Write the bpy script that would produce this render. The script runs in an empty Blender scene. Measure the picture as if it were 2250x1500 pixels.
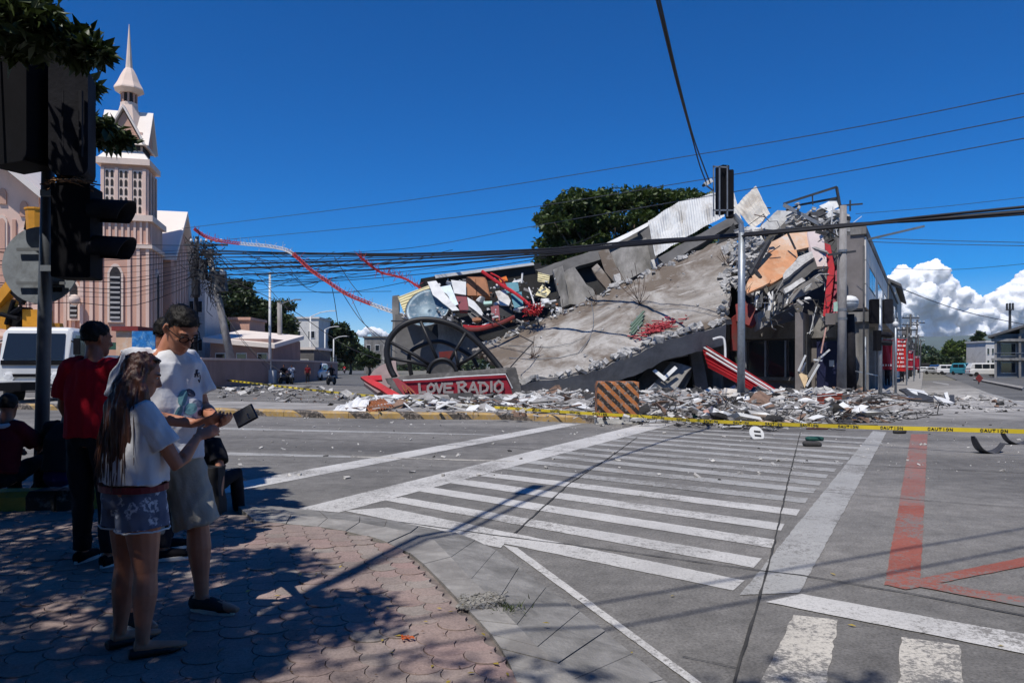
import bpy, bmesh, math, random
import numpy as np
from mathutils import Vector, Matrix, noise, Quaternion

random.seed(7)
SC = bpy.context.scene
COL = SC.collection
V = Vector

# ------------------------------------------------------------------ camera
FPX, HORIZ, CXP, EYE = 1600.0, 805.0, 1125.0, 1.5     # focal length, horizon row, centre column (2250 px wide frame), eye height
cam = bpy.data.cameras.new('camera')
cam.sensor_width = 36.0
cam.lens = 36.0 * FPX / 2250.0
cam.shift_y = (HORIZ - 750.0) / 2250.0
cam.clip_start = 0.05
cam.clip_end = 20000
camo = bpy.data.objects.new('camera', cam)
COL.objects.link(camo)
camo.location = (0, 0, EYE)
camo.rotation_euler = (math.radians(90), 0, 0)
SC.camera = camo

# ------------------------------------------------------------------ sky and sun
SUN_EL = math.radians(62)
SUN_H = V((-0.45, -0.893, 0)).normalized()
SUN = V((SUN_H.x * math.cos(SUN_EL), SUN_H.y * math.cos(SUN_EL), math.sin(SUN_EL)))   # towards the sun
world = bpy.data.worlds.new('World')
SC.world = world
world.use_nodes = True
nt = world.node_tree
bg = nt.nodes['Background']
sky = nt.nodes.new('ShaderNodeTexSky')
sky.sky_type = 'NISHITA'
sky.sun_disc = False
sky.sun_elevation = SUN_EL
sky.sun_rotation = math.atan2(SUN.x, SUN.y)
sky.altitude = 0
sky.air_density = 0.72
sky.dust_density = 0.0
sky.ozone_density = 4.0
hs = nt.nodes.new('ShaderNodeHueSaturation')
hs.inputs['Saturation'].default_value = 1.66
hs.inputs['Hue'].default_value = 0.510
hs.inputs['Value'].default_value = 1.0
nt.links.new(sky.outputs[0], hs.inputs['Color'])
nt.links.new(hs.outputs[0], bg.inputs['Color'])
bg.inputs['Strength'].default_value = 0.126
sl = bpy.data.lights.new('sun', 'SUN')
sl.energy = 4.6
sl.angle = math.radians(0.5)
sl.color = (1.0, 0.955, 0.89)
slo = bpy.data.objects.new('sun', sl)
COL.objects.link(slo)
slo.location = (0, 0, 60)
slo.rotation_euler = (-SUN).to_track_quat('-Z', 'Y').to_euler()

SC.view_settings.view_transform = 'Standard'
SC.view_settings.look = 'None'
SC.view_settings.exposure = 0.0
SC.view_settings.gamma = 1.0
SC.view_settings.use_curve_mapping = False
SC.render.engine = 'CYCLES'
SC.cycles.use_denoising = True
SC.cycles.max_bounces = 6
SC.cycles.diffuse_bounces = 3
SC.cycles.transparent_max_bounces = 8
SC.cycles.caustics_reflective = False
SC.cycles.caustics_refractive = False

# ------------------------------------------------------------------ helpers
def P(px, py, Y):
    """point at distance Y that stands at that place of the 2250 x 1500 photograph"""
    return V(((px - CXP) / FPX * Y, Y, EYE + (HORIZ - py) / FPX * Y))

def G(px, py, z=0.0):
    """point of the horizontal plane at height z"""
    return P(px, py, (EYE - z) * FPX / (py - HORIZ))

def wloc(o):
    w = V((0, 0, 0))
    while o is not None:
        w = w + o.location
        o = o.parent
    return w

class MB:
    def __init__(s):
        s.v, s.f, s.m, s.cur = [], [], [], 0
    def add(s, vs, fs):
        n = len(s.v)
        s.v.extend([tuple(p) for p in vs])
        for f in fs:
            s.f.append(tuple(n + i for i in f))
            s.m.append(s.cur)
        return s
    def box(s, c, d, R=None):
        c = V(c)
        vs = []
        for z in (-.5, .5):
            for x, y in ((-.5, -.5), (.5, -.5), (.5, .5), (-.5, .5)):
                p = V((x * d[0], y * d[1], z * d[2]))
                if R is not None:
                    p = R @ p
                vs.append(c + p)
        return s.add(vs, [(3, 2, 1, 0), (4, 5, 6, 7), (0, 1, 5, 4), (1, 2, 6, 5), (2, 3, 7, 6), (3, 0, 4, 7)])
    def bar(s, a, b, w, h=None, up=(0, 0, 1)):
        a, b = V(a), V(b)
        t = b - a
        L = t.length
        if L < 1e-6:
            return s
        t = t / L
        up = V(up)
        if abs(t.dot(up)) > .98:
            up = V((1, 0, 0))
        x = t.cross(up).normalized()
        z = x.cross(t)
        h = h or w
        R = Matrix((x, t, z)).transposed()
        return s.box((a + b) / 2, (w, L, h), R)
    def prism(s, poly, off):
        n = len(poly)
        off = V(off)
        vs = [V(p) for p in poly] + [V(p) + off for p in poly]
        fs = [tuple(range(n)), tuple(range(2 * n - 1, n - 1, -1))]
        for i in range(n):
            j = (i + 1) % n
            fs.append((i, i + n, j + n, j))
        return s.add(vs, fs)
    def sheet(s, poly):
        return s.add([V(p) for p in poly], [tuple(range(len(poly)))])
    def frames(s, pts, ref=None):
        pts = [V(p) for p in pts]
        n = len(pts)
        out = []
        u = None
        for i in range(n):
            t = (pts[min(i + 1, n - 1)] - pts[max(i - 1, 0)])
            t = t.normalized() if t.length > 1e-9 else V((0, 0, 1))
            if ref is not None:
                u = V(ref) - t * V(ref).dot(t)
                if u.length < 1e-3:
                    u = V((1, 0, .1)) - t * V((1, 0, .1)).dot(t)
            elif u is None:
                r = V((0, 0, 1)) if abs(t.z) < .9 else V((1, 0, 0))
                u = r - t * r.dot(t)
            else:
                u = u - t * u.dot(t)
                if u.length < 1e-4:
                    u = V((1, 0, 0)) - t * t.x
            u = u.normalized()
            out.append((pts[i], u, t.cross(u)))
        return out
    def tube(s, pts, r, seg=6, ref=None, r2=None, cap=True):
        fr = s.frames(pts, ref)
        n = len(fr)
        vs, fs = [], []
        for i, (p, u, w) in enumerate(fr):
            a = r[i] if isinstance(r, (list, tuple)) else r
            b = a if r2 is None else (r2[i] if isinstance(r2, (list, tuple)) else r2)
            for k in range(seg):
                th = 2 * math.pi * k / seg
                vs.append(p + u * (a * math.cos(th)) + w * (b * math.sin(th)))
        for i in range(n - 1):
            for k in range(seg):
                k2 = (k + 1) % seg
                fs.append((i * seg + k, i * seg + k2, (i + 1) * seg + k2, (i + 1) * seg + k))
        if cap:
            fs.append(tuple(range(seg - 1, -1, -1)))
            fs.append(tuple((n - 1) * seg + k for k in range(seg)))
        return s.add(vs, fs)
    def lathe(s, prof, c=(0, 0, 0), seg=16, R=None, sx=1.0, sy=1.0):
        c = V(c)
        vs, fs = [], []
        n = len(prof)
        for r, z in prof:
            for k in range(seg):
                th = 2 * math.pi * k / seg
                p = V((r * math.cos(th) * sx, r * math.sin(th) * sy, z))
                if R is not None:
                    p = R @ p
                vs.append(c + p)
        for i in range(n - 1):
            for k in range(seg):
                k2 = (k + 1) % seg
                fs.append((i * seg + k, i * seg + k2, (i + 1) * seg + k2, (i + 1) * seg + k))
        fs.append(tuple(range(seg - 1, -1, -1)))
        fs.append(tuple((n - 1) * seg + k for k in range(seg)))
        return s.add(vs, fs)
    def ball(s, c, r, seg=10, rings=6, R=None):
        r = (r, r, r) if not isinstance(r, (tuple, list)) else r
        prof = []
        for i in range(rings + 1):
            a = -math.pi / 2 + math.pi * i / rings
            prof.append((max(math.cos(a), .02), math.sin(a)))
        n0 = len(s.v)
        s.lathe(prof, (0, 0, 0), seg)
        for i in range(n0, len(s.v)):
            p = V(s.v[i])
            p = V((p.x * r[0], p.y * r[1], p.z * r[2]))
            if R is not None:
                p = R @ p
            s.v[i] = tuple(p + V(c))
        return s
    def chunk(s, c, d, rng, j=.28):
        R = Matrix.Rotation(rng.uniform(0, 6.28), 3, 'Z') @ Matrix.Rotation(rng.uniform(-.6, .6), 3, 'X') @ Matrix.Rotation(rng.uniform(-.6, .6), 3, 'Y')
        n0 = len(s.v)
        s.box((0, 0, 0), d)
        for i in range(n0, len(s.v)):
            p = V(s.v[i])
            p = V((p.x * rng.uniform(1 - j * 1.6, 1 + j), p.y * rng.uniform(1 - j * 1.6, 1 + j), p.z * rng.uniform(1 - j * 1.4, 1 + j)))
            s.v[i] = tuple(R @ p + V(c))
        return s
    def grid(s, fn, nu, nv):
        vs = [fn(i / nu, j / nv) for j in range(nv + 1) for i in range(nu + 1)]
        fs = []
        for j in range(nv):
            for i in range(nu):
                a = j * (nu + 1) + i
                fs.append((a, a + 1, a + nu + 2, a + nu + 1))
        return s.add(vs, fs)
    def build(s, name, mats, parent=None, smooth=False, kind=None, fix=False):
        if not isinstance(mats, (list, tuple)):
            mats = [mats]
        off = wloc(parent) if parent is not None else V((0, 0, 0))
        me = bpy.data.meshes.new(name)
        vs = s.v
        if off.length > 0:
            vs = [(p[0] - off.x, p[1] - off.y, p[2] - off.z) for p in s.v]
        me.from_pydata(vs, [], s.f)
        for m in mats:
            me.materials.append(m)
        if len(mats) > 1:
            me.polygons.foreach_set('material_index', s.m)
        if smooth:
            me.polygons.foreach_set('use_smooth', [True] * len(me.polygons))
        if fix:
            bm = bmesh.new()
            bm.from_mesh(me)
            bmesh.ops.recalc_face_normals(bm, faces=bm.faces)
            bm.to_mesh(me)
            bm.free()
        me.update()
        o = bpy.data.objects.new(name, me)
        COL.objects.link(o)
        if parent is not None:
            o.parent = parent
        if kind:
            o['kind'] = kind
        return o

def tag(o, label, cat=None, group=None, kind=None):
    o['label'] = label
    if cat:
        o['category'] = cat
    if group:
        o['group'] = group
    if kind:
        o['kind'] = kind
    return o

def thing(name, label, cat, loc=(0, 0, 0), group=None):
    o = bpy.data.objects.new(name, None)
    o.empty_display_size = .2
    COL.objects.link(o)
    o.location = loc
    return tag(o, label, cat, group)

def place(o, parent):
    COL.objects.link(o)
    o.parent = parent
    return o

def copy_tree(o, parent=None):
    c = o.copy()
    COL.objects.link(c)
    c.parent = parent
    for ch in o.children:
        copy_tree(ch, c)
    return c

def one(name, label, cat, mb, m, group=None, smooth=False, loc=None, fix=False):
    """a thing that is a single mesh, its origin at loc"""
    if loc is not None:
        loc = V(loc)
        mb.v = [(p[0] - loc.x, p[1] - loc.y, p[2] - loc.z) for p in mb.v]
    o = mb.build(name, m, None, smooth, fix=fix)
    if loc is not None:
        o.location = loc
    return tag(o, label, cat, group)

# ------------------------------------------------------------------ materials
MATS = {}
def nodes_of(name):
    m = bpy.data.materials.new(name)
    m.use_nodes = True
    t = m.node_tree
    b = t.nodes['Principled BSDF']
    return m, t, b

def _noise(t, vec, scale, detail=4, rough=.6, dist=0.0):
    n = t.nodes.new('ShaderNodeTexNoise')
    n.inputs['Scale'].default_value = scale
    n.inputs['Detail'].default_value = detail
    n.inputs['Roughness'].default_value = rough
    n.inputs['Distortion'].default_value = dist
    if vec is not None:
        t.links.new(vec, n.inputs['Vector'])
    return n

def _ramp(t, fac, stops):
    r = t.nodes.new('ShaderNodeValToRGB')
    el = r.color_ramp.elements
    while len(el) < len(stops):
        el.new(.5)
    for e, (p, c) in zip(el, stops):
        e.position = p
        e.color = c if len(c) == 4 else (*c, 1)
    t.links.new(fac, r.inputs[0])
    return r

def _mix(t, fac, a, b, mode='MIX'):
    n = t.nodes.new('ShaderNodeMix')
    n.data_type = 'RGBA'
    n.blend_type = mode
    for sock, val in ((n.inputs[0], fac), (n.inputs[6], a), (n.inputs[7], b)):
        if hasattr(val, 'is_output') or hasattr(val, 'links'):
            t.links.new(val, sock)
        elif isinstance(val, (int, float)):
            sock.default_value = val
        else:
            sock.default_value = (*val[:3], 1)
    return n.outputs[2]

def _math(t, op, a, b=None, clamp=False):
    n = t.nodes.new('ShaderNodeMath')
    n.operation = op
    n.use_clamp = clamp
    for i, val in ((0, a), (1, b)):
        if val is None:
            continue
        if hasattr(val, 'links'):
            t.links.new(val, n.inputs[i])
        else:
            n.inputs[i].default_value = val
    return n.outputs[0]

def _coord(t, which='Object', scale=None, rot=None):
    c = t.nodes.new('ShaderNodeTexCoord')
    out = c.outputs[which]
    if scale or rot:
        mp = t.nodes.new('ShaderNodeMapping')
        if scale:
            mp.inputs['Scale'].default_value = scale
        if rot:
            mp.inputs['Rotation'].default_value = rot
        t.links.new(out, mp.inputs['Vector'])
        out = mp.outputs[0]
    return out

def mat(name, col, rough=.8, metal=0.0, var=.22, vs=2.5, bump=.2, bs=25, dirt=None, da=.5, ds=1.2, spec=.35, streak=False):
    if name in MATS:
        return MATS[name]
    m, t, b = nodes_of(name)
    co = _coord(t)
    n1 = _noise(t, co, vs, 6, .65)
    lo = tuple(max(0, c * (1 - var)) for c in col)
    hi = tuple(min(1, c * (1 + var)) for c in col)
    r1 = _ramp(t, n1.outputs['Fac'], [(.3, lo), (.7, hi)])
    out = r1.outputs[0]
    if dirt is not None:
        dco = _coord(t, 'Object', (1, 1, .25)) if streak else co
        n2 = _noise(t, dco, ds, 8, .7, .4)
        r2 = _ramp(t, n2.outputs['Fac'], [(.62 - da * .35, (0, 0, 0)), (.78 - da * .2, (1, 1, 1))])
        out = _mix(t, r2.outputs[0], out, dirt)
    t.links.new(out, b.inputs['Base Color'])
    b.inputs['Roughness'].default_value = rough
    b.inputs['Metallic'].default_value = metal
    b.inputs['Specular IOR Level'].default_value = spec
    if bump:
        n3 = _noise(t, co, bs, 5, .6)
        bp = t.nodes.new('ShaderNodeBump')
        bp.inputs['Strength'].default_value = bump
        bp.inputs['Distance'].default_value = .02
        t.links.new(n3.outputs['Fac'], bp.inputs['Height'])
        t.links.new(bp.outputs[0], b.inputs['Normal'])
    MATS[name] = m
    return m

def leaf_mat(name, col, trans=.25, hue=.3):
    m, t, b = nodes_of(name)
    co = _coord(t)
    n1 = _noise(t, co, 1.3, 3)
    lo = tuple(c * (1 - hue) for c in col)
    hi = (col[0] * (1 + hue * 1.5), col[1] * (1 + hue), col[2] * (1 + hue * .4))
    r = _ramp(t, n1.outputs['Fac'], [(.35, lo), (.65, hi)])
    t.links.new(r.outputs[0], b.inputs['Base Color'])
    b.inputs['Roughness'].default_value = .5
    b.inputs['Specular IOR Level'].default_value = .4
    tr = t.nodes.new('ShaderNodeBsdfTranslucent')
    t.links.new(r.outputs[0], tr.inputs['Color'])
    mx = t.nodes.new('ShaderNodeMixShader')
    mx.inputs[0].default_value = trans
    t.links.new(b.outputs[0], mx.inputs[1])
    t.links.new(tr.outputs[0], mx.inputs[2])
    t.links.new(mx.outputs[0], t.nodes['Material Output'].inputs['Surface'])
    MATS[name] = m
    return m

def glass_mat(name, col=(.02, .025, .03), rough=.06):
    if name in MATS:
        return MATS[name]
    m, t, b = nodes_of(name)
    b.inputs['Base Color'].default_value = (*col, 1)
    b.inputs['Roughness'].default_value = rough
    b.inputs['Specular IOR Level'].default_value = .6
    MATS[name] = m
    return m

def road_mat(name, col, dust=True, groove=True):
    m, t, b = nodes_of(name)
    co = _coord(t)
    big = _noise(t, co, .35, 6, .65)
    r = _ramp(t, big.outputs['Fac'], [(.3, tuple(c * .74 for c in col)), (.72, tuple(c * 1.18 for c in col))])
    fine = _noise(t, co, 55, 4, .75)
    rf = _ramp(t, fine.outputs['Fac'], [(.25, (.42, .42, .42)), (.5, (1, 1, 1)), (.78, (1.55, 1.55, 1.55))])
    out = _mix(t, 1.0, r.outputs[0], rf.outputs[0], 'MULTIPLY')
    st = _noise(t, co, 1.1, 8, .75, 1.0)
    rs = _ramp(t, st.outputs['Fac'], [(.58, (0, 0, 0)), (.72, (.55, .55, .55))])
    out = _mix(t, rs.outputs[0], out, tuple(c * .5 for c in col))
    pt_ = _noise(t, _coord(t, 'Object', (.25, .9, 1), (0, 0, .55)), .55, 5, .6, .3)
    rp = _ramp(t, pt_.outputs['Fac'], [(.36, (.72, .72, .73)), (.5, (1, 1, 1)), (.66, (1.22, 1.21, 1.2))])
    out = _mix(t, 1.0, out, rp.outputs[0], 'MULTIPLY')
    mid = _noise(t, co, 4.5, 8, .75, .2)
    rm = _ramp(t, mid.outputs['Fac'], [(.3, (.7, .7, .7)), (.7, (1.27, 1.27, 1.27))])
    out = _mix(t, 1.0, out, rm.outputs[0], 'MULTIPLY')
    if dust:
        g = t.nodes.new('ShaderNodeNewGeometry')
        sp = t.nodes.new('ShaderNodeSeparateXYZ')
        t.links.new(g.outputs['Position'], sp.inputs[0])
        a = _math(t, 'SUBTRACT', sp.outputs['Y'], 17.5)
        a = _math(t, 'MULTIPLY', a, .11, True)
        x = _math(t, 'ADD', sp.outputs['X'], 7.0)
        x = _math(t, 'MULTIPLY', x, .12, True)
        a = _math(t, 'MULTIPLY', a, x)
        f = _math(t, 'SUBTRACT', 62.0, sp.outputs['Y'])
        f = _math(t, 'MULTIPLY', f, .05, True)
        a = _math(t, 'MULTIPLY', a, f)
        dn = _noise(t, co, .9, 9, .72, .6)
        rd = _ramp(t, dn.outputs['Fac'], [(.36, (0, 0, 0)), (.62, (1, 1, 1))])
        a = _math(t, 'MULTIPLY', a, rd.outputs[0])
        out = _mix(t, a, out, (.46, .44, .41))
        dn2 = _noise(t, co, 14, 6, .8)
        rd2 = _ramp(t, dn2.outputs['Fac'], [(.67, (0, 0, 0)), (.72, (.8, .8, .8))])
        out = _mix(t, rd2.outputs[0], out, (.3, .29, .28))
    t.links.new(out, b.inputs['Base Color'])
    b.inputs['Roughness'].default_value = .88
    b.inputs['Specular IOR Level'].default_value = .25
    bp = t.nodes.new('ShaderNodeBump')
    bp.inputs['Strength'].default_value = .5
    bp.inputs['Distance'].default_value = .008
    h = fine.outputs['Fac']
    if groove:
        w = t.nodes.new('ShaderNodeTexWave')
        w.inputs['Scale'].default_value = 9
        w.inputs['Distortion'].default_value = 1.5
        w.inputs['Detail'].default_value = 2
        rc = _coord(t, 'Object', None, (0, 0, .5))
        t.links.new(rc, w.inputs['Vector'])
        h = _math(t, 'ADD', _math(t, 'MULTIPLY', w.outputs['Fac'], .5), h)
    t.links.new(h, bp.inputs['Height'])
    t.links.new(bp.outputs[0], b.inputs['Normal'])
    MATS[name] = m
    return m

def paint_mat(name, col, under, wear=.5, scale=9):
    m, t, b = nodes_of(name)
    co = _coord(t)
    n = _noise(t, co, scale, 10, .78, .3)
    nl = _noise(t, co, .8, 5, .6)
    nk = _noise(t, co, 48, 6, .8)
    nb_ = _math(t, 'ADD', _math(t, 'MULTIPLY', n.outputs['Fac'], .5), _math(t, 'MULTIPLY', nk.outputs['Fac'], .5))
    nf = _math(t, 'ADD', nb_, _math(t, 'MULTIPLY', _math(t, 'SUBTRACT', nl.outputs['Fac'], .5), .45))
    r = _ramp(t, nf, [(wear - .02, (0, 0, 0)), (wear + .045, (1, 1, 1))])
    n2 = _noise(t, co, 1.2, 5)
    r2 = _ramp(t, n2.outputs['Fac'], [(.3, tuple(c * .72 for c in col)), (.7, col)])
    n3 = _noise(t, co, 60, 4, .8)
    r3 = _ramp(t, n3.outputs['Fac'], [(.33, (.62, .62, .62)), (.5, (1, 1, 1))])
    pc = _mix(t, 1.0, r2.outputs[0], r3.outputs[0], 'MULTIPLY')
    out = _mix(t, r.outputs[0], under, pc)
    t.links.new(out, b.inputs['Base Color'])
    b.inputs['Roughness'].default_value = .8
    b.inputs['Specular IOR Level'].default_value = .25
    MATS[name] = m
    return m
# ================================================================== ground, roads, pavements
RCOL = (.176, .168, .157)
M_road = road_mat('road_concrete', RCOL)
M_asph = road_mat('far_asphalt', (.13, .128, .124), False, False)
M_earth = mat('earth', (.16, .15, .12), .95, var=.3, vs=.05, bump=0)
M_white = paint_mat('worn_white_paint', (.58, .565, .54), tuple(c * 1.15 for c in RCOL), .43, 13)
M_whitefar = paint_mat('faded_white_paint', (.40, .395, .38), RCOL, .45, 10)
M_ghost = paint_mat('scraped_white_paint', (.60, .56, .49), RCOL, .505, 16)
M_redp = paint_mat('worn_red_paint', (.33, .105, .075), RCOL, .45, 16)
M_redfar = paint_mat('dusty_red_paint', (.31, .14, .115), RCOL, .46, 12)
M_joint = mat('tar_joint', (.045, .043, .04), .9, var=.4, bump=0)

mb = MB(); S = 7900
mb.sheet([(-S, -90, -.06), (S, -90, -.06), (S, 8400, -.06), (-S, 8400, -.06)])
ground = mb.build('ground', M_earth, kind='structure'); ground['label'] = 'bare flat ground reaching to the horizon'
mb = MB()
mb.sheet([(-70, -12, 0), (60, -12, 0), (90, 60, 0), (90, 78, 0), (-70, 78, 0)])
road = mb.build('road', M_road, kind='structure'); road['label'] = 'grey concrete road of the crossing'
# the two streets that leave the crossing
DR = V((.4923, .8704, 0)); NR = V((.8704, -.4923, 0))       # the street on the right runs along DR
mb = MB()
a = V((24, 36, .004))
mb.sheet([a - DR * 4, a + NR * 26 - DR * 4, a + NR * 26 + DR * 700, a + DR * 700])
o = mb.build('street', M_asph, kind='structure'); o['label'] = 'asphalt street running away past the standing shops'
mb = MB()
mb.sheet([G(640, 842, .006), G(815, 845, .006), P(800, 810, 400) * 1, P(760, 810, 400) * 1])
for i in (2, 3):
    mb.v[i] = (mb.v[i][0], mb.v[i][1], .006)
o = mb.build('side_street', M_asph, kind='structure'); o['label'] = 'asphalt side street behind the leaning pole'

def marking(name, pts, m, z=.004, label=None):
    mb = MB()
    poly = [G(x, y, z) for x, y in pts]
    mb.sheet(poly)
    o = mb.build(name, m, road)
    if label:
        o['label'] = label
    return o

def ragged(name, pts, m, z=.004, step=.09, amp=.006, label=None):
    """quad strip with a slightly uneven outline; pts = a,b (one long edge) c,d (other long edge, same direction)"""
    a, b, c, d = [G(x, y, z) for x, y in pts]
    n = max(3, int((b - a).length / step))
    mb = MB()
    rng = random.Random(hash(pts) & 0xffff)
    vs = []
    for i in range(n + 1):
        t = i / n
        p, q = a.lerp(b, t), c.lerp(d, t)
        w = (q - p).normalized()
        vs += [p + w * rng.uniform(-amp, amp), q + w * rng.uniform(-amp, amp)]
    mb.add(vs, [(2 * i, 2 * i + 1, 2 * i + 3, 2 * i + 2) for i in range(n)])
    o = mb.build(name, m, road)
    if label:
        o['label'] = label
    return o

ragged('lane_line', ((470, 1068), (1235, 930), (470, 1088), (1282, 930)), M_white, label='long white line from the seated people to the barrier')
ragged('lane_line', ((655, 1117), (1415, 930), (745, 1125), (1482, 931)), M_white, label='white line bounding the zebra crossing')
bars = [((757, 1121), (850, 1114), (1636, 1274), (1611, 1296)),
        ((843, 1098), (882, 1091), (1674, 1226), (1656, 1246)),
        ((922, 1079), (950, 1070), (1704, 1185), (1697, 1203)),
        ((990, 1061), (1016, 1052), (1724, 1150), (1716, 1165)),
        ((1054, 1045), (1078, 1038), (1758, 1119), (1750, 1132)),
        ((1107, 1030), (1128, 1024), (1776, 1094), (1769, 1105)),
        ((1156, 1017), (1175, 1011), (1794, 1073), (1787, 1083)),
        ((1207, 1005), (1222, 1000), (1806, 1057), (1800, 1066)),
        ((1239, 996), (1254, 991), (1820, 1042), (1815, 1050)),
        ((1275, 986), (1289, 982), (1838, 1029), (1833, 1036)),
        ((1309, 977), (1320, 973), (1854, 1016), (1849, 1022)),
        ((1343, 968.5), (1352, 965), (1868, 1004), (1864, 1010)),
        ((1373, 961), (1381, 958), (1881, 993), (1877, 998)),
        ((1399, 954), (1407, 951.5), (1893, 982), (1889, 986.5)),
        ((1424, 947), (1431, 945), (1903, 971), (1899, 975)),
        ((1445, 941), (1451, 939), (1912, 960.5), (1909, 964))]
for i, (l0, l1, r1, r0) in enumerate(bars):
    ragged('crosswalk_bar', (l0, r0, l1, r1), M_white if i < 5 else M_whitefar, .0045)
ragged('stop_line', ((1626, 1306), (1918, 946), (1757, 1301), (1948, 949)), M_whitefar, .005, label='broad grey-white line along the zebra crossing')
ragged('stop_line', ((1760, 1304), (2330, 1406), (1683, 1321), (2330, 1450)), M_white, .0065)
ragged('edge_line', ((1105, 1196), (1600, 1560), (1136, 1202), (1680, 1600)), M_white, .006, label='white edge line beside the kerb')
ragged('edge_line', ((520, 1108), (900, 1152), (520, 1113), (880, 1158)), M_white, .0055)
ragged('edge_line', ((900, 1152), (1110, 1192), (880, 1158), (1100, 1203)), M_white, .0055)
ragged('scraped_bar', ((1744, 1350), (1600, 1640), (1841, 1360), (1790, 1640)), M_ghost, .004, .08, .008)
ragged('scraped_bar', ((1979, 1398), (1970, 1640), (2107, 1416), (2130, 1640)), M_ghost, .004, .08, .008)
ragged('red_line', ((2002, 953), (1975, 1110), (2038, 953), (2031, 1110)), M_redfar, .005)
ragged('red_line', ((1975, 1110), (1943, 1284), (2031, 1110), (2021, 1284)), M_redp, .005, label='faded red lane line on the road')
ragged('red_line', ((1950, 1284), (2350, 1203), (1990, 1294), (2350, 1224)), M_redp, .0065)
ragged('red_line', ((2040, 1276), (2350, 1326), (2020, 1288), (2350, 1350)), M_redp, .008)
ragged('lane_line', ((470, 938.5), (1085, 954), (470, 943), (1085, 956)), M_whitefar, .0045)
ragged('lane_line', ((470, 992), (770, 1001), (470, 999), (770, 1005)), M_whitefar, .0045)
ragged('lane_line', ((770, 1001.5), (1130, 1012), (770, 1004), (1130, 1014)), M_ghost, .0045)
ragged('lane_line', ((2144, 858), (2330, 915), (2150, 857), (2330, 908)), M_whitefar, .008)
ragged('lane_line', ((2050, 838), (2085, 843), (2050, 840), (2085, 846)), M_whitefar, .008)

def joint(pts, w=.022, z=.009):
    mb = MB()
    ps = [G(x, y, z) for x, y in pts]
    rng = random.Random(len(pts) * 31 + int(pts[0][0]))
    fine = []
    for p, q in zip(ps[:-1], ps[1:]):
        n = max(2, int((q - p).length / .15))
        for i in range(n):
            t = p.lerp(q, i / n)
            fine.append(t + V((rng.uniform(-.005, .005), rng.uniform(-.005, .005), 0)))
    fine.append(ps[-1])
    vs = []
    for i, p in enumerate(fine):
        t = (fine[min(i + 1, len(fine) - 1)] - fine[max(i - 1, 0)]).normalized()
        s = V((t.y, -t.x, 0)) * w * rng.uniform(.18, .48)
        vs += [p - s, p + s]
    mb.add(vs, [(2 * i, 2 * i + 1, 2 * i + 3, 2 * i + 2) for i in range(len(fine) - 1)])
    return mb.build('expansion_joint', M_joint, road)

joint([(860, 1143), (1100, 1176), (1360, 1209), (1672, 1252), (1760, 1262)])
joint([(1760, 1262), (2000, 1302), (2330, 1366)])
joint([(560, 958), (1100, 982), (1500, 1006), (1764, 1015), (2330, 1042)], .03)
joint([(1759, 948), (1729, 1068), (1698, 1206), (1668, 1316), (1621, 1466), (1590, 1600)])
joint([(1131, 1170), (1250, 1062), (1335, 1007), (1400, 960)], .026)
joint([(1757, 1075), (2050, 1100), (2330, 1120)], .016)
joint([(480, 1012), (760, 1018), (1060, 1030)], .014)
joint([(1500, 1440), (1621, 1466)], .012)

# ------------------------------------------------------------------ the corner pavement the people stand on
M_bed = mat('paver_bed', (.17, .142, .128), .95, var=.6, vs=5)
M_conc = mat('kerb_concrete', (.30, .285, .265), .9, var=.22, vs=4, bump=.5, bs=60, dirt=(.16, .15, .14), da=.55, ds=2.2)
M_conc2 = mat('apron_concrete', (.25, .24, .225), .9, var=.25, vs=5, bump=.6, bs=50, dirt=(.13, .125, .115), da=.6, ds=3)

m, t, b = nodes_of('pink_paver')
co = _coord(t, 'Object')
oi = t.nodes.new('ShaderNodeObjectInfo')
r = _ramp(t, oi.outputs['Random'], [(0, (.275, .205, .185)), (.3, (.305, .235, .21)), (.55, (.285, .25, .225)), (.8, (.325, .23, .21)), (1, (.26, .22, .197))])
g = t.nodes.new('ShaderNodeNewGeometry')
n = _noise(t, g.outputs['Position'], 1.4, 7, .7)
rn = _ramp(t, n.outputs['Fac'], [(.28, (.60, .60, .60)), (.5, (.95, .94, .93)), (.72, (1.2, 1.16, 1.14))])
c1 = _mix(t, 1.0, r.outputs[0], rn.outputs[0], 'MULTIPLY')
n = _noise(t, g.outputs['Position'], 75, 4, .75)
rn = _ramp(t, n.outputs['Fac'], [(.3, (.66, .66, .66)), (.7, (1.2, 1.2, 1.2))])
c1 = _mix(t, 1.0, c1, rn.outputs[0], 'MULTIPLY')
t.links.new(c1, b.inputs['Base Color'])
b.inputs['Roughness'].default_value = .9
b.inputs['Specular IOR Level'].default_value = .2
bp = t.nodes.new('ShaderNodeBump'); bp.inputs['Strength'].default_value = .4; bp.inputs['Distance'].default_value = .006
t.links.new(n.outputs['Fac'], bp.inputs['Height']); t.links.new(bp.outputs[0], b.inputs['Normal'])
M_paver = m

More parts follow.
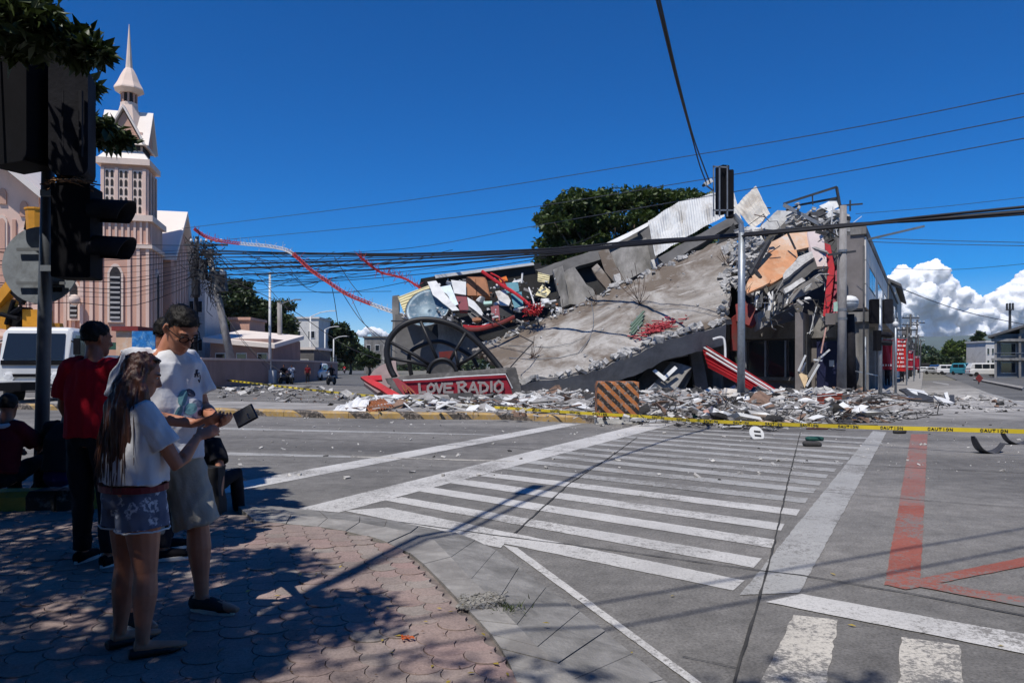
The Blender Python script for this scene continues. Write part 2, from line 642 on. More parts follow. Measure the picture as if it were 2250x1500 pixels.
ZP = .10
inner_px = [(560, 1146), (629, 1151), (698, 1157), (760, 1167), (807, 1178), (853, 1193), (900, 1215), (931, 1240), (968, 1277), (1006, 1318), (1052, 1364), (1080, 1395), (1102, 1426), (1121, 1461), (1136, 1500), (1160, 1600), (1172, 1750)]
mid_px = [(540, 1128), (640, 1131), (720, 1138), (790, 1147), (845, 1158), (900, 1171), (953, 1186), (990, 1224), (1035, 1272), (1090, 1325), (1135, 1372), (1180, 1420), (1225, 1456), (1262, 1490), (1300, 1530), (1370, 1640), (1440, 1800)]
outer_px = [(515, 1112), (620, 1119), (700, 1127), (791, 1138), (850, 1148), (920, 1162), (1000, 1176), (1045, 1193), (1090, 1216), (1140, 1254), (1200, 1298), (1274, 1352), (1330, 1396), (1390, 1446), (1458, 1504), (1590, 1620), (1700, 1780)]
inner = [G(x, y, ZP) for x, y in inner_px]
midl = [G(x, y, ZP) for x, y in mid_px]
outer = [G(x, y, .0) for x, y in outer_px]

mb = MB()
bedz = ZP - .016
poly = [V((p.x, p.y, bedz)) for p in midl] + [V((.4, -8, bedz)), V((-14, -8, bedz)), V((-14, 6.9, bedz)), V((-5, 7.25, bedz))]
poly = [V((p.x, p.y, bedz)) for p in poly]
mb.prism(poly, (0, 0, -.10))
sidewalk = mb.build('pavement', M_bed, kind='structure', fix=True)
sidewalk['label'] = 'pink paved street corner with concrete kerb'

def seg_strip(A, B, za, zb, name, m, bot=-.05, splits=None):
    """kerb pieces between two curves, a fine joint between neighbours"""
    n = len(A)
    rng = random.Random(len(name) * 7)
    for i in range(n - 1):
        a0, a1, b0, b1 = A[i], A[i + 1], B[i], B[i + 1]
        e = .004
        la = max((a1 - a0).length, .05); lb = max((b1 - b0).length, .05)
        a0_, a1_ = a0.lerp(a1, e / la), a1.lerp(a0, e / la)
        b0_, b1_ = b0.lerp(b1, e / lb), b1.lerp(b0, e / lb)
        h = rng.uniform(-.004, .004)
        top = [V((a0_.x, a0_.y, za + h)), V((a1_.x, a1_.y, za + h)), V((b1_.x, b1_.y, zb + h)), V((b0_.x, b0_.y, zb + h))]
        mb = MB()
        mb.add(top + [V((p.x, p.y, bot)) for p in top], [(0, 1, 2, 3), (4, 5, 1, 0), (5, 6, 2, 1), (6, 7, 3, 2), (7, 4, 0, 3)])
        mb.build(name, m, sidewalk, fix=True)
def thin(L, k):
    return [L[i] for i in range(0, len(L), k)] if (len(L) - 1) % k == 0 else L
seg_strip(inner, midl, ZP + .006, ZP + .004, 'kerb_stone', M_conc)
seg_strip(midl, outer, ZP, .028, 'kerb_apron', M_conc2)

# fish-scale pavers
def in_poly(x, y, poly):
    c = False
    n = len(poly)
    for i in range(n):
        x1, y1 = poly[i].x, poly[i].y
        x2, y2 = poly[(i + 1) % n].x, poly[(i + 1) % n].y
        if (y1 > y) != (y2 > y) and x < (x2 - x1) * (y - y1) / (y2 - y1) + x1:
            c = not c
    return c
PR = .112
def paver_mesh(var):
    r_ = PR * .98
    pts = []
    for k in range(9):
        a = math.pi + math.pi * k / 8
        pts.append((r_ * math.cos(a), r_ * math.sin(a)))
    for k in range(1, 5):
        a = -math.pi / 2 - math.pi / 2 * k / 4
        pts.append((PR + PR * 1.018 * math.cos(a), PR + PR * 1.018 * math.sin(a)))
    for k in range(1, 4):
        a = -math.pi / 2 * k / 4
        pts.append((-PR + PR * 1.018 * math.cos(a), PR + PR * 1.018 * math.sin(a)))
    me = bpy.data.meshes.new('paver')
    n = len(pts)
    rng = random.Random(var)
    vs = [(x * .99, y * .99, .016) for x, y in pts] + [(x, y, .0135) for x, y in pts] + [(x, y, 0) for x, y in pts]
    fs = [tuple(range(n))] + [(n + i, n + (i + 1) % n, (i + 1) % n, i) for i in range(n)] + [(2 * n + i, 2 * n + (i + 1) % n, n + (i + 1) % n, n + i) for i in range(n)]
    me.from_pydata(vs, [], fs)
    me.materials.append(M_paver)
    me.update()
    return me
pmesh = [paver_mesh(i) for i in range(2)]
edge = inner + [V((-.3, 1.0, 0)), V((-14, 1.0, 0)), V((-14, 6.75, 0)), V((-5, 7.05, 0)), V((-3.5, 7.2, 0))]
rot = math.radians(-24)
cr, sr = math.cos(rot), math.sin(rot)
cand = []
for j in range(-80, 110):
    for i in range(-80, 80):
        lx = i * 2 * PR + (PR if j % 2 else 0)
        ly = j * PR
        x, y = cr * lx - sr * ly, sr * lx + cr * ly
        x -= 2; y += 4
        if y < 2.9 or not in_poly(x, y, edge):
            continue
        px = CXP + x / y * FPX
        py = HORIZ + (EYE - ZP) / y * FPX
        if -60 < px < 1300 and py < 1580:
            cand.append((y, x, px, py))
cand.sort()
near = cand[:]
random.Random(3).shuffle(near)
# the three hundred that show largest are pieces of their own
near.sort(key=lambda c: c[0] - (0 if c[2] > 330 else -1.2))
rng = random.Random(11)
rest = MB()
for k, (y, x, px, py) in enumerate(near):
    dz = rng.gauss(0, .0028)
    if k < 300:
        o = bpy.data.objects.new('paver', pmesh[k % 2])
        COL.objects.link(o)
        o.parent = sidewalk
        o.location = (x, y, bedz + dz)
        o.rotation_euler = (rng.uniform(-.008, .008), rng.uniform(-.008, .008), rot)
    else:
        vv = [(x + cr * p.co.x - sr * p.co.y, y + sr * p.co.x + cr * p.co.y, p.co.z + bedz + dz) for p in pmesh[0].vertices]
        rest.add(vv, [tuple(f.vertices) for f in pmesh[0].polygons])
if rest.v:
    rest.build('paver_remainder', M_paver, sidewalk, kind='stuff')

# broken rough patch at the kerb, grass tuft, fallen leaves
M_rough = mat('broken_mortar', (.27, .26, .24), .95, var=.45, vs=30, bump=1, bs=70)
mb = MB(); rng = random.Random(5)
ctr = [G(1010, 1325, ZP), G(1060, 1322, ZP), G(1105, 1318, ZP)]
for k in range(160):
    p = ctr[0].lerp(ctr[2], rng.random()) + V((rng.uniform(-.03, .03), rng.uniform(-.14, .14), ZP * 0 + .008))
    s = rng.uniform(.008, .03)
    mb.chunk((p.x, p.y, ZP + .008), (s, s, s * .6), rng)
mb.build('mortar_crumbs', M_rough, sidewalk, kind='stuff')

M_grass = leaf_mat('weed_green', (.07, .10, .03))
mb = MB()
c0 = G(1118, 1335, ZP)
for k in range(90):
    p = c0 + V((rng.gauss(0, .05), rng.gauss(0, .05), 0))
    d = V((rng.gauss(0, .02), rng.gauss(0, .02), rng.uniform(.01, .045)))
    w = V((rng.uniform(-1, 1), rng.uniform(-1, 1), 0)).normalized() * .004
    mb.add([p - w, p + w, p + d], [(0, 1, 2)])
tag(mb.build('grass_tuft', M_grass), 'small weed tuft growing in the kerb joint', 'weed', kind='stuff')

M_yleaf = leaf_mat('yellow_leaf', (.42, .33, .05))
M_oleaf = leaf_mat('orange_leaf', (.45, .10, .02))
M_bleaf = leaf_mat('brown_leaf', (.12, .07, .03))
def litter(name, label, pts, m, s):
    mb = MB()
    for (p, sc) in pts:
        a = rng.uniform(0, 6.28)
        u = V((math.cos(a), math.sin(a), rng.uniform(-.15, .2))) * s * sc
        w = V((-math.sin(a), math.cos(a), rng.uniform(-.2, .2))) * s * sc * .4
        q = p + V((0, 0, .006))
        mb.add([q - u, q + w + V((0, 0, s * .15)), q + u, q - w + V((0, 0, s * .1))], [(0, 1, 2), (0, 2, 3)])
    return tag(mb.build(name, m, None), label, 'leaves', kind='stuff')
ylp = []
for x, y in ((660, 1263), (695, 1262), (748, 1246), (852, 1337), (876, 1398), (965, 1338), (1015, 1330), (935, 1367), (1090, 1460), (1115, 1483), (1035, 1480), (1062, 1395), (1200, 1370), (990, 1345), (545, 1300), (610, 1310), (860, 1435), (950, 1465), (985, 1500), (840, 1408)):
    ylp.append((G(x, y, ZP + .004), rng.uniform(.5, 1.2)))
for x, y in ((1872, 1375), (1478, 1310), (1385, 1437), (1830, 1262), (2200, 1420)):
    ylp.append((G(x, y, .004), rng.uniform(.8, 1.3)))
litter('fallen_leaves', 'small yellow leaves scattered over the pink paving', ylp, M_yleaf, .022)
litter('dead_leaf', 'crumpled orange leaf lying alone on the pink paving', [(G(895 + rng.uniform(-16, 16), 1403 + rng.uniform(-5, 5), ZP + .008), rng.uniform(.5, 1)) for _ in range(14)], M_oleaf, .022)
bl = []
for k in range(110):
    x, y = rng.uniform(300, 1250), rng.uniform(1180, 1500)
    p = G(x, y, ZP)
    if in_poly(p.x, p.y, edge):
        bl.append((p + V((0, 0, .006)), rng.uniform(.2, .7)))
litter('leaf_litter', 'tiny brown leaf bits over the paved corner', bl, M_bleaf, .016)

# raised painted kerb at the left, on which people sit
def stripe_mat(name, ca, cb, width, ang, duty=.5, wear=.42, under=(.22, .21, .2), axis='X'):
    m, t, b = nodes_of(name)
    co = _coord(t, 'Object')
    sp = t.nodes.new('ShaderNodeSeparateXYZ')
    t.links.new(co, sp.inputs[0])
    v = _math(t, 'ADD', sp.outputs[axis], _math(t, 'MULTIPLY', _math(t, 'ADD', sp.outputs['Z'], sp.outputs['Y']), ang))
    v = _math(t, 'DIVIDE', v, width)
    v = _math(t, 'FRACT', v)
    s_ = _math(t, 'GREATER_THAN', v, duty)
    c = _mix(t, s_, ca, cb)
    n = _noise(t, co, 9, 8, .75)
    r = _ramp(t, n.outputs['Fac'], [(wear - .06, (0, 0, 0)), (wear + .06, (1, 1, 1))])
    c = _mix(t, r.outputs[0], under, c)
    n2 = _noise(t, co, 2.2, 8, .7)
    r2 = _ramp(t, n2.outputs['Fac'], [(.3, (.55, .53, .5)), (.65, (1, 1, 1))])
    c = _mix(t, 1.0, c, r2.outputs[0], 'MULTIPLY')
    t.links.new(c, b.inputs['Base Color'])
    b.inputs['Roughness'].default_value = .75
    MATS[name] = m
    return m
M_kstripe = stripe_mat('kerb_stripes', (.46, .30, .10), (.07, .06, .05), 1.25, .9, .6, .45, (.36, .29, .23))
M_ystripe = stripe_mat('near_kerb_stripes', (.42, .34, .06), (.02, .02, .02), .95, 0, .5, .40)

def kerb_run(name, label, pts, w, h, m, n_each, z0=0.0):
    root = thing(name, label, 'kerb', pts[0])
    root['kind'] = 'structure'
    for p, q in zip(pts[:-1], pts[1:]):
        p, q = V(p), V(q)
        n = n_each
        d = (q - p) / n
        t_ = d.normalized()
        nrm = V((-t_.y, t_.x, 0))
        for i in range(n):
            a = p + d * i + t_ * .006
            b_ = p + d * (i + 1) - t_ * .006
            jz = random.uniform(-.008, .008)
            prof = [(0, 0), (0, h - .05), (.05, h), (w, h), (w, 0)]
            mb = MB()
            n0 = len(prof)
            vs = [a + nrm * x + V((0, 0, z0 + z + jz)) for x, z in prof] + [b_ + nrm * x + V((0, 0, z0 + z + jz)) for x, z in prof]
            fs = [tuple(range(n0)), tuple(range(2 * n0 - 1, n0 - 1, -1))] + [(k, k + n0, (k + 1) % n0 + n0, (k + 1) % n0) for k in range(n0)]
            mb.add(vs, fs)
            mb.build('kerb_block', m, root, fix=True)
    return root
kerb_run('raised_kerb', 'dark yellow and black painted kerb under the seated people', [V((-9, 6.45, 0)), V((-6.0, 6.85, 0)), V((-3.7, 7.25, 0))], .28, .28, M_ystripe, 3)

# ------------------------------------------------------------------ the island in front of the ruin, its painted kerb, far pavements
M_pav = mat('far_pavement', (.30, .285, .265), .92, var=.25, vs=1.5, bump=.3, bs=12, dirt=(.17, .16, .15), da=.5, ds=.7)
kl = [G(-250, 888), G(0, 898), G(300, 905), G(480, 910), G(700, 918), G(900, 920.5), G(1110, 922), G(1312, 930)]
kl = [V((p.x, p.y, 0)) for p in kl]
kerb_run('island_kerb', 'yellow and black striped kerb between the road and the rubble', kl, .42, .19, M_kstripe, 3)
mb = MB()
front = [p + V((.05, .42, .175)) for p in kl]
back = [p + V((.6, 4.2, .175)) for p in reversed(kl)]
mb.prism(front + back, (0, 0, -.3))
o = mb.build('traffic_island', M_pav, kind='structure', fix=True); o['label'] = 'concrete traffic island littered with rubble'
mb = MB()
shop_line = [V((16.6, 34, .16)), V((16.6, 34, .16)) + DR * 420]
poly = [V((-6, 33.5, .16)), V((2, 31.5, .16)), V((8, 29.5, .16)), V((12, 30.2, .16)), V((20.5, 36.5, .16)), V((20.5, 36.5, .16)) + DR * 400, V((10, 36.5, .16)) + DR * 420, V((0, 60, .16)), V((-8, 50, .16))]
mb.prism(poly, (0, 0, -.2))
o = mb.build('shop_pavement', M_pav, kind='structure', fix=True); o['label'] = 'pavement in front of the damaged shops'
mb = MB()
poly = [V((-52, 40, .12)), V((-31, 44, .12)), V((-22, 50, .12)), V((-19.8, 63, .12)), V((-30, 100, .12)), V((-75, 130, .12)), V((-80, 60, .12))]
mb.prism(poly, (0, 0, -.2))
o = mb.build('church_pavement', M_pav, kind='structure', fix=True); o['label'] = 'pavement in front of the pink church'
# median of the street on the right
mb = MB()
c0 = V((38.5, 60, 0))
A_, B_ = G(2138, 832, .15), G(2250, 852, .15)
mb.prism([A_, G(2246, 853, .15), G(2250, 849, .15), G(2140, 830, .15)], (0, 0, -.2))
o = mb.build('median_strip', M_conc, kind='structure', fix=True); o['label'] = 'low concrete median of the street on the right'
# ================================================================== the collapsed building
def slab_mat():
    m, t, b = nodes_of('broken_slab')
    co = _coord(t)
    n1 = _noise(t, co, .8, 8, .7)
    r = _ramp(t, n1.outputs['Fac'], [(.3, (.28, .262, .238)), (.7, (.45, .425, .39))])
    n2 = _noise(t, co, .22, 9, .68, .8)
    r2 = _ramp(t, n2.outputs['Fac'], [(.40, (0, 0, 0)), (.56, (.92, .92, .92))])
    out = _mix(t, r2.outputs[0], r.outputs[0], (.125, .096, .072))
    n3 = _noise(t, co, 2.6, 8, .75, .5)
    r3 = _ramp(t, n3.outputs['Fac'], [(.54, (0, 0, 0)), (.68, (.7, .7, .7))])
    out = _mix(t, r3.outputs[0], out, (.11, .098, .085))
    cs_ = _coord(t, 'Object', (.35, 1.6, .5), (0, 0, .5))
    n4 = _noise(t, cs_, 1.4, 7, .7, .3)
    r4 = _ramp(t, n4.outputs['Fac'], [(.60, (0, 0, 0)), (.70, (.75, .75, .75))])
    out = _mix(t, r4.outputs[0], out, (.50, .48, .45))
    t.links.new(out, b.inputs['Base Color'])
    b.inputs['Roughness'].default_value = .92
    b.inputs['Specular IOR Level'].default_value = .2
    n5 = _noise(t, co, 9, 7, .7)
    bp = t.nodes.new('ShaderNodeBump'); bp.inputs['Strength'].default_value = .8; bp.inputs['Distance'].default_value = .04
    t.links.new(n5.outputs['Fac'], bp.inputs['Height']); t.links.new(bp.outputs[0], b.inputs['Normal'])
    return m
M_slab = slab_mat()
M_beam = mat('beam_concrete', (.27, .26, .245), .9, var=.2, vs=1.2, bump=.4, bs=14, dirt=(.15, .14, .13), da=.4, ds=.6)
M_wallg = mat('grey_render', (.30, .285, .265), .9, var=.35, vs=.8, bump=.5, bs=8, dirt=(.10, .095, .085), da=.7, ds=.5, streak=True)
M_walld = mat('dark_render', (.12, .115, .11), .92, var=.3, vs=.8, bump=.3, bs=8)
M_void = mat('dark_interior', (.03, .03, .03), .95, var=.4, vs=.6, bump=.2)  # near-black base colour, stands in for shade on the void panels
M_zinc = mat('white_roof_sheet', (.62, .62, .60), .55, .0, var=.12, vs=1.2, bump=.1, bs=20, dirt=(.36, .33, .29), da=.42, ds=.8, streak=True)
M_zinc2 = mat('cream_roof_sheet', (.58, .54, .47), .6, 0, var=.15, vs=1.2, bump=.1, dirt=(.34, .28, .22), da=.4, ds=.7)
M_ruin_w = mat('plaster_white', (.56, .55, .52), .9, var=.2, vs=2, bump=.5, bs=14, dirt=(.3, .29, .27), da=.45, ds=1.5)
M_peach = mat('peach_paint', (.62, .40, .26), .85, var=.15, vs=1.2, bump=.3, bs=10, dirt=(.58, .55, .5), da=.32, ds=1.2)
M_orange = mat('orange_paint', (.55, .26, .13), .85, var=.22, vs=1.5, bump=.4, bs=10, dirt=(.6, .42, .28), da=.45, ds=.9)
M_pinkw = mat('pale_pink_paint', (.62, .52, .50), .85, var=.1, vs=1.5, bump=.3, dirt=(.45, .4, .38), da=.3)
M_red = mat('red_sheet', (.46, .018, .025), .5, 0, var=.2, vs=2, bump=.1, dirt=(.22, .02, .02), da=.3)
M_redd = mat('dark_red_paint', (.20, .025, .022), .7, 0, var=.3, vs=1.5, bump=.2, dirt=(.1, .05, .04), da=.4)
M_black = mat('black_metal', (.012, .012, .013), .5, .0, var=.3, bump=.1)
M_steel = mat('grey_steel', (.22, .23, .24), .5, .4, var=.25, vs=3, bump=.1)
M_steeld = mat('dark_steel', (.06, .06, .062), .6, .3, var=.3, vs=3, bump=.1)
M_rust = mat('rusty_rebar', (.10, .055, .035), .85, .2, var=.4, vs=10, bump=.2)
M_yellow = mat('cream_cladding', (.72, .64, .38), .7, 0, var=.1, vs=2, bump=.1, dirt=(.5, .42, .25), da=.25)
M_wood = mat('brown_board', (.26, .095, .035), .55, 0, var=.3, vs=3, bump=.2, dirt=(.14, .05, .02), da=.4)
M_teal = mat('teal_paint', (.03, .18, .24), .55, 0, var=.25, vs=2)
M_bluedish = mat('blue_grey_dish', (.11, .18, .23), .45, .1, var=.25, vs=2, dirt=(.4, .42, .42), da=.35, ds=2)
M_cream = mat('pale_panel', (.66, .66, .64), .7, 0, var=.12, vs=2, dirt=(.45, .45, .45), da=.3)
M_maroon = mat('maroon_paint', (.17, .02, .035), .6, 0, var=.25)

def nrm_of(pts):
    n = V((0, 0, 0))
    for i in range(len(pts)):
        a, b = pts[i], pts[(i + 1) % len(pts)]
        n += V(((a.y - b.y) * (a.z + b.z), (a.z - b.z) * (a.x + b.x), (a.x - b.x) * (a.y + b.y)))
    n.normalize()
    c = sum(pts, V()) / len(pts)
    if n.dot(V((0, 0, EYE)) - c) < 0:
        n = -n
    return n

def planar(pts):
    c = sum(pts, V()) / len(pts)
    n = nrm_of(pts)
    return [p - n * (p - c).dot(n) for p in pts], n

def panel(name, px, th, m, parent=None, jag=0.0, rng=random, mats2=None):
    """board or slab fragment: outline of (px, py, Y), real thickness behind it, edges broken by jag metres"""
    pts = [P(*q) for q in px]
    pts, n = planar(pts)
    if jag:
        out = []
        for i in range(len(pts)):
            a, b = pts[i], pts[(i + 1) % len(pts)]
            k = max(1, int((b - a).length / .45))
            for j in range(k):
                p = a.lerp(b, j / k)
                if j:
                    t_ = (b - a).normalized().cross(n)
                    p = p + t_ * rng.uniform(-jag, jag)
                out.append(p)
        pts = out
    mb = MB()
    k = len(pts)
    vs = pts + [p - n * th for p in pts]
    mb.cur = 0
    mb.add(vs, [tuple(range(k)), tuple(range(2 * k - 1, k - 1, -1))])
    if mats2:
        mb.cur = 1
    mb.add(vs, [(i, i + k, (i + 1) % k + k, (i + 1) % k) for i in range(k)])
    return mb.build(name, [m, mats2] if mats2 else m, parent, fix=True)

def sheetc(name, quad, n, amp, m, parent=None, bend=0.0, along=4, th=.006, seed=1):
    """corrugated sheet over four corners a b c d (waves run from ab to dc)"""
    a, b, c, d = [P(*q) for q in quad]
    nn = nrm_of([a, b, c, d])
    rng = random.Random(seed)
    def fn(u, v):
        p = a.lerp(b, u).lerp(d.lerp(c, u), v)
        w = math.sin(u * n * 2 * math.pi)
        w = max(-.6, min(.6, w)) / .6
        cr = noise.noise(V((u * 3 + seed, v * 3, seed))) * bend
        return p + nn * (amp * w + cr)
    mb = MB()
    mb.grid(fn, n * 6, along)
    o = mb.build(name, m, parent)
    md = o.modifiers.new('thickness', 'SOLIDIFY')
    md.thickness = th
    return o

ruin = thing('collapsed_building', 'collapsed concrete shop building with a huge tilted grey floor slab', 'building', P(1400, 860, 40) * 1)
ruin.location.z = 0
rng = random.Random(21)

# the great tilted slab -------------------------------------------------
CA, CB, CC, CD = P(1148, 838, 36.5), P(1597, 700, 38.5), P(1614, 512, 46), P(1040, 768, 45)
NS = nrm_of([CA, CB, CC, CD])
def slab_pt(u, v, off=0.0):
    p = CA.lerp(CB, u).lerp(CD.lerp(CC, u), v)
    d = noise.fractal(V((u * 5, v * 4, 3)), .9, 2, 4) * .16 + noise.noise(V((u * 2.2, v * 1.7, 9))) * .3
    s = -.5 * math.sin(math.pi * u) * (1 - v) * .7
    return p + NS * (d + s + off)
def slab_edge(u, v):
    j = .0
    q = slab_pt(u, v)
    e = V((noise.noise(V((u * 23, v * 23, 1))), noise.noise(V((u * 23, v * 23, 7))), noise.noise(V((u * 19, v * 19, 4))))) * .22
    if u < .012 or u > .988 or v > .985:
        q = q + e * 1.6
    elif v < .015:
        q = q + e * .5
    return q
nu, nv = 84, 44
mb = MB()
mb.grid(slab_edge, nu, nv)
# underside and rim
n0 = len(mb.v)
top = [V(p) for p in mb.v]
mb.add([p - NS * .28 for p in top], [])
fs = []
for j in range(nv):
    for i in range(nu):
        a = n0 + j * (nu + 1) + i
        fs.append((a + nu + 1, a + nu + 2, a + 1, a))
rim = [i for i in range(nu + 1)] + [j * (nu + 1) + nu for j in range(1, nv + 1)] + [nv * (nu + 1) + i for i in range(nu - 1, -1, -1)] + [j * (nu + 1) for j in range(nv - 1, 0, -1)]
for k in range(len(rim)):
    a, b = rim[k], rim[(k + 1) % len(rim)]
    fs.append((a, a + n0, b + n0, b))
for f in fs:
    mb.f.append(f); mb.m.append(0)
slab = mb.build('floor_slab', M_slab, ruin, smooth=False)
slab['label'] = 'huge cracked grey floor slab tilted towards the road'
# edge beam along its front
mb = MB()
bt, bb = [], []
nb = 40
for i in range(nb + 1):
    u = -.012 + 1.0 * i / nb
    p = slab_pt(max(0, u), 0) + (CA - CB) * max(0, -u) - NS * .12
    e = noise.noise(V((u * 30, 2, 2))) * .10
    p = p + V((0, -.16, e * .8 - .02))
    dep = 1.02 + noise.noise(V((u * 14, 5, 1))) * .08
    q = p + V((.12, .50, -dep + .12 * noise.noise(V((u * 9, 1, 1)))))
    bt.append(p); bb.append(q)
vs = []
for p, q in zip(bt, bb):
    vs += [p, q, q + V((0, .38, .05)), p + V((0, .38, .05))]
fs = []
for i in range(nb):
    for k in range(4):
        fs.append((4 * i + k, 4 * i + (k + 1) % 4, 4 * (i + 1) + (k + 1) % 4, 4 * (i + 1) + k))
fs += [(0, 1, 2, 3), (4 * nb + 3, 4 * nb + 2, 4 * nb + 1, 4 * nb)]
mb.add(vs, fs)
o = mb.build('edge_beam', M_beam, ruin, fix=True); o['label'] = 'long shaded concrete edge beam under the tilted slab'
# cracks as thin dark raised lips and crusts of broken concrete along the edges
M_crust = mat('broken_concrete', (.44, .43, .41), .95, var=.4, vs=3, bump=.8, bs=18, dirt=(.2, .19, .18), da=.4, ds=3)
mb = MB()
for k in range(720):
    e = rng.random()
    if e < .5:
        u, v = rng.uniform(-.01, 1), abs(rng.gauss(0, .022))
    elif e < .72:
        u, v = rng.gauss(.985, .012), rng.uniform(0, 1)
    elif e < .95:
        u, v = rng.uniform(0, .85), rng.gauss(.985, .03)
    else:
        u, v = rng.uniform(0, 1), rng.random()
    p = slab_pt(u, v) + NS * rng.uniform(-.02, .1)
    if noise.noise(V((u * 14, v * 9, 6))) < rng.uniform(-.5, .15): continue
    s = (.04 + .36 * rng.random() ** 2.6) * (.55 if e >= .95 else 1)
    mb.chunk(p, (s * rng.uniform(.7, 1.8), s, s * rng.uniform(.4, .9)), rng)
mb.build('broken_crust', M_crust, ruin, kind='stuff')
# bars and pipes that stand up out of the slab
mb = MB()
def spray(u, v, n, L, r=.014):
    p = slab_pt(u, v)
    for k in range(n):
        d = (NS + V((rng.gauss(0, .5), rng.gauss(0, .5), rng.uniform(0, 1.2)))).normalized() * L * rng.uniform(.5, 1.1)
        s = V((rng.gauss(0, .2), 0, rng.gauss(0, .12)))
        mb.tube([p + V((rng.gauss(0, .08), 0, 0)), p + d * .5 + s, p + d + s * 1.5], r, 4)
spray(.61, .55, 7, 2.3); spray(.61, .55, 4, 1.2); spray(.13, .42, 9, .9); spray(.45, .9, 6, 1.0); spray(.7, .95, 6, .9); spray(.985, .6, 8, 1.0); spray(.33, .93, 5, .8)
mb.build('rebar_spray', M_rust, ruin, kind='stuff')
# loose cable looping over the slab
mb = MB()
lp = [slab_pt(u, v, .04) for u, v in ((.44, .95), (.43, .75), (.41, .55), (.37, .38), (.30, .24), (.22, .28), (.12, .40), (.06, .52))]
mb.tube(lp, .025, 5)
lp = [slab_pt(u, v, .05) for u, v in ((.10, .78), (.16, .6), (.22, .5), (.3, .45), (.36, .44))]
mb.tube(lp, .018, 5)
mb.build('loose_cable', M_steel, ruin)

# voids and broken structure under and behind the slab ------------------
def Q(name, px, th, m, jag=0.0, lab=None, m2=None):
    o = panel(name, px, th, m, ruin, jag, rng, m2)
    if lab:
        o['label'] = lab
    return o
Q('dark_backing', [(1190, 868, 47), (1690, 868, 47), (1690, 560, 47.5), (1500, 640, 47.5), (1230, 800, 47)], .3, M_void)  # dark panel filling the void, its shade put into the colour
Q('dark_backing', [(1210, 866, 41.5), (1400, 866, 42), (1400, 812, 42), (1215, 850, 41.5)], .3, M_walld, .08)
Q('fallen_wall', [(1398, 862, 40.5), (1500, 866, 39.5), (1522, 800, 40), (1440, 792, 42), (1400, 830, 41)], .22, M_wallg, .05)
Q('fallen_wall', [(1432, 848, 38.5), (1476, 866, 38.2), (1520, 806, 38.8), (1476, 794, 39.2)], .18, M_wallg, .04, 'tilted grey wall piece under the slab with a pale notch')
Q('pale_strip', [(1434, 814, 38.3), (1459, 838, 38.2), (1489, 808, 38.2), (1483, 803, 38.3), (1459, 826, 38.25), (1440, 811, 38.4)], .05, M_cream)
Q('fallen_wall', [(1278, 850, 39.5), (1372, 832, 39.5), (1378, 852, 39), (1290, 864, 39)], .3, M_walld, .05)
Q('column', [(1516, 770, 40), (1540, 765, 40), (1560, 868, 39.6), (1530, 868, 39.6)], .4, M_walld)
Q('column', [(1655, 640, 43), (1690, 630, 43), (1694, 866, 43), (1658, 866, 43)], .5, M_wallg)
Q('fallen_beam', [(1236, 864, 38.3), (1400, 842, 38.6), (1402, 850, 38.5), (1240, 871, 38.2)], .3, M_beam)
Q('fallen_beam', [(1380, 792, 40.5), (1510, 768, 41), (1512, 782, 41), (1384, 806, 40.5)], .35, M_beam)

# left wing: roof edge and walls behind the slab
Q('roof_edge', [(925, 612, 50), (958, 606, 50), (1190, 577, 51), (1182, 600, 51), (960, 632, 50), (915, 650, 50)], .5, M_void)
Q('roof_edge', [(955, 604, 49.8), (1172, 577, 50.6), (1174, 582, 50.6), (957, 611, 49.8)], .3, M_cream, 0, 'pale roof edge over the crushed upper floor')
Q('dark_backing', [(905, 700, 52), (925, 640, 52), (960, 608, 52), (1240, 580, 53), (1260, 740, 52), (1000, 780, 52)], .4, M_void)
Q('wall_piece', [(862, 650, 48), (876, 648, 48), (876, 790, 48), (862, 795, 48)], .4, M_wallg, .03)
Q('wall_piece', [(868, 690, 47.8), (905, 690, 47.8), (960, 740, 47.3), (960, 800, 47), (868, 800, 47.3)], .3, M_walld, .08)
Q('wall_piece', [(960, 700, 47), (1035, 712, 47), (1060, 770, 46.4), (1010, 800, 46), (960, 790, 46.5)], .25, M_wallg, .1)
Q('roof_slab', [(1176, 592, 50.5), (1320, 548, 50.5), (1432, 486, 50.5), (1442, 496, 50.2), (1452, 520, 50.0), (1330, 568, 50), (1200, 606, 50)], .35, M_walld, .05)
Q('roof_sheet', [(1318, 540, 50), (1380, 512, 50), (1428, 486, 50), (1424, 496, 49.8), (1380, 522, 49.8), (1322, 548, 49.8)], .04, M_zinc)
Q('dark_backing', [(1192, 604, 51), (1330, 560, 51), (1450, 510, 51), (1460, 610, 50), (1330, 690, 50), (1225, 700, 50)], .3, M_void)
Q('wall_piece', [(1215, 592, 48.6), (1236, 584, 48.8), (1252, 668, 48), (1234, 676, 48)], .4, M_wallg, .03)
Q('wall_piece', [(1236, 600, 49.4), (1262, 585, 49.4), (1310, 650, 48.6), (1270, 668, 48.4), (1248, 668, 48.6)], .3, M_wallg, .12)
Q('wall_piece', [(1342, 556, 49.4), (1420, 520, 49.6), (1434, 590, 48.6), (1366, 618, 48.2)], .3, M_wallg, .05, 'grey wall block of the crushed upper floor')
Q('wall_piece', [(1314, 552, 49.2), (1336, 545, 49.2), (1368, 614, 48), (1352, 622, 48), (1330, 598, 48.6)], .35, M_slab, .03)
Q('wall_piece', [(1398, 500, 50), (1422, 494, 50), (1446, 556, 49), (1434, 588, 48.8), (1412, 520, 49.8)], .25, M_walld, .04)
Q('column', [(1300, 590, 47), (1312, 578, 47), (1356, 640, 45.6), (1344, 654, 45.4)], .45, M_slab, .06)
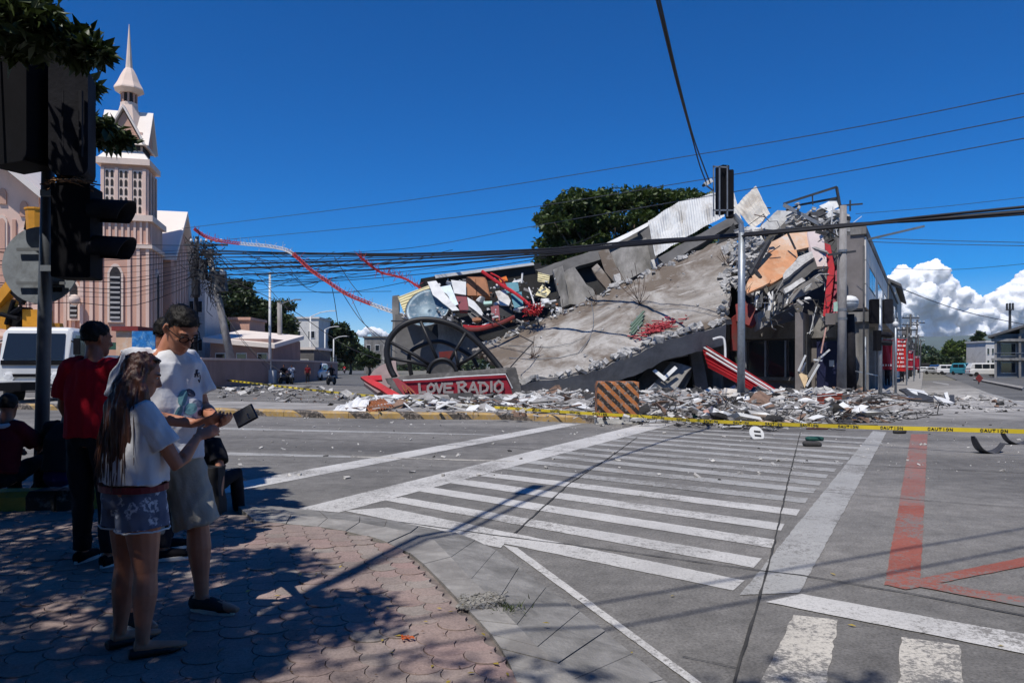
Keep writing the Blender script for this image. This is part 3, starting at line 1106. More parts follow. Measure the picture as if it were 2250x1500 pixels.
Q('slab_fragment', [(1348, 604, 46.6), (1362, 600, 46.8), (1366, 622, 46.2), (1356, 626, 46.1)], .3, M_crust, .05)
Q('slab_fragment', [(1430, 570, 47.6), (1452, 566, 47.8), (1460, 584, 47), (1440, 596, 46.8)], .4, M_crust, .08)

# white roof sheets on top
sheetc('roof_sheet', [(1424, 486, 47.5), (1495, 441, 48.3), (1509, 522, 46.9), (1440, 563, 46.2)], 13, .02, M_zinc, ruin, .18, 8, seed=2)['label'] = 'white corrugated roof sheet standing up beside the tree'
sheetc('roof_sheet', [(1495, 443, 48.2), (1582, 421, 48.5), (1592, 475, 47.6), (1505, 522, 46.8)], 16, .02, M_zinc, ruin, .12, 8, seed=4)
sheetc('roof_sheet', [(1613, 455, 46.5), (1661, 408, 47.2), (1692, 470, 46), (1655, 505, 45.4)], 8, .03, M_zinc2, ruin, .2, 8, seed=5)['label'] = 'leaning cream roof sheet at the highest point of the ruin'
sheetc('roof_sheet', [(1590, 445, 48.5), (1612, 420, 48.5), (1640, 520, 47), (1600, 500, 47)], 5, .02, M_zinc, ruin, .1, 6, seed=6)
Q('roof_beam', [(1446, 566, 46.2), (1604, 476, 46.6), (1626, 490, 46.2), (1600, 500, 46.3), (1462, 582, 45.8)], .5, M_walld, .04)
Q('roof_beam', [(1556, 556, 45.6), (1612, 488, 45.8), (1628, 520, 45.5), (1596, 536, 45.4)], .3, M_void, .06)
Q('slab_fragment', [(1666, 502, 44.5), (1708, 462, 45.5), (1748, 465, 45.8), (1706, 505, 44.8)], .35, M_ruin_w, .03, 'pale slab piece lying on top of the ruin')
Q('slab_fragment', [(1706, 505, 44.7), (1748, 466, 45.6), (1756, 480, 45.4), (1740, 520, 44.4)], .3, M_walld, .03)
Q('slab_fragment', [(1628, 500, 44.8), (1668, 500, 44.5), (1680, 530, 43.8), (1640, 560, 43.6), (1625, 540, 44)], .3, M_ruin_w, .1)

# right corner: painted wall that slid down
Q('dark_backing', [(1620, 540, 46), (1760, 470, 47), (1870, 470, 47), (1880, 700, 46), (1640, 720, 45)], .3, M_walld)
Q('painted_wall', [(1690, 535, 41.5), (1742, 506, 42), (1776, 512, 42.2), (1779, 541, 41.4), (1740, 551, 41.2), (1690, 552, 41.1)], .25, M_peach, .03, 'peach painted wall piece of the fallen corner')
Q('painted_wall', [(1640, 638, 39), (1641, 622, 39.2), (1672, 572, 40.2), (1690, 551, 41), (1750, 548, 41.2), (1754, 562, 40.8), (1726, 604, 39.8), (1694, 624, 39.3), (1662, 612, 39.3)], .25, M_orange, .05, 'orange painted wall piece of the fallen corner')
Q('painted_wall', [(1640, 640, 38.6), (1660, 612, 39), (1694, 614, 39), (1690, 622, 38.8), (1660, 634, 38.5), (1642, 644, 38.4)], .15, M_orange, .03)
Q('painted_wall', [(1774, 510, 42), (1809, 505, 42.4), (1818, 585, 40.6), (1796, 586, 40.4), (1784, 552, 41)], .22, M_pinkw, .03, 'pale pink wall strip hanging at the corner')
Q('slab_fragment', [(1720, 606, 39.6), (1754, 562, 40.6), (1784, 552, 40.9), (1788, 566, 40.4), (1722, 613, 39.2)], .2, M_crust, .05)
Q('floor_slab', [(1712, 622, 39.4), (1790, 566, 40.6), (1796, 588, 40.4), (1722, 644, 39.2), (1706, 634, 39.2)], 1.2, M_walld, .03, 'thick dark broken floor edge of the corner')
Q('floor_slab', [(1722, 634, 38.8), (1762, 610, 39.4), (1770, 616, 39.3), (1726, 644, 38.7)], .12, M_ruin_w, .03)
Q('floor_slab', [(1660, 690, 39.4), (1722, 648, 39.3), (1800, 600, 40), (1818, 592, 40.3), (1814, 620, 40), (1740, 664, 39.4), (1672, 722, 39)], .8, M_beam, .06)
Q('floor_slab', [(1664, 706, 40), (1740, 662, 40), (1750, 682, 40), (1760, 700, 40.2), (1672, 722, 39.8)], .5, M_walld, .04)
Q('red_wall', [(1616, 668, 40), (1636, 660, 40), (1684, 694, 39.5), (1652, 716, 39.4), (1618, 706, 39.8)], .3, M_redd, .03, 'dark red wall piece beside the signal pole')
Q('red_wall', [(1606, 700, 40.5), (1620, 690, 40.5), (1622, 770, 40.5), (1608, 770, 40.5)], .3, M_redd, .03)
# rags and cladding strips that hang from the broken edge
M_rag = mat('torn_white_cladding', (.62, .61, .59), .8, var=.2, vs=4)
for k in range(26):
    x = rng.uniform(1660, 1726); y = rng.uniform(640, 668); Y = 38.6 + rng.random()
    w = rng.uniform(3, 9); h = rng.uniform(10, 34)
    Q('torn_strip', [(x, y, Y), (x + w, y - rng.uniform(-3, 5), Y), (x + w + rng.uniform(-6, 4), y + h * rng.uniform(.6, 1), Y - .2), (x + rng.uniform(-5, 6), y + h, Y - .2)], .03, M_rag if rng.random() < .6 else M_steeld)
# rubble wedged between slab edge and corner
mb = MB()
for k in range(420):
    x = rng.gauss(1648, 16); y = rng.uniform(505, 640)
    Y = 44.5 - (y - 505) / 135 * 4 + rng.gauss(0, .4)
    s = rng.uniform(.08, .38)
    mb.chunk(P(x, y, Y), (s * rng.uniform(.6, 2.2), s, s * rng.uniform(.3, .8)), rng)
for k in range(300):
    x = rng.uniform(1730, 1860); y = rng.gauss(490, 14) 
    s = rng.uniform(.08, .34)
    mb.chunk(P(x, y, 44.5 + rng.gauss(0, .6)), (s * rng.uniform(.6, 2.2), s, s * rng.uniform(.3, .8)), rng)
mb.build('wedged_rubble', M_crust, ruin, kind='stuff')
# sticks, pipes, metal frame on the top
def stick(px, w, m, name='metal_bar'):
    mb = MB()
    for a, b in zip(px[:-1], px[1:]):
        mb.bar(P(*a), P(*b), w)
    return mb.build(name, m, ruin)
stick([(1722, 448, 44), (1838, 411, 44), (1848, 466, 44)], .13, M_steeld)
stick([(1728, 462, 44.3), (1760, 450, 44.3), (1845, 434, 44.2)], .12, M_steeld)
stick([(1722, 450, 43.8), (1806, 496, 43)], .2, M_steel)
stick([(1785, 430, 44), (1786, 450, 44)], .06, M_steeld)
stick([(1846, 452, 43.5), (1895, 448, 43.5)], .09, M_steeld)
stick([(1868, 440, 43.5), (1868, 464, 43.5)], .07, M_steeld)
stick([(1890, 530, 39), (2031, 497, 36)], .09, M_steel)
stick([(1650, 560, 41), (1700, 520, 41)], .12, M_steeld)
stick([(1640, 620, 39.4), (1690, 530, 40.5)], .2, M_steeld)
stick([(1644, 574, 40), (1670, 610, 39.5)], .2, M_steeld)
stick([(1730, 510, 40.6), (1748, 548, 40.6)], .09, M_steeld)
stick([(1690, 556, 40.4), (1714, 540, 40.4)], .05, M_steeld)
stick([(1596, 455, 48), (1694, 457, 48)], .06, M_steeld)
Q('roof_tank', [(1780, 466, 43.8), (1810, 462, 43.8), (1812, 484, 43.6), (1790, 490, 43.6)], .9, M_steeld, .02)
Q('roof_sheet', [(1800, 452, 44), (1842, 432, 44.4), (1846, 452, 44), (1822, 466, 43.8)], .05, M_cream, .05)
Q('roof_sheet', [(1812, 468, 43.4), (1846, 458, 43.8), (1846, 470, 43.6), (1820, 478, 43.2)], .1, M_ruin_w, .02)

# standing shop behind the pole and its long facade on the street ------
shop = thing('shop_row', 'grey three storey shop row standing beside the ruin along the street', 'building', (18, 40, 0))
def FP(t_, z, out=0.0):
    """point of the shop front: t metres along the street, z up, out towards the street"""
    base = V((18.15, 37.4, 0))
    p = base + DR * t_ + NR * out
    return V((p.x, p.y, z))
def fbox(name, t0, t1, z0, z1, o0, o1, m, parent=shop):
    mb = MB()
    poly = [FP(t0, z0, o0), FP(t1, z0, o0), FP(t1, z0, o1), FP(t0, z0, o1)]
    mb.prism(poly, (0, 0, z1 - z0))
    return mb.build(name, m, parent, fix=True)
M_tile = mat('cream_facade_tile', (.66, .62, .56), .6, 0, var=.12, vs=1, bump=.1, dirt=(.4, .36, .32), da=.35, ds=.6, streak=True)
M_tile2 = mat('grey_facade_tile', (.56, .54, .52), .6, 0, var=.12, vs=1, bump=.1, dirt=(.3, .28, .26), da=.35, ds=.6, streak=True)
M_browng = mat('brown_grey_wall', (.19, .17, .16), .9, 0, var=.25, vs=.8, bump=.2)  # plain brown-grey wall colour with random variation
# end wall that faces the crossing
def endbox(name, s0, s1, z0, z1, d0, d1, m):
    """block of the end wall: s metres to the left of the corner, d metres deep"""
    mb = MB()
    def E(s_, d_):
        p = V((18.15, 37.4, 0)) - NR * s_ + DR * d_
        return V((p.x, p.y, z0))
    mb.prism([E(s0, d0), E(s1, d0), E(s1, d1), E(s0, d1)], (0, 0, z1 - z0))
    return mb.build(name, m, shop, fix=True)
endbox('wall', .1, 1.35, 4.4, 8.2, .1, .5, M_browng)
endbox('wall', .1, 1.9, 3.7, 4.3, .0, .6, M_browng)
endbox('wall', .1, 9.5, .1, 3.7, 2.6, 3.0, M_browng)
endbox('sign_band', 1.6, 8.2, 3.1, 4.4, 2.3, 2.55, M_wallg)
endbox('pillar', 7.6, 8.1, .1, 3.8, 1.2, 1.7, M_wallg)
endbox('pillar', .2, .7, .1, 3.8, .1, .6, M_wallg)
M_navy = mat('navy_door', (.012, .015, .05), .5, 0, var=.2)
dd = endbox('door', 1.0, 2.6, .15, 2.9, 2.3, 2.5, M_navy); dd['label'] = 'dark blue double door in the shaded ground floor'
endbox('notice', 1.7, 1.95, 1.5, 1.85, 2.26, 2.29, M_cream)
for k in range(4):
    endbox('window_frame', 3.1 + k * 1.1, 3.2 + k * 1.1, .9, 3.0, 2.25, 2.4, M_steel)
    endbox('window_pane', 3.22 + k * 1.1, 4.08 + k * 1.1, .95, 2.95, 2.4, 2.44, glass_mat('dark_glass'))
endbox('window_sill', 3.0, 7.5, .7, .9, 2.2, 2.5, M_wallg)
# street front: upper storeys with cladding panels, arcade below
fbox('wall', 0, 26, 4.5, 8.3, -1.0, -.06, M_browng)
fbox('wall', 9, 26, 4.5, 8.3, -6, -1.02, M_browng)
fbox('wall', 0, 50, .1, 4.4, -3.4, -3.0, M_browng)
fbox('canopy', -.2, 26, 3.8, 4.3, -1.4, .8, M_wallg)
for i in range(9):
    for j in range(3):
        t0, t1 = i * 2.8 + .05, i * 2.8 + 2.75
        if j == 1 and i % 3:
            fw = fbox('window', t0, t1, 4.55 + j * 1.22, 4.55 + j * 1.22 + 1.18, -.05, .01, M_steeld)
            for q in (0, 1):
                fbox('pane', t0 + .08 + q * 1.35, t0 + 1.28 + q * 1.35, 4.63 + j * 1.22, 4.47 + j * 1.22 + 1.18, .01, .03, glass_mat('dark_glass'), fw)
            continue
        fbox('facade_tile', t0, t1, 4.55 + j * 1.22, 4.55 + j * 1.22 + 1.18, -.05, .03, M_tile if (i // 3) % 2 == 0 else M_tile2)
fbox('parapet', -.1, 26, 8.3, 8.7, -.7, .05, M_wallg)
for k in range(9):
    fbox('pillar', k * 5.5, k * 5.5 + .45, .1, 4.2, -.3, .15, M_wallg)
for k in range(7):
    fbox('shutter', k * 5.5 + .8, k * 5.5 + 5, .15, 3.3, -2.98, -2.9, M_steeld)
# second house of the row with a sloping roof
fbox('wall', 26, 48, 3.9, 8.2, -4, .1, M_wallg)
mb = MB()
mb.prism([FP(26, 8.25, .2), FP(48.2, 8.25, .2), FP(48.2, 11, -5), FP(26, 11, -5)], (0, 0, .25))
mb.build('roof', M_walld, shop, fix=True)
mb = MB()
mb.prism([FP(26, 8.2, .1), FP(26, 11, -5), FP(26, 8.2, -5)], DR * .2)
mb.build('gable', M_walld, shop, fix=True)
for k in range(5):
    fbox('window', 27.5 + k * 4.2, 30 + k * 4.2, 5.2, 7.2, .1, .16, M_zinc if k % 2 else glass_mat('dark_glass'))
fbox('canopy', 26, 49, 3.6, 3.9, -3, .9, M_wallg)
# further white house
far = thing('corner_house', 'white rendered house with a grey roof further down the street', 'building', FP(70, 0))
M_wr = mat('white_render', (.62, .60, .56), .9, 0, var=.1, vs=.5, bump=.1, dirt=(.4, .38, .35), da=.3, ds=.5)
fbox('wall', 52, 78, .1, 10.5, -8, -.2, M_wr, far)
mb = MB()
mb.prism([FP(51.5, 10.5, .4), FP(79, 10.5, .4), FP(79, 13, -4), FP(51.5, 13, -4)], (0, 0, .3))
mb.prism([FP(51.5, 10.5, -8.4), FP(79, 10.5, -8.4), FP(79, 13, -4), FP(51.5, 13, -4)], (0, 0, .3))
mb.build('roof', M_walld, far, fix=True)
mb = MB(); mb.prism([FP(52, 10.5, -.2), FP(52, 12.9, -4), FP(52, 10.5, -8)], DR * .2); mb.build('gable', M_wr, far, fix=True)
for k in range(4):
    fbox('window', 54 + k * 6, 57 + k * 6, 5, 7.5, -.22, -.15, glass_mat('dark_glass'), far)
for k in range(10):
    hgt = 5 + (k * 37 % 5)
    fh = thing('far_house', ['low cream', 'tall grey', 'low brown', 'mid white', 'plain beige'][k % 5] + ' house far down the street, ' + ['first', 'second', 'third', 'fourth', 'fifth', 'sixth', 'seventh', 'eighth', 'ninth', 'tenth'][k] + ' beyond the white house', 'building', FP(90 + 22 * k, 0), 'houses far down the street')
    fbox('wall', 80 + 22 * k, 101 + 22 * k, .1, hgt, -9, -.4, [M_tile, M_wallg, M_browng, M_wr, M_tile2][k % 5], fh)
    fbox('roof', 79.8 + 22 * k, 101.2 + 22 * k, hgt, hgt + .4, -9.3, .1, M_walld, fh)
# ================================================================== church and the left side of the street
M_pink = mat('church_pink', (.58, .34, .25), .85, 0, var=.1, vs=.35, bump=.1, bs=6, dirt=(.42, .28, .23), da=.35, ds=.25, streak=True)
M_pinkl = mat('church_pale_pink', (.72, .51, .415), .85, 0, var=.08, vs=.4, bump=.1, dirt=(.52, .4, .34), da=.3, ds=.4, streak=True)
M_trimw = mat('church_white', (.74, .58, .48), .8, 0, var=.07, vs=.4, bump=.05, dirt=(.55, .46, .4), da=.25, ds=.4)
M_roofw = mat('church_roof', (.74, .66, .59), .6, 0, var=.06, vs=.4, bump=.05)
M_slat = mat('grey_louvre', (.16, .16, .17), .5, 0, var=.2)
M_dk = mat('church_opening', (.035, .03, .03), .9, 0, var=.3, bump=0)
church = thing('church', 'tall pink church with a white needle spire behind the traffic lights', 'church', (-30.85, 62, 0))
OC = V((-30.85, 62, 0)); UL = V((-.972, -.235, 0)); VB = V((-.235, .972, 0))
def C(a, d, z):
    return OC + UL * a + VB * d + V((0, 0, z))
def cbox(name, a0, a1, d0, d1, z0, z1, m, parent=church):
    mb = MB()
    mb.prism([C(a0, d0, z0), C(a1, d0, z0), C(a1, d1, z0), C(a0, d1, z0)], (0, 0, z1 - z0))
    return mb.build(name, m, parent, fix=True)
def carch(mb, a0, a1, d0, d1, z0, z1, seg=8):
    """pointed-arch prism"""
    r_ = (a1 - a0) / 2; c_ = (a0 + a1) / 2
    pts = [C(a0, d0, z0), C(a1, d0, z0)]
    for k in range(seg + 1):
        t_ = k / seg
        aa = a1 - (a1 - a0) * t_
        zz = z1 - r_ * 1.3 + r_ * 1.3 * (1 - abs(2 * t_ - 1) ** 2.2)
        pts.append(C(aa, d0, zz))
    mb.prism(pts, VB * (d1 - d0))
def carch_side(mb, d0, d1, a0, a1, z0, z1, seg=6):
    r_ = (d1 - d0) / 2
    pts = [C(a0, d0, z0), C(a0, d1, z0)]
    for k in range(seg + 1):
        t_ = k / seg
        dd_ = d1 - (d1 - d0) * t_
        zz = z1 - r_ * 1.3 + r_ * 1.3 * (1 - abs(2 * t_ - 1) ** 2.2)
        pts.append(C(a0, dd_, zz))
    mb.prism(pts, UL * (a1 - a0))
# tower base
cbox('tower_base', 0, 5.3, 0, 4.6, 0, 14.0, M_pink)
for k in range(8):
    a = .02 + k * .72
    if 2.0 < a + .1 < 3.1:
        continue
    cbox('pilaster', a, a + .26, -.14, .02, 2.6, 11.5, M_pinkl)
for k in range(5):
    cbox('pilaster', -.14, .02, .15 + k * .95, .4 + k * .95, 2.6, 11.5, M_pinkl)
cbox('string_course', -.25, 5.5, -.25, 4.8, 11.5, 11.85, M_trimw)
cbox('string_course', -.3, 5.5, -.32, 4.9, 13.8, 14.3, M_trimw)
for k in range(11):
    cbox('frieze_rib', .1 + k * .48, .28 + k * .48, -.1, .02, 11.85, 13.8, M_pinkl)
for k in range(9):
    cbox('frieze_rib', -.1, .02, .2 + k * .48, .38 + k * .48, 11.85, 13.8, M_pinkl)
def slat_window(a0, a1, z0, z1, d=-.16):
    mb = MB(); carch(mb, a0 - .18, a1 + .18, d, d + .2, z0 - .2, z1 + .25)
    w = mb.build('window', M_trimw, church, fix=True)
    mb = MB(); carch(mb, a0, a1, d - .02, d + .08, z0, z1)
    mb.build('pane', M_dk, w, fix=True)
    n = int((z1 - z0 - .6) / .42)
    for k in range(n):
        mb = MB()
        zz = z0 + .1 + k * .42
        mb.prism([C(a0 + .05, d - .1, zz), C(a1 - .05, d - .1, zz), C(a1 - .05, d - .03, zz + .16), C(a0 + .05, d - .03, zz + .16)], (0, 0, .05))
        mb.build('slat', M_slat, w, fix=True)
slat_window(2.2, 3.05, 5.4, 9.9)
slat_window(5.0 + .9, 5.0 + 1.5, 5.6, 8.6, 1.2)
mb = MB(); carch_side(mb, 1.6, 2.6, -.2, .05, 5.2, 10); w = mb.build('window', M_trimw, church, fix=True)
mb = MB(); carch_side(mb, 1.75, 2.45, -.23, -.1, 5.4, 9.6); mb.build('pane', M_dk, w, fix=True)
# upper tower
TA0, TA1, TD0, TD1 = .35, 3.85, .35, 3.6
cbox('tower', TA0, TA1, TD0, TD1, 14.0, 18.6, M_pink)
for k in range(4):
    a = TA0 + k * 1.08
    cbox('pilaster', a, a + .26, TD0 - .15, TD0 + .02, 14.3, 18.3, M_pinkl)
for k in range(4):
    d = TD0 + k * 1.0
    cbox('pilaster', TA0 - .15, TA0 + .02, d, d + .25, 14.3, 18.3, M_pinkl)
    if k < 3:
        cbox('louvre', TA0 - .03, TA0 + .02, d + .3, d + .95, 14.6, 18.1, M_dk)
for k in range(3):
    a = TA0 + .27 + k * 1.08
    cbox('lattice_panel', a, a + .8, TD0 - .06, TD0 + .02, 14.4, 18.2, M_trimw)
    for r_ in range(5):
        for q in range(2):
            mb = MB()
            z0 = 14.55 + r_ * .74
            carch(mb, a + .1 + q * .38, a + .32 + q * .38, TD0 - .085, TD0 - .03, z0, z0 + .58, 6)
            mb.build('small_window', M_dk, church, fix=True)
cbox('cornice', .0, 4.2, 0, 3.95, 18.6, 19.1, M_trimw)
mb = MB()
mb.add([C(.1, .1, 19.1), C(4.1, .1, 19.1), C(4.1, 3.85, 19.1), C(.1, 3.85, 19.1), C(.7, .7, 19.9), C(3.5, .7, 19.9), C(3.5, 3.3, 19.9), C(.7, 3.3, 19.9)],
       [(0, 1, 5, 4), (1, 2, 6, 5), (2, 3, 7, 6), (3, 0, 4, 7), (4, 5, 6, 7)])
mb.build('cornice', M_roofw, church, fix=True)
cbox('belfry', .75, 3.45, .75, 3.3, 19.8, 21.6, M_pinkl)
for k in range(5):
    mb = MB(); carch(mb, .9 + k * .5, 1.22 + k * .5, .68, .8, 20.0, 21.3, 6); mb.build('small_window', M_dk, church, fix=True)
    mb = MB(); carch_side(mb, .9 + k * .48, 1.2 + k * .48, .68, .8, 20.0, 21.3); mb.build('small_window', M_dk, church, fix=True)
# cross gables
ca, cd = 2.1, 2.0
def gable(front):
    mb = MB()
    z0, z1, hw, ov = 20.4, 23.7, 1.75, 1.95
    th = .28
    if front:
        f = lambda s_, d_, z: C(ca + s_, cd + d_, z)
    else:
        f = lambda s_, d_, z: C(ca + d_, cd + s_, z)
    for sg in (-1, 1):
        mb.add([f(0, -ov, z1), f(0, ov, z1), f(sg * hw, ov, z0), f(sg * hw, -ov, z0), f(0, -ov, z1 - th), f(0, ov, z1 - th), f(sg * (hw - .12), ov, z0 - .05), f(sg * (hw - .12), -ov, z0 - .05)],
               [(0, 1, 2, 3), (4, 5, 6, 7), (0, 3, 7, 4), (1, 2, 6, 5), (2, 3, 7, 6)])
    mb.build('gable_roof', M_roofw, church, fix=True)
    mb = MB()
    mb.prism([f(-hw + .3, -ov + .35, z0), f(hw - .3, -ov + .35, z0), f(0, -ov + .35, z1 - .5)], (f(0, ov - .35, 0) - f(0, -ov + .35, 0)))
    mb.build('gable_wall', M_pink, church, fix=True)
gable(True); gable(False)
cc = C(ca, cd, 0)
mb = MB(); mb.lathe([(1.3, 22.0), (.72, 24.1), (.72, 24.35), (.6, 24.4)], cc, 8); mb.build('lantern_base', M_trimw, church)
mb = MB(); mb.lathe([(.52, 24.3), (.52, 25.6)], cc, 8); mb.build('lantern', M_dk, church)
for k in range(8):
    th = math.pi * 2 * (k + .5) / 8
    mb = MB(); mb.box(cc + V((.58 * math.cos(th), .58 * math.sin(th), 24.95)), (.13, .13, 1.3)); mb.build('lantern_post', M_pink, church)
mb = MB(); mb.lathe([(.8, 25.2), (1.24, 25.5), (1.22, 25.62), (.95, 26.1), (.66, 26.8), (.4, 27.3), (.34, 27.36)], cc, 8); mb.build('lantern_cap', M_trimw, church)
mb = MB(); mb.lathe([(.36, 27.3), (.3, 27.45), (.24, 28.2), (.05, 30.9), (.02, 31.3)], cc, 8); mb.build('spire', M_trimw, church)
# right wing, its gable turned to the side street
WD0, WD1, WDm = 5.2, 14.5, 9.9
mb = MB()
mb.prism([C(-.6, WD0, 0), C(-.6, WD1, 0), C(-.6, WD1, 11.6), C(-.6, WDm, 16.2), C(-.6, WD0, 11.6)], UL * 8)
mb.build('wing', M_pink, church, fix=True)
mb = MB()
for sg, d in ((-1, WD0 - .6), (1, WD1 + .6)):
    mb.add([C(-1.2, WDm, 16.75), C(8, WDm, 16.75), C(8, d, 11.7), C(-1.2, d, 11.7), C(-1.2, WDm, 16.3), C(8, WDm, 16.3), C(8, d, 11.25), C(-1.2, d, 11.25)],
           [(0, 1, 2, 3), (4, 5, 6, 7), (0, 3, 7, 4), (2, 3, 7, 6), (1, 2, 6, 5)])
mb.build('wing_roof', M_roofw, church, fix=True)
for k in range(7):
    d = WD0 + .4 + k * 1.25
    cbox('pilaster', -.85, -.58, d, d + .3, 1.0, 10.5 + 3 * (1 - abs(k - 3.3) / 3.5), M_pinkl)
    mb = MB(); carch_side(mb, d + .5, d + 1.05, -.7, -.55, 3.4, 9.0); w = mb.build('window', M_slat, church, fix=True)
# link and nave
cbox('link_wall', 5.3, 9.4, 1.6, 6, 0, 13.2, M_pink)
for k in range(6):
    cbox('pilaster', 5.5 + k * .66, 5.74 + k * .66, 1.46, 1.62, 1.5, 12.6, M_pinkl)
NA0, NA1, NAm = 8.6, 25, 16.8
mb = MB()
mb.prism([C(NA0, .6, 0), C(NA1, .6, 0), C(NA1, .6, 15.6), C(NAm, .6, 22.6), C(NA0, .6, 15.6)], VB * 24)
mb.build('nave', M_pinkl, church, fix=True)
mb = MB()
for sg, a in ((1, NA0 - .9), (-1, NA1 + .9)):
    mb.add([C(NAm, -1.1, 23.5), C(NAm, 25, 23.5), C(a, 25, 15.6), C(a, -1.1, 15.6), C(NAm, -1.1, 22.9), C(NAm, 25, 22.9), C(a, 25, 15.0), C(a, -1.1, 15.0)],
           [(0, 1, 2, 3), (4, 5, 6, 7), (0, 3, 7, 4), (2, 3, 7, 6), (1, 2, 6, 5)])
mb.build('nave_roof', M_roofw, church, fix=True)
for k in range(5):
    a = NA0 + .7 + k * 1.55
    top = 13.0 + k * .95
    mb = MB(); carch(mb, a, a + .75, .42, .62, 5.0, top); w = mb.build('window', M_trimw, church, fix=True)
    mb = MB(); carch(mb, a + .15, a + .6, .36, .5, 5.2, top - .3); mb.build('pane', M_pink, w, fix=True)
    cbox('pilaster', a + .95, a + 1.2, .44, .62, 1.5, top + .6, M_pink)
    mb = MB(); carch(mb, a + .1, a + .65, .45, .62, top + .9, top + 2.2); mb.build('niche', M_pink, church, fix=True)
cbox('string_course', NA0 - .1, NA1, .3, .62, 11.0 - 7.0, 11.3 - 7.0, M_trimw)
cbox('porch', 6, 22, -3.2, .6, 0, 3.3, M_pink)
cbox('porch_roof', 5.6, 22.4, -3.6, .7, 3.3, 3.6, M_trimw)
mb = MB(); mb.ball(C(5.55, -.6, 7.0), .45, 10, 6); mb.build('globe_lamp', M_trimw, church, smooth=True)
cbox('air_conditioner', 4.4, 5.2, -.5, -.05, 3.6, 4.3, M_trimw)
cbox('green_sign', 1.2, 3.2, -.9, -.75, 2.9, 3.5, mat('dark_green_paint', (.03, .09, .06), .6))

# boundary wall, halls and houses behind it
M_bwall = mat('pink_wall', (.32, .215, .19), .9, 0, var=.12, vs=.5, bump=.1, dirt=(.22, .15, .13), da=.35, ds=.4, streak=True)
bw = thing('boundary_wall', 'long low pink boundary wall behind the leaning pole', 'wall', G(480, 850) * 1)
wp = [G(440, 854), G(520, 849), G(600, 844), G(690, 837), G(742, 830)]
for a, b in zip(wp[:-1], wp[1:]):
    d = (b - a); n = V((-d.y, d.x, 0)).normalized() * .25
    mb = MB(); mb.prism([a, b, b + n, a + n], (0, 0, 1.95)); mb.build('wall_panel', M_bwall, bw, fix=True)
    mb = MB(); mb.prism([a - n * .3 + V((0, 0, 1.95)), b - n * .3 + V((0, 0, 1.95)), b + n * 1.3 + V((0, 0, 1.95)), a + n * 1.3 + V((0, 0, 1.95))], (0, 0, .16)); mb.build('coping', M_pinkl, bw, fix=True)

def house(name, label, x0, x1, ytop, Y, depth, m, roof=None, rm=None, win=0, cat='building', rot=0, grp=None):
    """box house whose front spans image columns x0..x1 at distance Y"""
    a, b = P(x0, ytop, Y), P(x1, ytop, Y)
    h = a.z
    c = V(((a.x + b.x) / 2, Y, 0)); w = b.x - a.x
    h_ = thing(name, label, cat, c, grp)
    mb = MB(); mb.box(c + V((0, depth / 2, h / 2)), (w, depth, h)); mb.build('wall', m, h_)
    mb = MB()
    if roof == 'gable':
        mb.add([c + V((-w / 2 - .5, -.7, h)), c + V((w / 2 + .5, -.7, h)), c + V((w / 2 + .5, depth / 2, h + depth * .22)), c + V((-w / 2 - .5, depth / 2, h + depth * .22)), c + V((-w / 2 - .5, depth + .7, h)), c + V((w / 2 + .5, depth + .7, h))],
               [(0, 1, 2, 3), (3, 2, 5, 4), (0, 3, 4), (1, 5, 2), (0, 4, 5, 1)])
    elif roof == 'shed':
        mb.add([c + V((-w / 2 - .4, -.8, h + .1)), c + V((w / 2 + .4, -.8, h - w * .09)), c + V((w / 2 + .4, depth, h + 1.2 - w * .09)), c + V((-w / 2 - .4, depth, h + 1.3)), c + V((-w / 2 - .4, -.8, h - .35)), c + V((w / 2 + .4, -.8, h - .4 - w * .09)), c + V((w / 2 + .4, depth, h + .8 - w * .09)), c + V((-w / 2 - .4, depth, h + .9))],
               [(0, 1, 2, 3), (4, 5, 6, 7), (0, 1, 5, 4), (1, 2, 6, 5), (3, 0, 4, 7)])
    else:
        mb.box(c + V((0, depth / 2, h + .15)), (w + .4, depth + .4, .3))
    mb.build('roof', rm or M_walld, h_, fix=True)
    for k in range(win):
        wx = c.x - w / 2 + w * (k + .5) / win
        for zz in ([h * .35, h * .72] if h > 5.5 else [h * .55]):
            mb = MB(); mb.box((wx, Y - .03, zz), (w / win * .5, .08, min(1.3, h * .25)))
            f = mb.build('window', M_cream, h_)
            mb = MB(); mb.box((wx, Y - .07, zz), (w / win * .42, .06, min(1.1, h * .2))); mb.build('pane', glass_mat('dark_glass'), f)
    return h_
house('parish_hall', 'low pink hall with a sloping white roof behind the boundary wall', 462, 600, 744, 70, 9, M_bwall, 'shed', M_roofw, 3)
house('parish_hall', 'low dark hall with a flat white roof beyond the lamp post', 596, 690, 768, 88, 8, M_walld, None, M_roofw, 2)
house('pink_house', 'small pink block above the hall roof', 506, 548, 703, 80, 5, M_pink, None, M_pink, 0)
house('white_house', 'white two storey house at the end of the side street', 638, 700, 700, 125, 8, M_wr, None, M_wr, 2)
house('grey_house', 'grey far house at the end of the side street beside the big wheel', 800, 858, 742, 150, 8, M_wallg, None, M_walld, 3)
house('white_kiosk', 'small white block between the church and the leaning pole', 412, 450, 610, 74, 4, M_wr, None, M_wr, 2)
house('ticket_booth', 'small blue and beige booth behind the man in red', 255, 300, 727, 48, 2.5, M_peach, None, M_redd, 1)
sgn = thing('blue_poster', 'blue poster board behind the people beside the church', 'sign', P(315, 800, 47))
mb = MB(); mb.box(P(316, 757, 47), (1.5, .08, 1.75)); mb.build('board', mat('blue_poster_print', (.02, .16, .42), .5, 0, var=.5, vs=2.5, dirt=(.3, .5, .6), da=.3, ds=2), sgn)
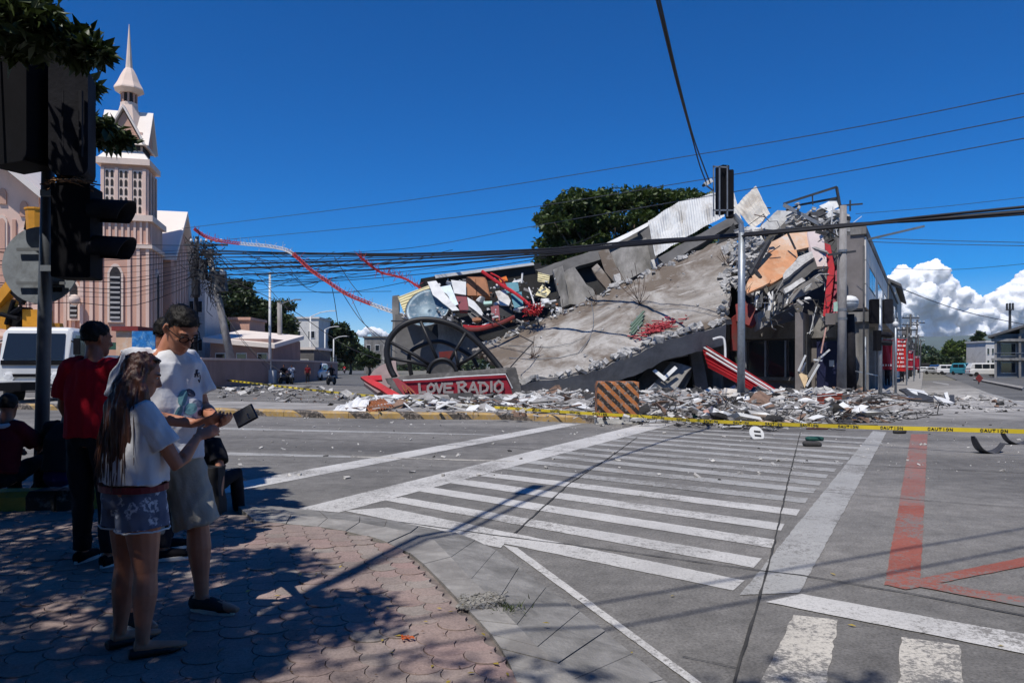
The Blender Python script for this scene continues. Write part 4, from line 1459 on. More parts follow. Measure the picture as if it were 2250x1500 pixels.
for k in (-.6, .6):
    mb = MB(); mb.bar(P(316, 757, 47.1) + V((k, 0, -.8)), V((P(316, 757, 47.1).x + k, 47.1, 0)), .06); mb.build('leg', M_steeld, sgn)

# unseen block added behind the viewer to cut the low sky light
bb_ = thing('sky_blocker', 'unseen dark block added behind the viewer to cut low sky light', 'building', (-6, -12, 0))
def bbx(name, x0, x1, y0, y1, z0, z1, m, par=bb_):
    mb = MB(); mb.box(((x0 + x1) / 2, (y0 + y1) / 2, (z0 + z1) / 2), (x1 - x0, y1 - y0, z1 - z0)); return mb.build(name, m, par)
bbx('wall', -34, 22, -24, -12, 0, 13, M_walld)
bbx('canopy', -34, 22, -12, -10.6, 3.6, 3.9, M_walld)
for k in range(11):
    for zz in (1.6, 6.0, 9.8):
        f = bbx('window', -32.5 + k * 5, -29.5 + k * 5, -11.99, -11.9, zz - 1.2, zz + 1.2, M_steeld); bbx('pane', -32.3 + k * 5, -29.7 + k * 5, -11.9, -11.86, zz - 1, zz + 1, glass_mat('dark_glass'), f)
# ================================================================== far end of the street on the right
M_bldg = mat('blue_grey_wall', (.16, .18, .20), .8, 0, var=.15, vs=.3, bump=.05)
hb = thing('corner_block', 'dark grey three storey block with a hipped roof at the right edge', 'building', (66, 96, 0))
bx0 = P(2186, 805, 96).x; bx1 = bx0 + 26
def hbx(name, x0, x1, z0, z1, y0, y1, m, par=None):
    mb = MB(); mb.box(((x0 + x1) / 2, (y0 + y1) / 2, (z0 + z1) / 2), (x1 - x0, y1 - y0, z1 - z0)); mb.v = [(x + .8 * (y - 96), y, z) for x, y, z in mb.v]; return mb.build(name, m, par or hb)
hbx('wall', bx0, bx1, 0, 5.8, 96.4, 112, M_bldg)
hbx('balcony_slab', bx0 - .4, bx1, 2.3, 2.6, 95.4, 96.6, M_wallg)
hbx('balcony_slab', bx0 - .4, bx1, 4.8, 5.15, 95.4, 96.6, M_wallg)
for k in range(7):
    hbx('post', bx0 + k * 3.2, bx0 + .3 + k * 3.2, 0, 5.8, 95.5, 95.9, M_wallg)
    f = hbx('window', bx0 + .7 + k * 3.2, bx0 + 2.8 + k * 3.2, 2.9, 4.6, 96.3, 96.42, M_cream); hbx('pane', bx0 + .8 + k * 3.2, bx0 + 2.7 + k * 3.2, 3.0, 4.5, 96.2, 96.3, glass_mat('dark_glass'), f)
    f = hbx('window', bx0 + .7 + k * 3.2, bx0 + 2.8 + k * 3.2, .6, 2.1, 96.3, 96.42, M_cream); hbx('pane', bx0 + .8 + k * 3.2, bx0 + 2.7 + k * 3.2, .7, 2.0, 96.2, 96.3, glass_mat('dark_glass'), f)
hbx('rail', bx0 - .3, bx1, 3.25, 3.32, 95.4, 95.46, M_steel)
hbx('wall', bx0 + 3.2, bx1, 5.15, 6.9, 96.6, 108, M_wallg)
for k in range(5):
    hbx('window', bx0 + 4.0 + k * 3, bx0 + 6.2 + k * 3, 5.5, 6.6, 96.5, 96.62, glass_mat('dark_glass'))
mb = MB()
zr = 5.3
mb.add([V((bx0 - .8, 95, zr + .2)), V((bx0 + 12, 95, 9.4)), V((bx0 + 12, 112, 9.4)), V((bx0 - .8, 112, zr + .2)), V((bx0 - .8, 95, zr - .1)), V((bx0 + 12, 95, 9.1)), V((bx0 + 12, 112, 9.1)), V((bx0 - .8, 112, zr - .1)), V((bx1, 95, 6)), V((bx1, 112, 6))],
       [(0, 1, 2, 3), (4, 5, 6, 7), (0, 1, 5, 4), (0, 3, 7, 4), (1, 8, 9, 2)])
mb.v = [(x + .8 * (y - 96), y, z) for x, y, z in mb.v]; mb.build('roof', M_walld, hb, fix=True)
house('white_tower_house', 'narrow white house beside the dark corner block', 2166, 2186, 752, 140, 6, M_wr, None, M_wr, 2)
house('market_shed', 'long dark shed at the end of the right hand street under the trees', 2060, 2160, 800, 190, 8, M_walld, None, M_walld, 0)

# phone mast, poles down the street
ct = thing('phone_mast', 'tall phone mast rising behind the dark corner block', 'mast', V((P(2219, 805, 180).x, 180, 0)))
top = P(2219, 668, 180)
mb = MB(); mb.tube([V((top.x, 180, 0)), top], [.5, .28], 6); mb.build('shaft', M_steeld, ct)
for k in range(6):
    th = k * math.pi / 3
    mb = MB(); mb.box(top + V((.7 * math.cos(th), .7 * math.sin(th), -.6)), (.3, .3, 1.6)); mb.build('antenna', M_steeld, ct)
mb = MB(); mb.lathe([(.9, -1.5), (.9, -1.3)], top, 8); mb.build('platform', M_steeld, ct)

def util_pole(label, px, Y, ytop, lean=0, arms=2, group='utility poles down the street'):
    b = V((P(px, 805, Y).x, Y, 0)); tp = P(px + lean, ytop, Y)
    u = thing('utility_pole', label, 'pole', b, group)
    mb = MB(); mb.tube([b, tp], [.2, .13], 7); mb.build('shaft', M_steeld, u, smooth=True)
    for k in range(arms):
        z = tp - V((0, 0, .5 + k * .9))
        mb = MB(); mb.box(z, (2.2, .12, .14)); mb.build('crossarm', M_steeld, u)
        for s_ in (-.95, -.4, .4, .95):
            mb = MB(); mb.lathe([(.05, 0), (.09, .12), (.04, .26)], z + V((s_, 0, .07)), 6); mb.build('insulator', M_cream, u)
    return u
util_pole('utility pole with crossarms beyond the white house', 2001, 95, 690)
util_pole('leaning utility pole beyond the white house', 2008, 110, 702, 8, 1)
util_pole('utility pole standing over the red banners', 1994, 80, 715, 0, 2)
util_pole('short far utility pole at the street end', 2018, 150, 735, 0, 1)
util_pole('second short far utility pole at the street end', 2023, 190, 745, 0, 1)

# red banners along the arcade
M_banner = mat('red_banner', (.62, .02, .018), .6, 0, var=.2, vs=1.2, bump=.05)
M_bannerd = mat('dark_red_banner', (.34, .012, .03), .6, 0, var=.2, vs=1.2, bump=.05)
M_ink = mat('banner_ink', (.78, .70, .66), .7, 0, var=.1)
def banner(label, x0, x1, y0, y1, Y, m, n=5):
    b = thing('street_banner', label, 'banner', V((P((x0 + x1) / 2, 805, Y).x, Y, 0)), 'red banners hung along the arcade')
    a, c = P(x0, y1, Y), P(x1, y0, Y)
    def fn(u, v):
        return V((a.x + (c.x - a.x) * u, Y + .12 * math.sin(u * 7 + v * 3), a.z + (c.z - a.z) * v))
    mb = MB(); mb.grid(fn, 10, 10); o = mb.build('cloth', m, b, smooth=True)
    rr = random.Random(int(x0))
    for k in range(n):
        v = .12 + .76 * k / max(1, n - 1)
        mb = MB()
        u0 = .12
        while u0 < .82:
            du = rr.uniform(.06, .16)
            q = [fn(u0, v), fn(u0 + du, v), fn(u0 + du, v + .06), fn(u0, v + .06)]
            mb.sheet([p + V((0, -.05, 0)) for p in q])
            u0 += du + rr.uniform(.03, .08)
        mb.build('lettering', M_ink, b)
    mb = MB(); mb.bar(V((a.x, Y, c.z)), V((c.x, Y, c.z)), .07); mb.build('rod', M_steel, b)
    for xx in (a.x, c.x):
        mb = MB(); mb.bar(V((xx, Y, 0)), V((xx, Y, c.z + .1)), .07); mb.build('post', M_steel, b)
    return b
banner('dark red banner behind the traffic light', 1937, 1962, 745, 812, 47, M_bannerd, 2)
banner('bright red banner with pale print beside the traffic light', 1963, 1992, 744, 815, 52, M_banner, 7)
banner('narrow dark red banner beyond the bright red one', 1994, 2008, 770, 812, 66, M_bannerd, 3)
banner('farthest small dark red banner along the arcade', 2009, 2021, 782, 812, 82, M_bannerd, 2)
# ================================================================== poles, signals, wires, sign, mast
M_galv = mat('galvanised_pole', (.30, .33, .36), .45, .5, var=.2, vs=2, bump=.1, dirt=(.16, .15, .14), da=.35, ds=2)
M_cpole = mat('concrete_pole', (.30, .285, .27), .9, 0, var=.25, vs=1.5, bump=.3, dirt=(.16, .14, .13), da=.45, ds=1.5, streak=True)
M_pole = mat('near_pole_paint', (.10, .11, .125), .5, .2, var=.3, vs=3, bump=.1)
M_sig = mat('signal_black', (.007, .007, .009), .8, 0, var=.3, bump=.05, spec=.12)
M_grime = mat('dusty_black', (.016, .016, .02), .8, 0, var=.4, vs=4, spec=.15)
M_discg = mat('sign_back_grey', (.30, .33, .36), .55, .2, var=.18, vs=5, bump=.05, dirt=(.18, .19, .2), da=.4, ds=4)
M_cable = mat('black_cable', (.012, .012, .016), .6, 0, var=.2, bump=0)
M_wire = mat('grey_wire', (.05, .055, .07), .6, 0, var=.2, bump=0)

def rbox(mb, c, d, r_=.05, R=None, seg=4):
    """box with rounded vertical (Z... in the XZ outline) corners"""
    pts = []
    for cx, cz, a0 in ((1, 1, 0), (-1, 1, 90), (-1, -1, 180), (1, -1, 270)):
        for k in range(seg + 1):
            a = math.radians(a0 + 90 * k / seg)
            pts.append(V((cx * (d[0] / 2 - r_) + r_ * math.cos(a), -d[1] / 2, cz * (d[2] / 2 - r_) + r_ * math.sin(a))))
    off = V((0, d[1], 0))
    if R is not None:
        pts = [R @ p for p in pts]; off = R @ off
    mb.prism([V(c) + p for p in pts], off)

# --- near traffic light at the left edge
pb = V((-4.86, 7.5, .08)); pt = P(112, 112, 7.5)
sg = thing('traffic_light', 'black traffic light with hooded lamps on the near leaning pole', 'traffic light', pb)
mb = MB(); mb.tube([pb, pb.lerp(pt, .5), pt], [.068, .064, .056], 12); mb.build('pole', M_pole, sg, smooth=True)
mb = MB(); mb.box(pb + V((0, 0, .02)), (.34, .34, .03)); mb.build('base_plate', M_galv, sg)
for k in range(4):
    a = math.pi / 4 + k * math.pi / 2
    d = V((math.cos(a), math.sin(a), 0))
    mb = MB(); mb.prism([pb + d * .06 + V((0, 0, .03)), pb + d * .17 + V((0, 0, .03)), pb + d * .06 + V((0, 0, .24))], V((-d.y, d.x, 0)) * .012); mb.build('gusset', M_galv, sg, fix=True)
Rz = Matrix.Rotation(math.radians(-24), 3, 'Z')
mb = MB(); rbox(mb, P(52, 246, 7.3), (.62, .34, 1.12), .05, Rz); h1 = mb.build('signal_head', M_sig, sg, fix=True)
mb = MB(); rbox(mb, P(160, 272, 7.35), (.34, .40, 1.14), .10, Matrix.Rotation(math.radians(20), 3, 'Z')); h2 = mb.build('signal_head', M_grime, sg, fix=True)
for x_ in (138, 178):
    mb = MB(); mb.bar(P(x_, 200, 7.16), P(x_, 345, 7.16), .03, .03); mb.build('rib', M_grime, h2)
for yy in (250, 330):
    mb = MB(); mb.box(P(108, yy, 7.45), (.36, .06, .05)); mb.build('bracket', M_galv, sg)
mb = MB(); rbox(mb, P(170, 512, 7.3), (.36, .30, .92), .02, Matrix.Rotation(math.radians(8), 3, 'Z')); h3 = mb.build('signal_head', M_sig, sg, fix=True)
for yy in (468, 548):
    c = P(206, yy, 7.3)
    mb = MB()
    n = 14
    vs, fs = [], []
    for i in range(n + 1):
        th = math.radians(-30 + 240 * i / n)
        for q in range(2):
            L = (.40 + .0 * q) if q else 0
            L *= .82 + .18 * math.sin(th)
            vs.append(c + V((L, 0, 0)) + V((0, .13 * math.cos(th), .13 * math.sin(th) - (.05 * L))))
    for i in range(n):
        fs.append((2 * i, 2 * i + 1, 2 * i + 3, 2 * i + 2))
    mb.add(vs, fs)
    o = mb.build('hood', M_grime, h3, smooth=True); o.modifiers.new('thickness', 'SOLIDIFY').thickness = .012
    mb = MB(); mb.lathe([(.125, 0), (.12, .02), (.05, .035)], c + V((-.02, 0, 0)), 14, Matrix.Rotation(math.pi / 2, 3, 'Y')); mb.build('lens', glass_mat('signal_lens', (.03, .02, .02)), h3)
for yy in (425, 590):
    mb = MB(); mb.box(P(130, yy, 7.42), (.34, .08, .06)); mb.build('bracket', M_galv, sg)
dsc = thing('round_sign', 'round sign seen from its grey back on the near pole', 'sign', P(90, 583, 7.6))
c = P(90, 583, 7.62)
mb = MB(); mb.lathe([(.40, -.008), (.405, 0), (.40, .012)], c, 40, Matrix.Rotation(math.pi / 2, 3, 'X')); mb.build('disc', M_discg, dsc)
for yy in (548, 622):
    q = P(90, yy, 7.57); mb = MB(); mb.box(q, (.5, .02, .03)); mb.build('strap', M_steel, dsc)
mb = MB()
for k, (x, y, w, h) in enumerate(((127, 626, .13, .02), (117, 636, .05, .05), (130, 636, .06, .05))):
    mb.box(P(x, y, 7.6), (w, .004, h))
mb.build('printed_mark', M_grime, dsc)
rngb = random.Random(4)
mb = MB()
for k in range(70):
    a = P(rngb.uniform(118, 182), rngb.uniform(394, 408), 7.3 + rngb.uniform(-.15, .15))
    d = V((rngb.gauss(0, .08), rngb.gauss(0, .06), rngb.gauss(0, .02)))
    mb.tube([a - d, a + V((0, 0, rngb.uniform(0, .03))), a + d], .007, 4)
tag(mb.build('nest', mat('dry_twigs', (.22, .12, .06), .9, 0, var=.5, vs=30)), 'dry twigs caught on top of the lower signal head', 'twigs', kind='stuff')

# --- signal pole in front of the slab
b = V((P(1628, 805, 30).x, 30, 0)); tp = P(1630, 512, 30)
s2 = thing('signal_pole', 'grey steel pole in front of the slab carrying black signals on top', 'traffic light', b)
mb = MB(); mb.tube([b, b.lerp(tp, .5), tp], [.16, .15, .14], 14); mb.build('pole', M_galv, s2, smooth=True)
mb = MB(); mb.lathe([(.3, 0), (.3, .04), (.18, .06)], b + V((0, 0, .15)), 12); mb.build('base_plate', M_galv, s2)
mb = MB(); mb.tube([P(1630, 514, 30), P(1628, 490, 30), P(1612, 472, 30)], .12, 8); mb.build('bracket', M_galv, s2)
mb = MB(); rbox(mb, P(1587, 418, 30), (.34, .5, 1.95), .04, Matrix.Rotation(.3, 3, 'Z')); mb.build('signal_head', M_sig, s2, fix=True)
mb = MB(); rbox(mb, P(1603, 427, 29.9), (.34, .5, 1.9), .06, Matrix.Rotation(-.3, 3, 'Z')); mb.build('signal_head', M_sig, s2, fix=True)
for x in (1568, 1598, 1581):
    mb = MB(); mb.bar(P(x, 364, 29.6), P(x, 476, 29.6), .05); mb.build('frame_bar', M_steel, s2)
mb = MB(); mb.bar(P(1566, 366, 29.6), P(1600, 368, 29.6), .05); mb.bar(P(1566, 462, 29.6), P(1612, 462, 29.6), .05); mb.build('frame_bar', M_steel, s2)
cm = thing('street_camera', 'white camera beside the signals on the grey pole', 'camera', P(1556, 402, 29.6))
mb = MB(); mb.bar(P(1548, 406, 29.5), P(1564, 396, 29.5), .14, .16); mb.build('housing', M_cream, cm)
mb = MB(); mb.bar(P(1552, 408, 29.6), P(1568, 420, 29.6), .05); mb.build('arm', M_steel, cm)
mb = MB(); mb.tube([P(1547, 407, 29.5), P(1545, 408, 29.45)], .06, 8); mb.build('lens', glass_mat('dark_glass'), cm)

# --- concrete pole at the corner with globe lamp, darker pole behind it
b = V((P(1849, 805, 36).x, 36, .15)); tp = P(1853, 452, 36)
p3 = thing('utility_pole', 'stained concrete pole at the corner of the standing shop', 'pole', b)
mb = MB(); mb.tube([b, b.lerp(tp, .5), tp], [.23, .20, .16], 12); mb.build('shaft', M_cpole, p3, smooth=True)
for y in (552, 680, 700):
    q = P(1851, y, 36); mb = MB(); mb.lathe([(.22, -.06), (.22, .06)], q, 12); mb.build('clamp', M_steel, p3)
mb = MB(); mb.bar(P(1820, 560, 35.9), P(1880, 552, 35.9), .1); mb.bar(P(1835, 575, 35.9), P(1850, 550, 35.9), .06); mb.build('crossarm', M_steeld, p3)
b = V((P(1872, 805, 36.6).x, 36.6, .15)); tp = P(1868, 690, 36.6)
p4 = thing('globe_lamp', 'white globe lamp on a dark post beside the concrete pole', 'street lamp', b)
mb = MB(); mb.tube([b, tp], [.24, .2], 10); mb.build('post', M_grime, p4, smooth=True)
mb = MB(); mb.lathe([(.12, -.45), (.36, -.32), (.42, -.1), (.43, 0)], P(1866, 664, 36.2), 16); mb.build('bowl', M_discg, p4, smooth=True)
mb = MB(); mb.lathe([(.44, 0), (.42, .12), (.3, .26), (.1, .33), (.02, .34)], P(1866, 664, 36.2), 16); mb.build('globe', M_cream, p4, smooth=True)

def thin_post(label, px, Y, ytop, r_, m, name='sign_post'):
    b = V((P(px, 805, Y).x, Y, .12)); u = thing(name, label, 'post', b)
    mb = MB(); mb.tube([b, P(px, ytop, Y)], r_, 8); mb.build('shaft', m, u, smooth=True)
    mb = MB(); mb.lathe([(r_ * 2.2, 0), (r_ * 2.2, .05), (r_ * 1.2, .07)], b, 8); mb.build('foot', m, u)
    return u
u = thin_post('thin grey post between the shop pillars', 1901, 34, 740, .05, M_galv)
mb = MB(); mb.bar(P(1880, 815, 34), P(1934, 826, 34), .05); mb.build('rail', M_galv, u)
u = thin_post('thin grey post beside the bright red banner', 1968, 36, 700, .06, M_galv)
mb = MB(); mb.ball(P(1968, 712, 36), .14, 10, 6); mb.build('finial', M_cream, u, smooth=True)
u = thin_post('tall thin dark post at the edge of the shop front', 1898, 33.5, 540, .045, M_steeld)
b = V((P(1934, 805, 33).x, 33, .1)); tp = P(1934, 655, 33)
s3 = thing('traffic_light', 'traffic light with its black back to us in front of the shops', 'traffic light', b)
mb = MB(); mb.tube([b, tp], [.09, .08], 10); mb.build('pole', M_galv, s3, smooth=True)
mb = MB(); rbox(mb, P(1923, 684, 33.1), (.44, .3, 1.1), .05); mb.build('signal_head', M_sig, s3, fix=True)
mb = MB(); rbox(mb, P(1949, 684, 33.1), (.40, .3, 1.1), .06); mb.build('signal_head', M_grime, s3, fix=True)
mb = MB(); rbox(mb, P(1928, 748, 33), (.24, .3, .92), .02); h_ = mb.build('signal_head', M_sig, s3, fix=True)
for yy in (734, 752):
    mb = MB(); mb.tube([P(1934, yy, 32.9), P(1958, yy + 2, 32.9)], .12, 8); mb.build('hood', M_grime, h_)
rd = thing('warning_sign', 'small dark red diamond sign on the far median', 'sign', V((P(2152, 805, 62).x, 62, 0)))
c = P(2152, 831, 62)
mb = MB(); mb.prism([c + V((-.33, 0, 0)), c + V((0, 0, -.36)), c + V((.33, 0, 0)), c + V((0, 0, .36))], (0, .04, 0)); mb.build('board', M_redd, rd, fix=True)
mb = MB(); mb.bar(V((c.x, 62.08, 0)), V((c.x, 62.08, c.z)), .06); mb.build('post', M_steeld, rd)

# --- leaning pole, its tangle and the poles on the left
def lpole(name, label, px0, py0, px1, py1, Y, r0, r1, m):
    u = thing(name, label, 'pole', V((P(px0, 805, Y).x, Y, 0)))
    mb = MB(); mb.tube([V((P(px0, 805, Y).x, Y, 0)), P(px1, py1, Y)], [r0, r1], 10); mb.build('shaft', m, u, smooth=True)
    return u
lp = lpole('utility_pole', 'leaning concrete utility pole tangled in black cables', 519, 842, 458, 552, 60, .36, .24, M_cpole)
mb = MB(); mb.box(P(447, 592, 59.6), (.5, .5, 1.6)); mb.build('transformer', M_steeld, lp)
for y, w in ((538, 3.6), (560, 2.6), (612, 1.8)):
    mb = MB(); mb.box(P(452, y, 59.8), (w, .14, .16)); mb.build('crossarm', M_steeld, lp)
for k in range(7):
    q = P(420 + k * 11, 533, 59.7); mb = MB(); mb.lathe([(.06, 0), (.13, .15), (.05, .32)], q, 6); mb.build('insulator', M_cream, lp)
mb = MB(); mb.ball(P(489, 598, 59), (.22, .3, .3), 8, 6); mb.build('lamp', M_cream, lp, smooth=True)
mb = MB(); mb.box(P(486, 618, 59.6), (.8, .6, 1.7), Matrix.Rotation(-.1, 3, 'Y')); mb.build('meter_box', M_steeld, lp)
lp2 = lpole('utility_pole', 'dark upright pole wrapped in cable coils beside the leaning one', 428, 845, 433, 520, 62, .22, .16, M_grime)
for y in (575, 600, 625, 640):
    mb = MB(); mb.lathe([(.28, -.5), (.36, -.3), (.34, .35), (.2, .5)], P(430 + random.uniform(-3, 3), y, 61.6), 9); mb.build('cable_coil', M_cable, lp2)
rr = random.Random(99)
mb = MB()
for k in range(150):
    t_ = rr.random() ** 1.6
    x, y = 434 + rr.gauss(0, 12) + t_ * 34, 536 + t_ * 110 + rr.gauss(0, 10)
    a = P(x, y, 60 + rr.uniform(-.8, .6))
    pts = [a]
    for q in range(4):
        a = a + V((rr.gauss(.1, .35), rr.gauss(0, .15), rr.gauss(-.2, .35)))
        pts.append(a)
    mb.tube(pts, rr.choice((.018, .026, .036)), 4)
tag(mb.build('cable_tangle', M_cable), 'dense tangle of black cables around the leaning pole', 'cables', kind='stuff')
lpole('street_pole', 'grey concrete pole behind the white lamp post', 616, 832, 613, 664, 78, .28, .2, M_cpole)

def street_lamp(label, px, Y, ytop, arm, hs=1, base=True, m=None):
    m = m or M_cream
    b = V((P(px, 805, Y).x, Y, .1)); tp = P(px, ytop, Y)
    u = thing('street_lamp', label, 'street lamp', b)
    mb = MB(); mb.tube([b, tp], [.14, .09], 8); mb.build('post', m, u, smooth=True)
    if base:
        mb = MB(); mb.box(b + V((0, 0, .55)), (.85, .85, 1.1)); mb.build('plinth', M_cream, u)
    if arm:
        e = tp + V((arm, 0, abs(arm) * .3))
        mb = MB(); mb.tube([tp, tp + V((arm * .5, 0, abs(arm) * .22)), e], .06, 6); mb.build('arm', m, u)
        mb = MB(); mb.box(e + V((arm * .12, 0, 0)), (.7, .25, .12)); mb.build('lamp_head', m, u)
    return u
street_lamp('white lamp post with a square white plinth on the far corner', 593, 61, 598, 0)
street_lamp('grey lamp arm above the concrete pole on the side street', 618, 79, 668, 1.6, m=M_steel, base=False)
street_lamp('lamp post before the white house', 682, 95, 696, 2.6, base=False)
street_lamp('lamp post right of the white house', 714, 110, 724, 1.6, base=False)
street_lamp('far lamp post right of the parked white car', 733, 120, 745, 1.7, base=False)
street_lamp('farthest lamp post of the side street', 738, 135, 752, 1.6, base=False)
# lamp behind the camera; its arm throws the long thin shadow over the crossing
hd = V((-1.78, 4.9, 8.0)); bs = V((-3.3, .2, .1))
sl_ = thing('street_lamp', 'tall street lamp behind the viewer whose shadow crosses the zebra stripes', 'street lamp', bs)
mb = MB(); mb.tube([bs, bs + V((0, 0, 6.6)), bs + V((.12, .35, 7.25)), bs.lerp(hd, .5) + V((0, 0, 3.72)), hd], [.07, .055, .045, .038, .034], 8); mb.build('post', M_galv, sl_, smooth=True)
mb = MB(); mb.bar(hd + V((-.05, -.15, 0)), hd + V((.2, .5, 0)), .18, .1); mb.build('lamp_head', M_galv, sl_)

# --- wires
def cat_pts(pp, n=24, sag=.0):
    """smooth curve through (px, py, Y) points"""
    ps = [P(*q) for q in pp]
    out = []
    m = len(ps)
    for i in range(m - 1):
        p0, p1, p2, p3 = ps[max(0, i - 1)], ps[i], ps[i + 1], ps[min(m - 1, i + 2)]
        k = max(4, n // (m - 1))
        for j in range(k):
            t_ = j / k
            out.append(.5 * ((2 * p1) + (p2 - p0) * t_ + (2 * p0 - 5 * p1 + 4 * p2 - p3) * t_ * t_ + (3 * p1 - p0 - 3 * p2 + p3) * t_ ** 3))
    out.append(ps[-1])
    return out
def wire(label, pp, r_=.018, m=None, name='power_line'):
    mb = MB(); mb.tube(cat_pts(pp), r_, 5)
    return tag(mb.build(name, m or M_wire), label, 'cable')
wire('highest thin power line crossing the whole sky', [(400, 502, 60), (900, 440, 48), (1500, 345, 36), (1900, 276, 30), (2300, 195, 25)], .02)
wire('second thin power line below the highest one', [(470, 529, 60), (1000, 478, 48), (1560, 392, 36), (1720, 362, 33), (2300, 247, 25)], .02)
wire('third thin power line passing over the ruin', [(640, 560, 56), (900, 545, 50), (1200, 492, 44), (1690, 408, 34), (2300, 295, 25)], .019)
wire('thin line reaching from the ruin to the far right sky', [(1880, 470, 36), (2060, 455, 33), (2300, 428, 30)], .012)
wire('upper thin line level with the cloud tops', [(1880, 522, 40), (2050, 528, 38), (2300, 534, 36)], .018)
wire('lower thin line level with the cloud tops', [(1880, 530, 40), (2050, 536, 38), (2300, 541, 36)], .018)
wire('thin line before the white cloud', [(1960, 590, 60), (2100, 592, 55), (2300, 575, 50)], .018)
wire('line sloping down in front of the cloud', [(1962, 626, 60), (2060, 665, 70), (2150, 692, 75), (2300, 722, 80)], .04)
bund = thing('cable_bundle', 'thick black cable bundle crossing in front of the ruin', 'cable', P(1640, 515, 29.6))
rr = random.Random(12)
for k in range(9):
    o1, o2, o3 = rr.uniform(-5, 5), rr.uniform(-4, 4), rr.uniform(-11, 11)
    dp = rr.uniform(-.15, .15)
    mb = MB(); mb.tube(cat_pts([(470, 590 + o1 * 3, 59), (850, 578 + o1 * 2.5, 50), (1200, 556 + o1, 41), (1430, 534 + o2 * .8, 35), (1640, 516 + o2, 29.8 + dp), (1850, 497 + o2, 27.5 + dp), (2020, 482 + o3 * .5, 25.5), (2310, 458 + o3, 23)], 40), rr.choice((.028, .038, .05)), 6); mb.build('cable', M_cable, bund, smooth=True)
bun2 = thing('cable_bundle', 'upper cable bundle from the leaning pole to the ruin', 'cable', P(900, 560, 55))
for k in range(6):
    o1 = rr.uniform(-6, 6); o2 = rr.uniform(-4, 4)
    mb = MB(); mb.tube(cat_pts([(440, 555 + o1 * 2, 59), (620, 558 + o1, 56), (900, 558 + o2, 51), (1190, 548 + o2, 46), (1400, 532 + o2 * 2, 40), (1630, 516, 30.4)], 30), rr.choice((.025, .035, .045)), 5); mb.build('cable', M_cable, bun2, smooth=True)
bun3 = thing('cable_bundle', 'bundle of loose lines reaching from the church to the leaning pole', 'cable', P(380, 570, 61))
for k in range(12):
    y0 = 540 + k * 11 + rr.uniform(-3, 3)
    mb = MB(); mb.tube(cat_pts([(-60, y0 + rr.uniform(-16, 16), 40), (150, y0 + 3, 48), (300, y0 + rr.uniform(-4, 8), 55), (440, 540 + k * 7, 60)], 20), rr.choice((.014, .02, .026)), 5); mb.build('cable', M_cable, bun3, smooth=True)
pr = thing('cable_pair', 'pair of cables coming down from the top of the picture to the signal pole', 'cable', P(1555, 400, 29.8))
for dx in (0, 1):
    ptsv = cat_pts([(1443 + dx * 6, 0, 13.6), (1487 + dx * 4, 180, 18), (1520 + dx * 3, 300, 24), (1538 + dx * 8, 365, 27.5), (1553 + dx * 8, 404, 29.6)], 40)
    back = [V((-4.4 + dx * .03, -2.5, 8.9)), V((-2.7 + dx * .03, 2.0, 8.7)), V((-.7 + dx * .03, 7.2, 8.5)), V((1.1 + dx * .03, 10.8, 8.4))]
    mb = MB(); mb.tube(back + ptsv, [.018] * 4 + [.024] * len(ptsv), 6); mb.build('cable', M_cable, pr, smooth=True)
for k_ in (0, 1):
    a_ = V((-1.6, .3 + k_ * .42, 8.0 + k_ * .1)); d_ = V((.892, .452, 0))
    mb = MB(); mb.tube([a_ - d_ * 12, a_ + V((0, 0, -.15)), a_ + d_ * 8 + V((0, 0, -.1)), a_ + d_ * 44 + V((0, 0, .4))], .017, 6)
    tag(mb.build('power_line', M_wire), ['lower', 'upper'][k_] + ' overhead line above the viewer whose shadow crosses the lower right road', 'cable')
# slack wires
slack = [
 ('slack wire looping low left of the wheel', [(455, 600, 59), (540, 630, 57), (640, 680, 54), (760, 760, 50), (868, 800, 46)], .025),
 ('wire falling from the lamp post to the wheel', [(560, 598, 58), (640, 690, 55), (700, 770, 52), (750, 790, 50)], .02),
 ('wire drooping between the masts', [(640, 605, 56), (690, 640, 54), (780, 640, 51), (900, 618, 47)], .02),
 ('wire hanging under the red mast', [(750, 640, 52), (790, 700, 50), (830, 735, 48), (870, 760, 46)], .025),
 ('second wire hanging under the red mast', [(770, 650, 52), (800, 710, 50), (845, 755, 48), (872, 775, 46)], .02),
 ('short vertical wire under the red mast', [(727, 620, 53), (735, 660, 53), (742, 708, 53)], .025),
 ('wire dropping past the second mast', [(735, 565, 53), (770, 620, 52), (795, 650, 51)], .025),
 ('wire tied from the slab to the wheel rim', [(1060, 690, 44), (1110, 720, 42), (1172, 752, 40)], .03),
 ('wire tied from the slab to the sign corner', [(1172, 752, 40), (1150, 775, 38), (1122, 806, 36)], .03),
 ('wire hanging on the leaning pole', [(470, 640, 59.4), (500, 700, 58), (560, 775, 57), (640, 830, 55)], .02),
 ('guy wire beside the leaning pole', [(478, 660, 60), (525, 740, 60), (590, 812, 59)], .018),
 ('low wire from the ruin to the leaning pole', [(480, 640, 59), (620, 642, 56), (860, 640, 50)], .018),
 ('wire stretched below the cable bundles', [(460, 610, 59), (700, 618, 55), (1000, 595, 48), (1200, 566, 43)], .025),
 ('thin wire rising to the ruin roof', [(470, 620, 59), (800, 606, 53), (1190, 552, 46), (1320, 512, 46)], .02),
]
for lab, pp, r_ in slack:
    wire(lab, pp, r_, M_cable, 'slack_wire')
rr = random.Random(40)
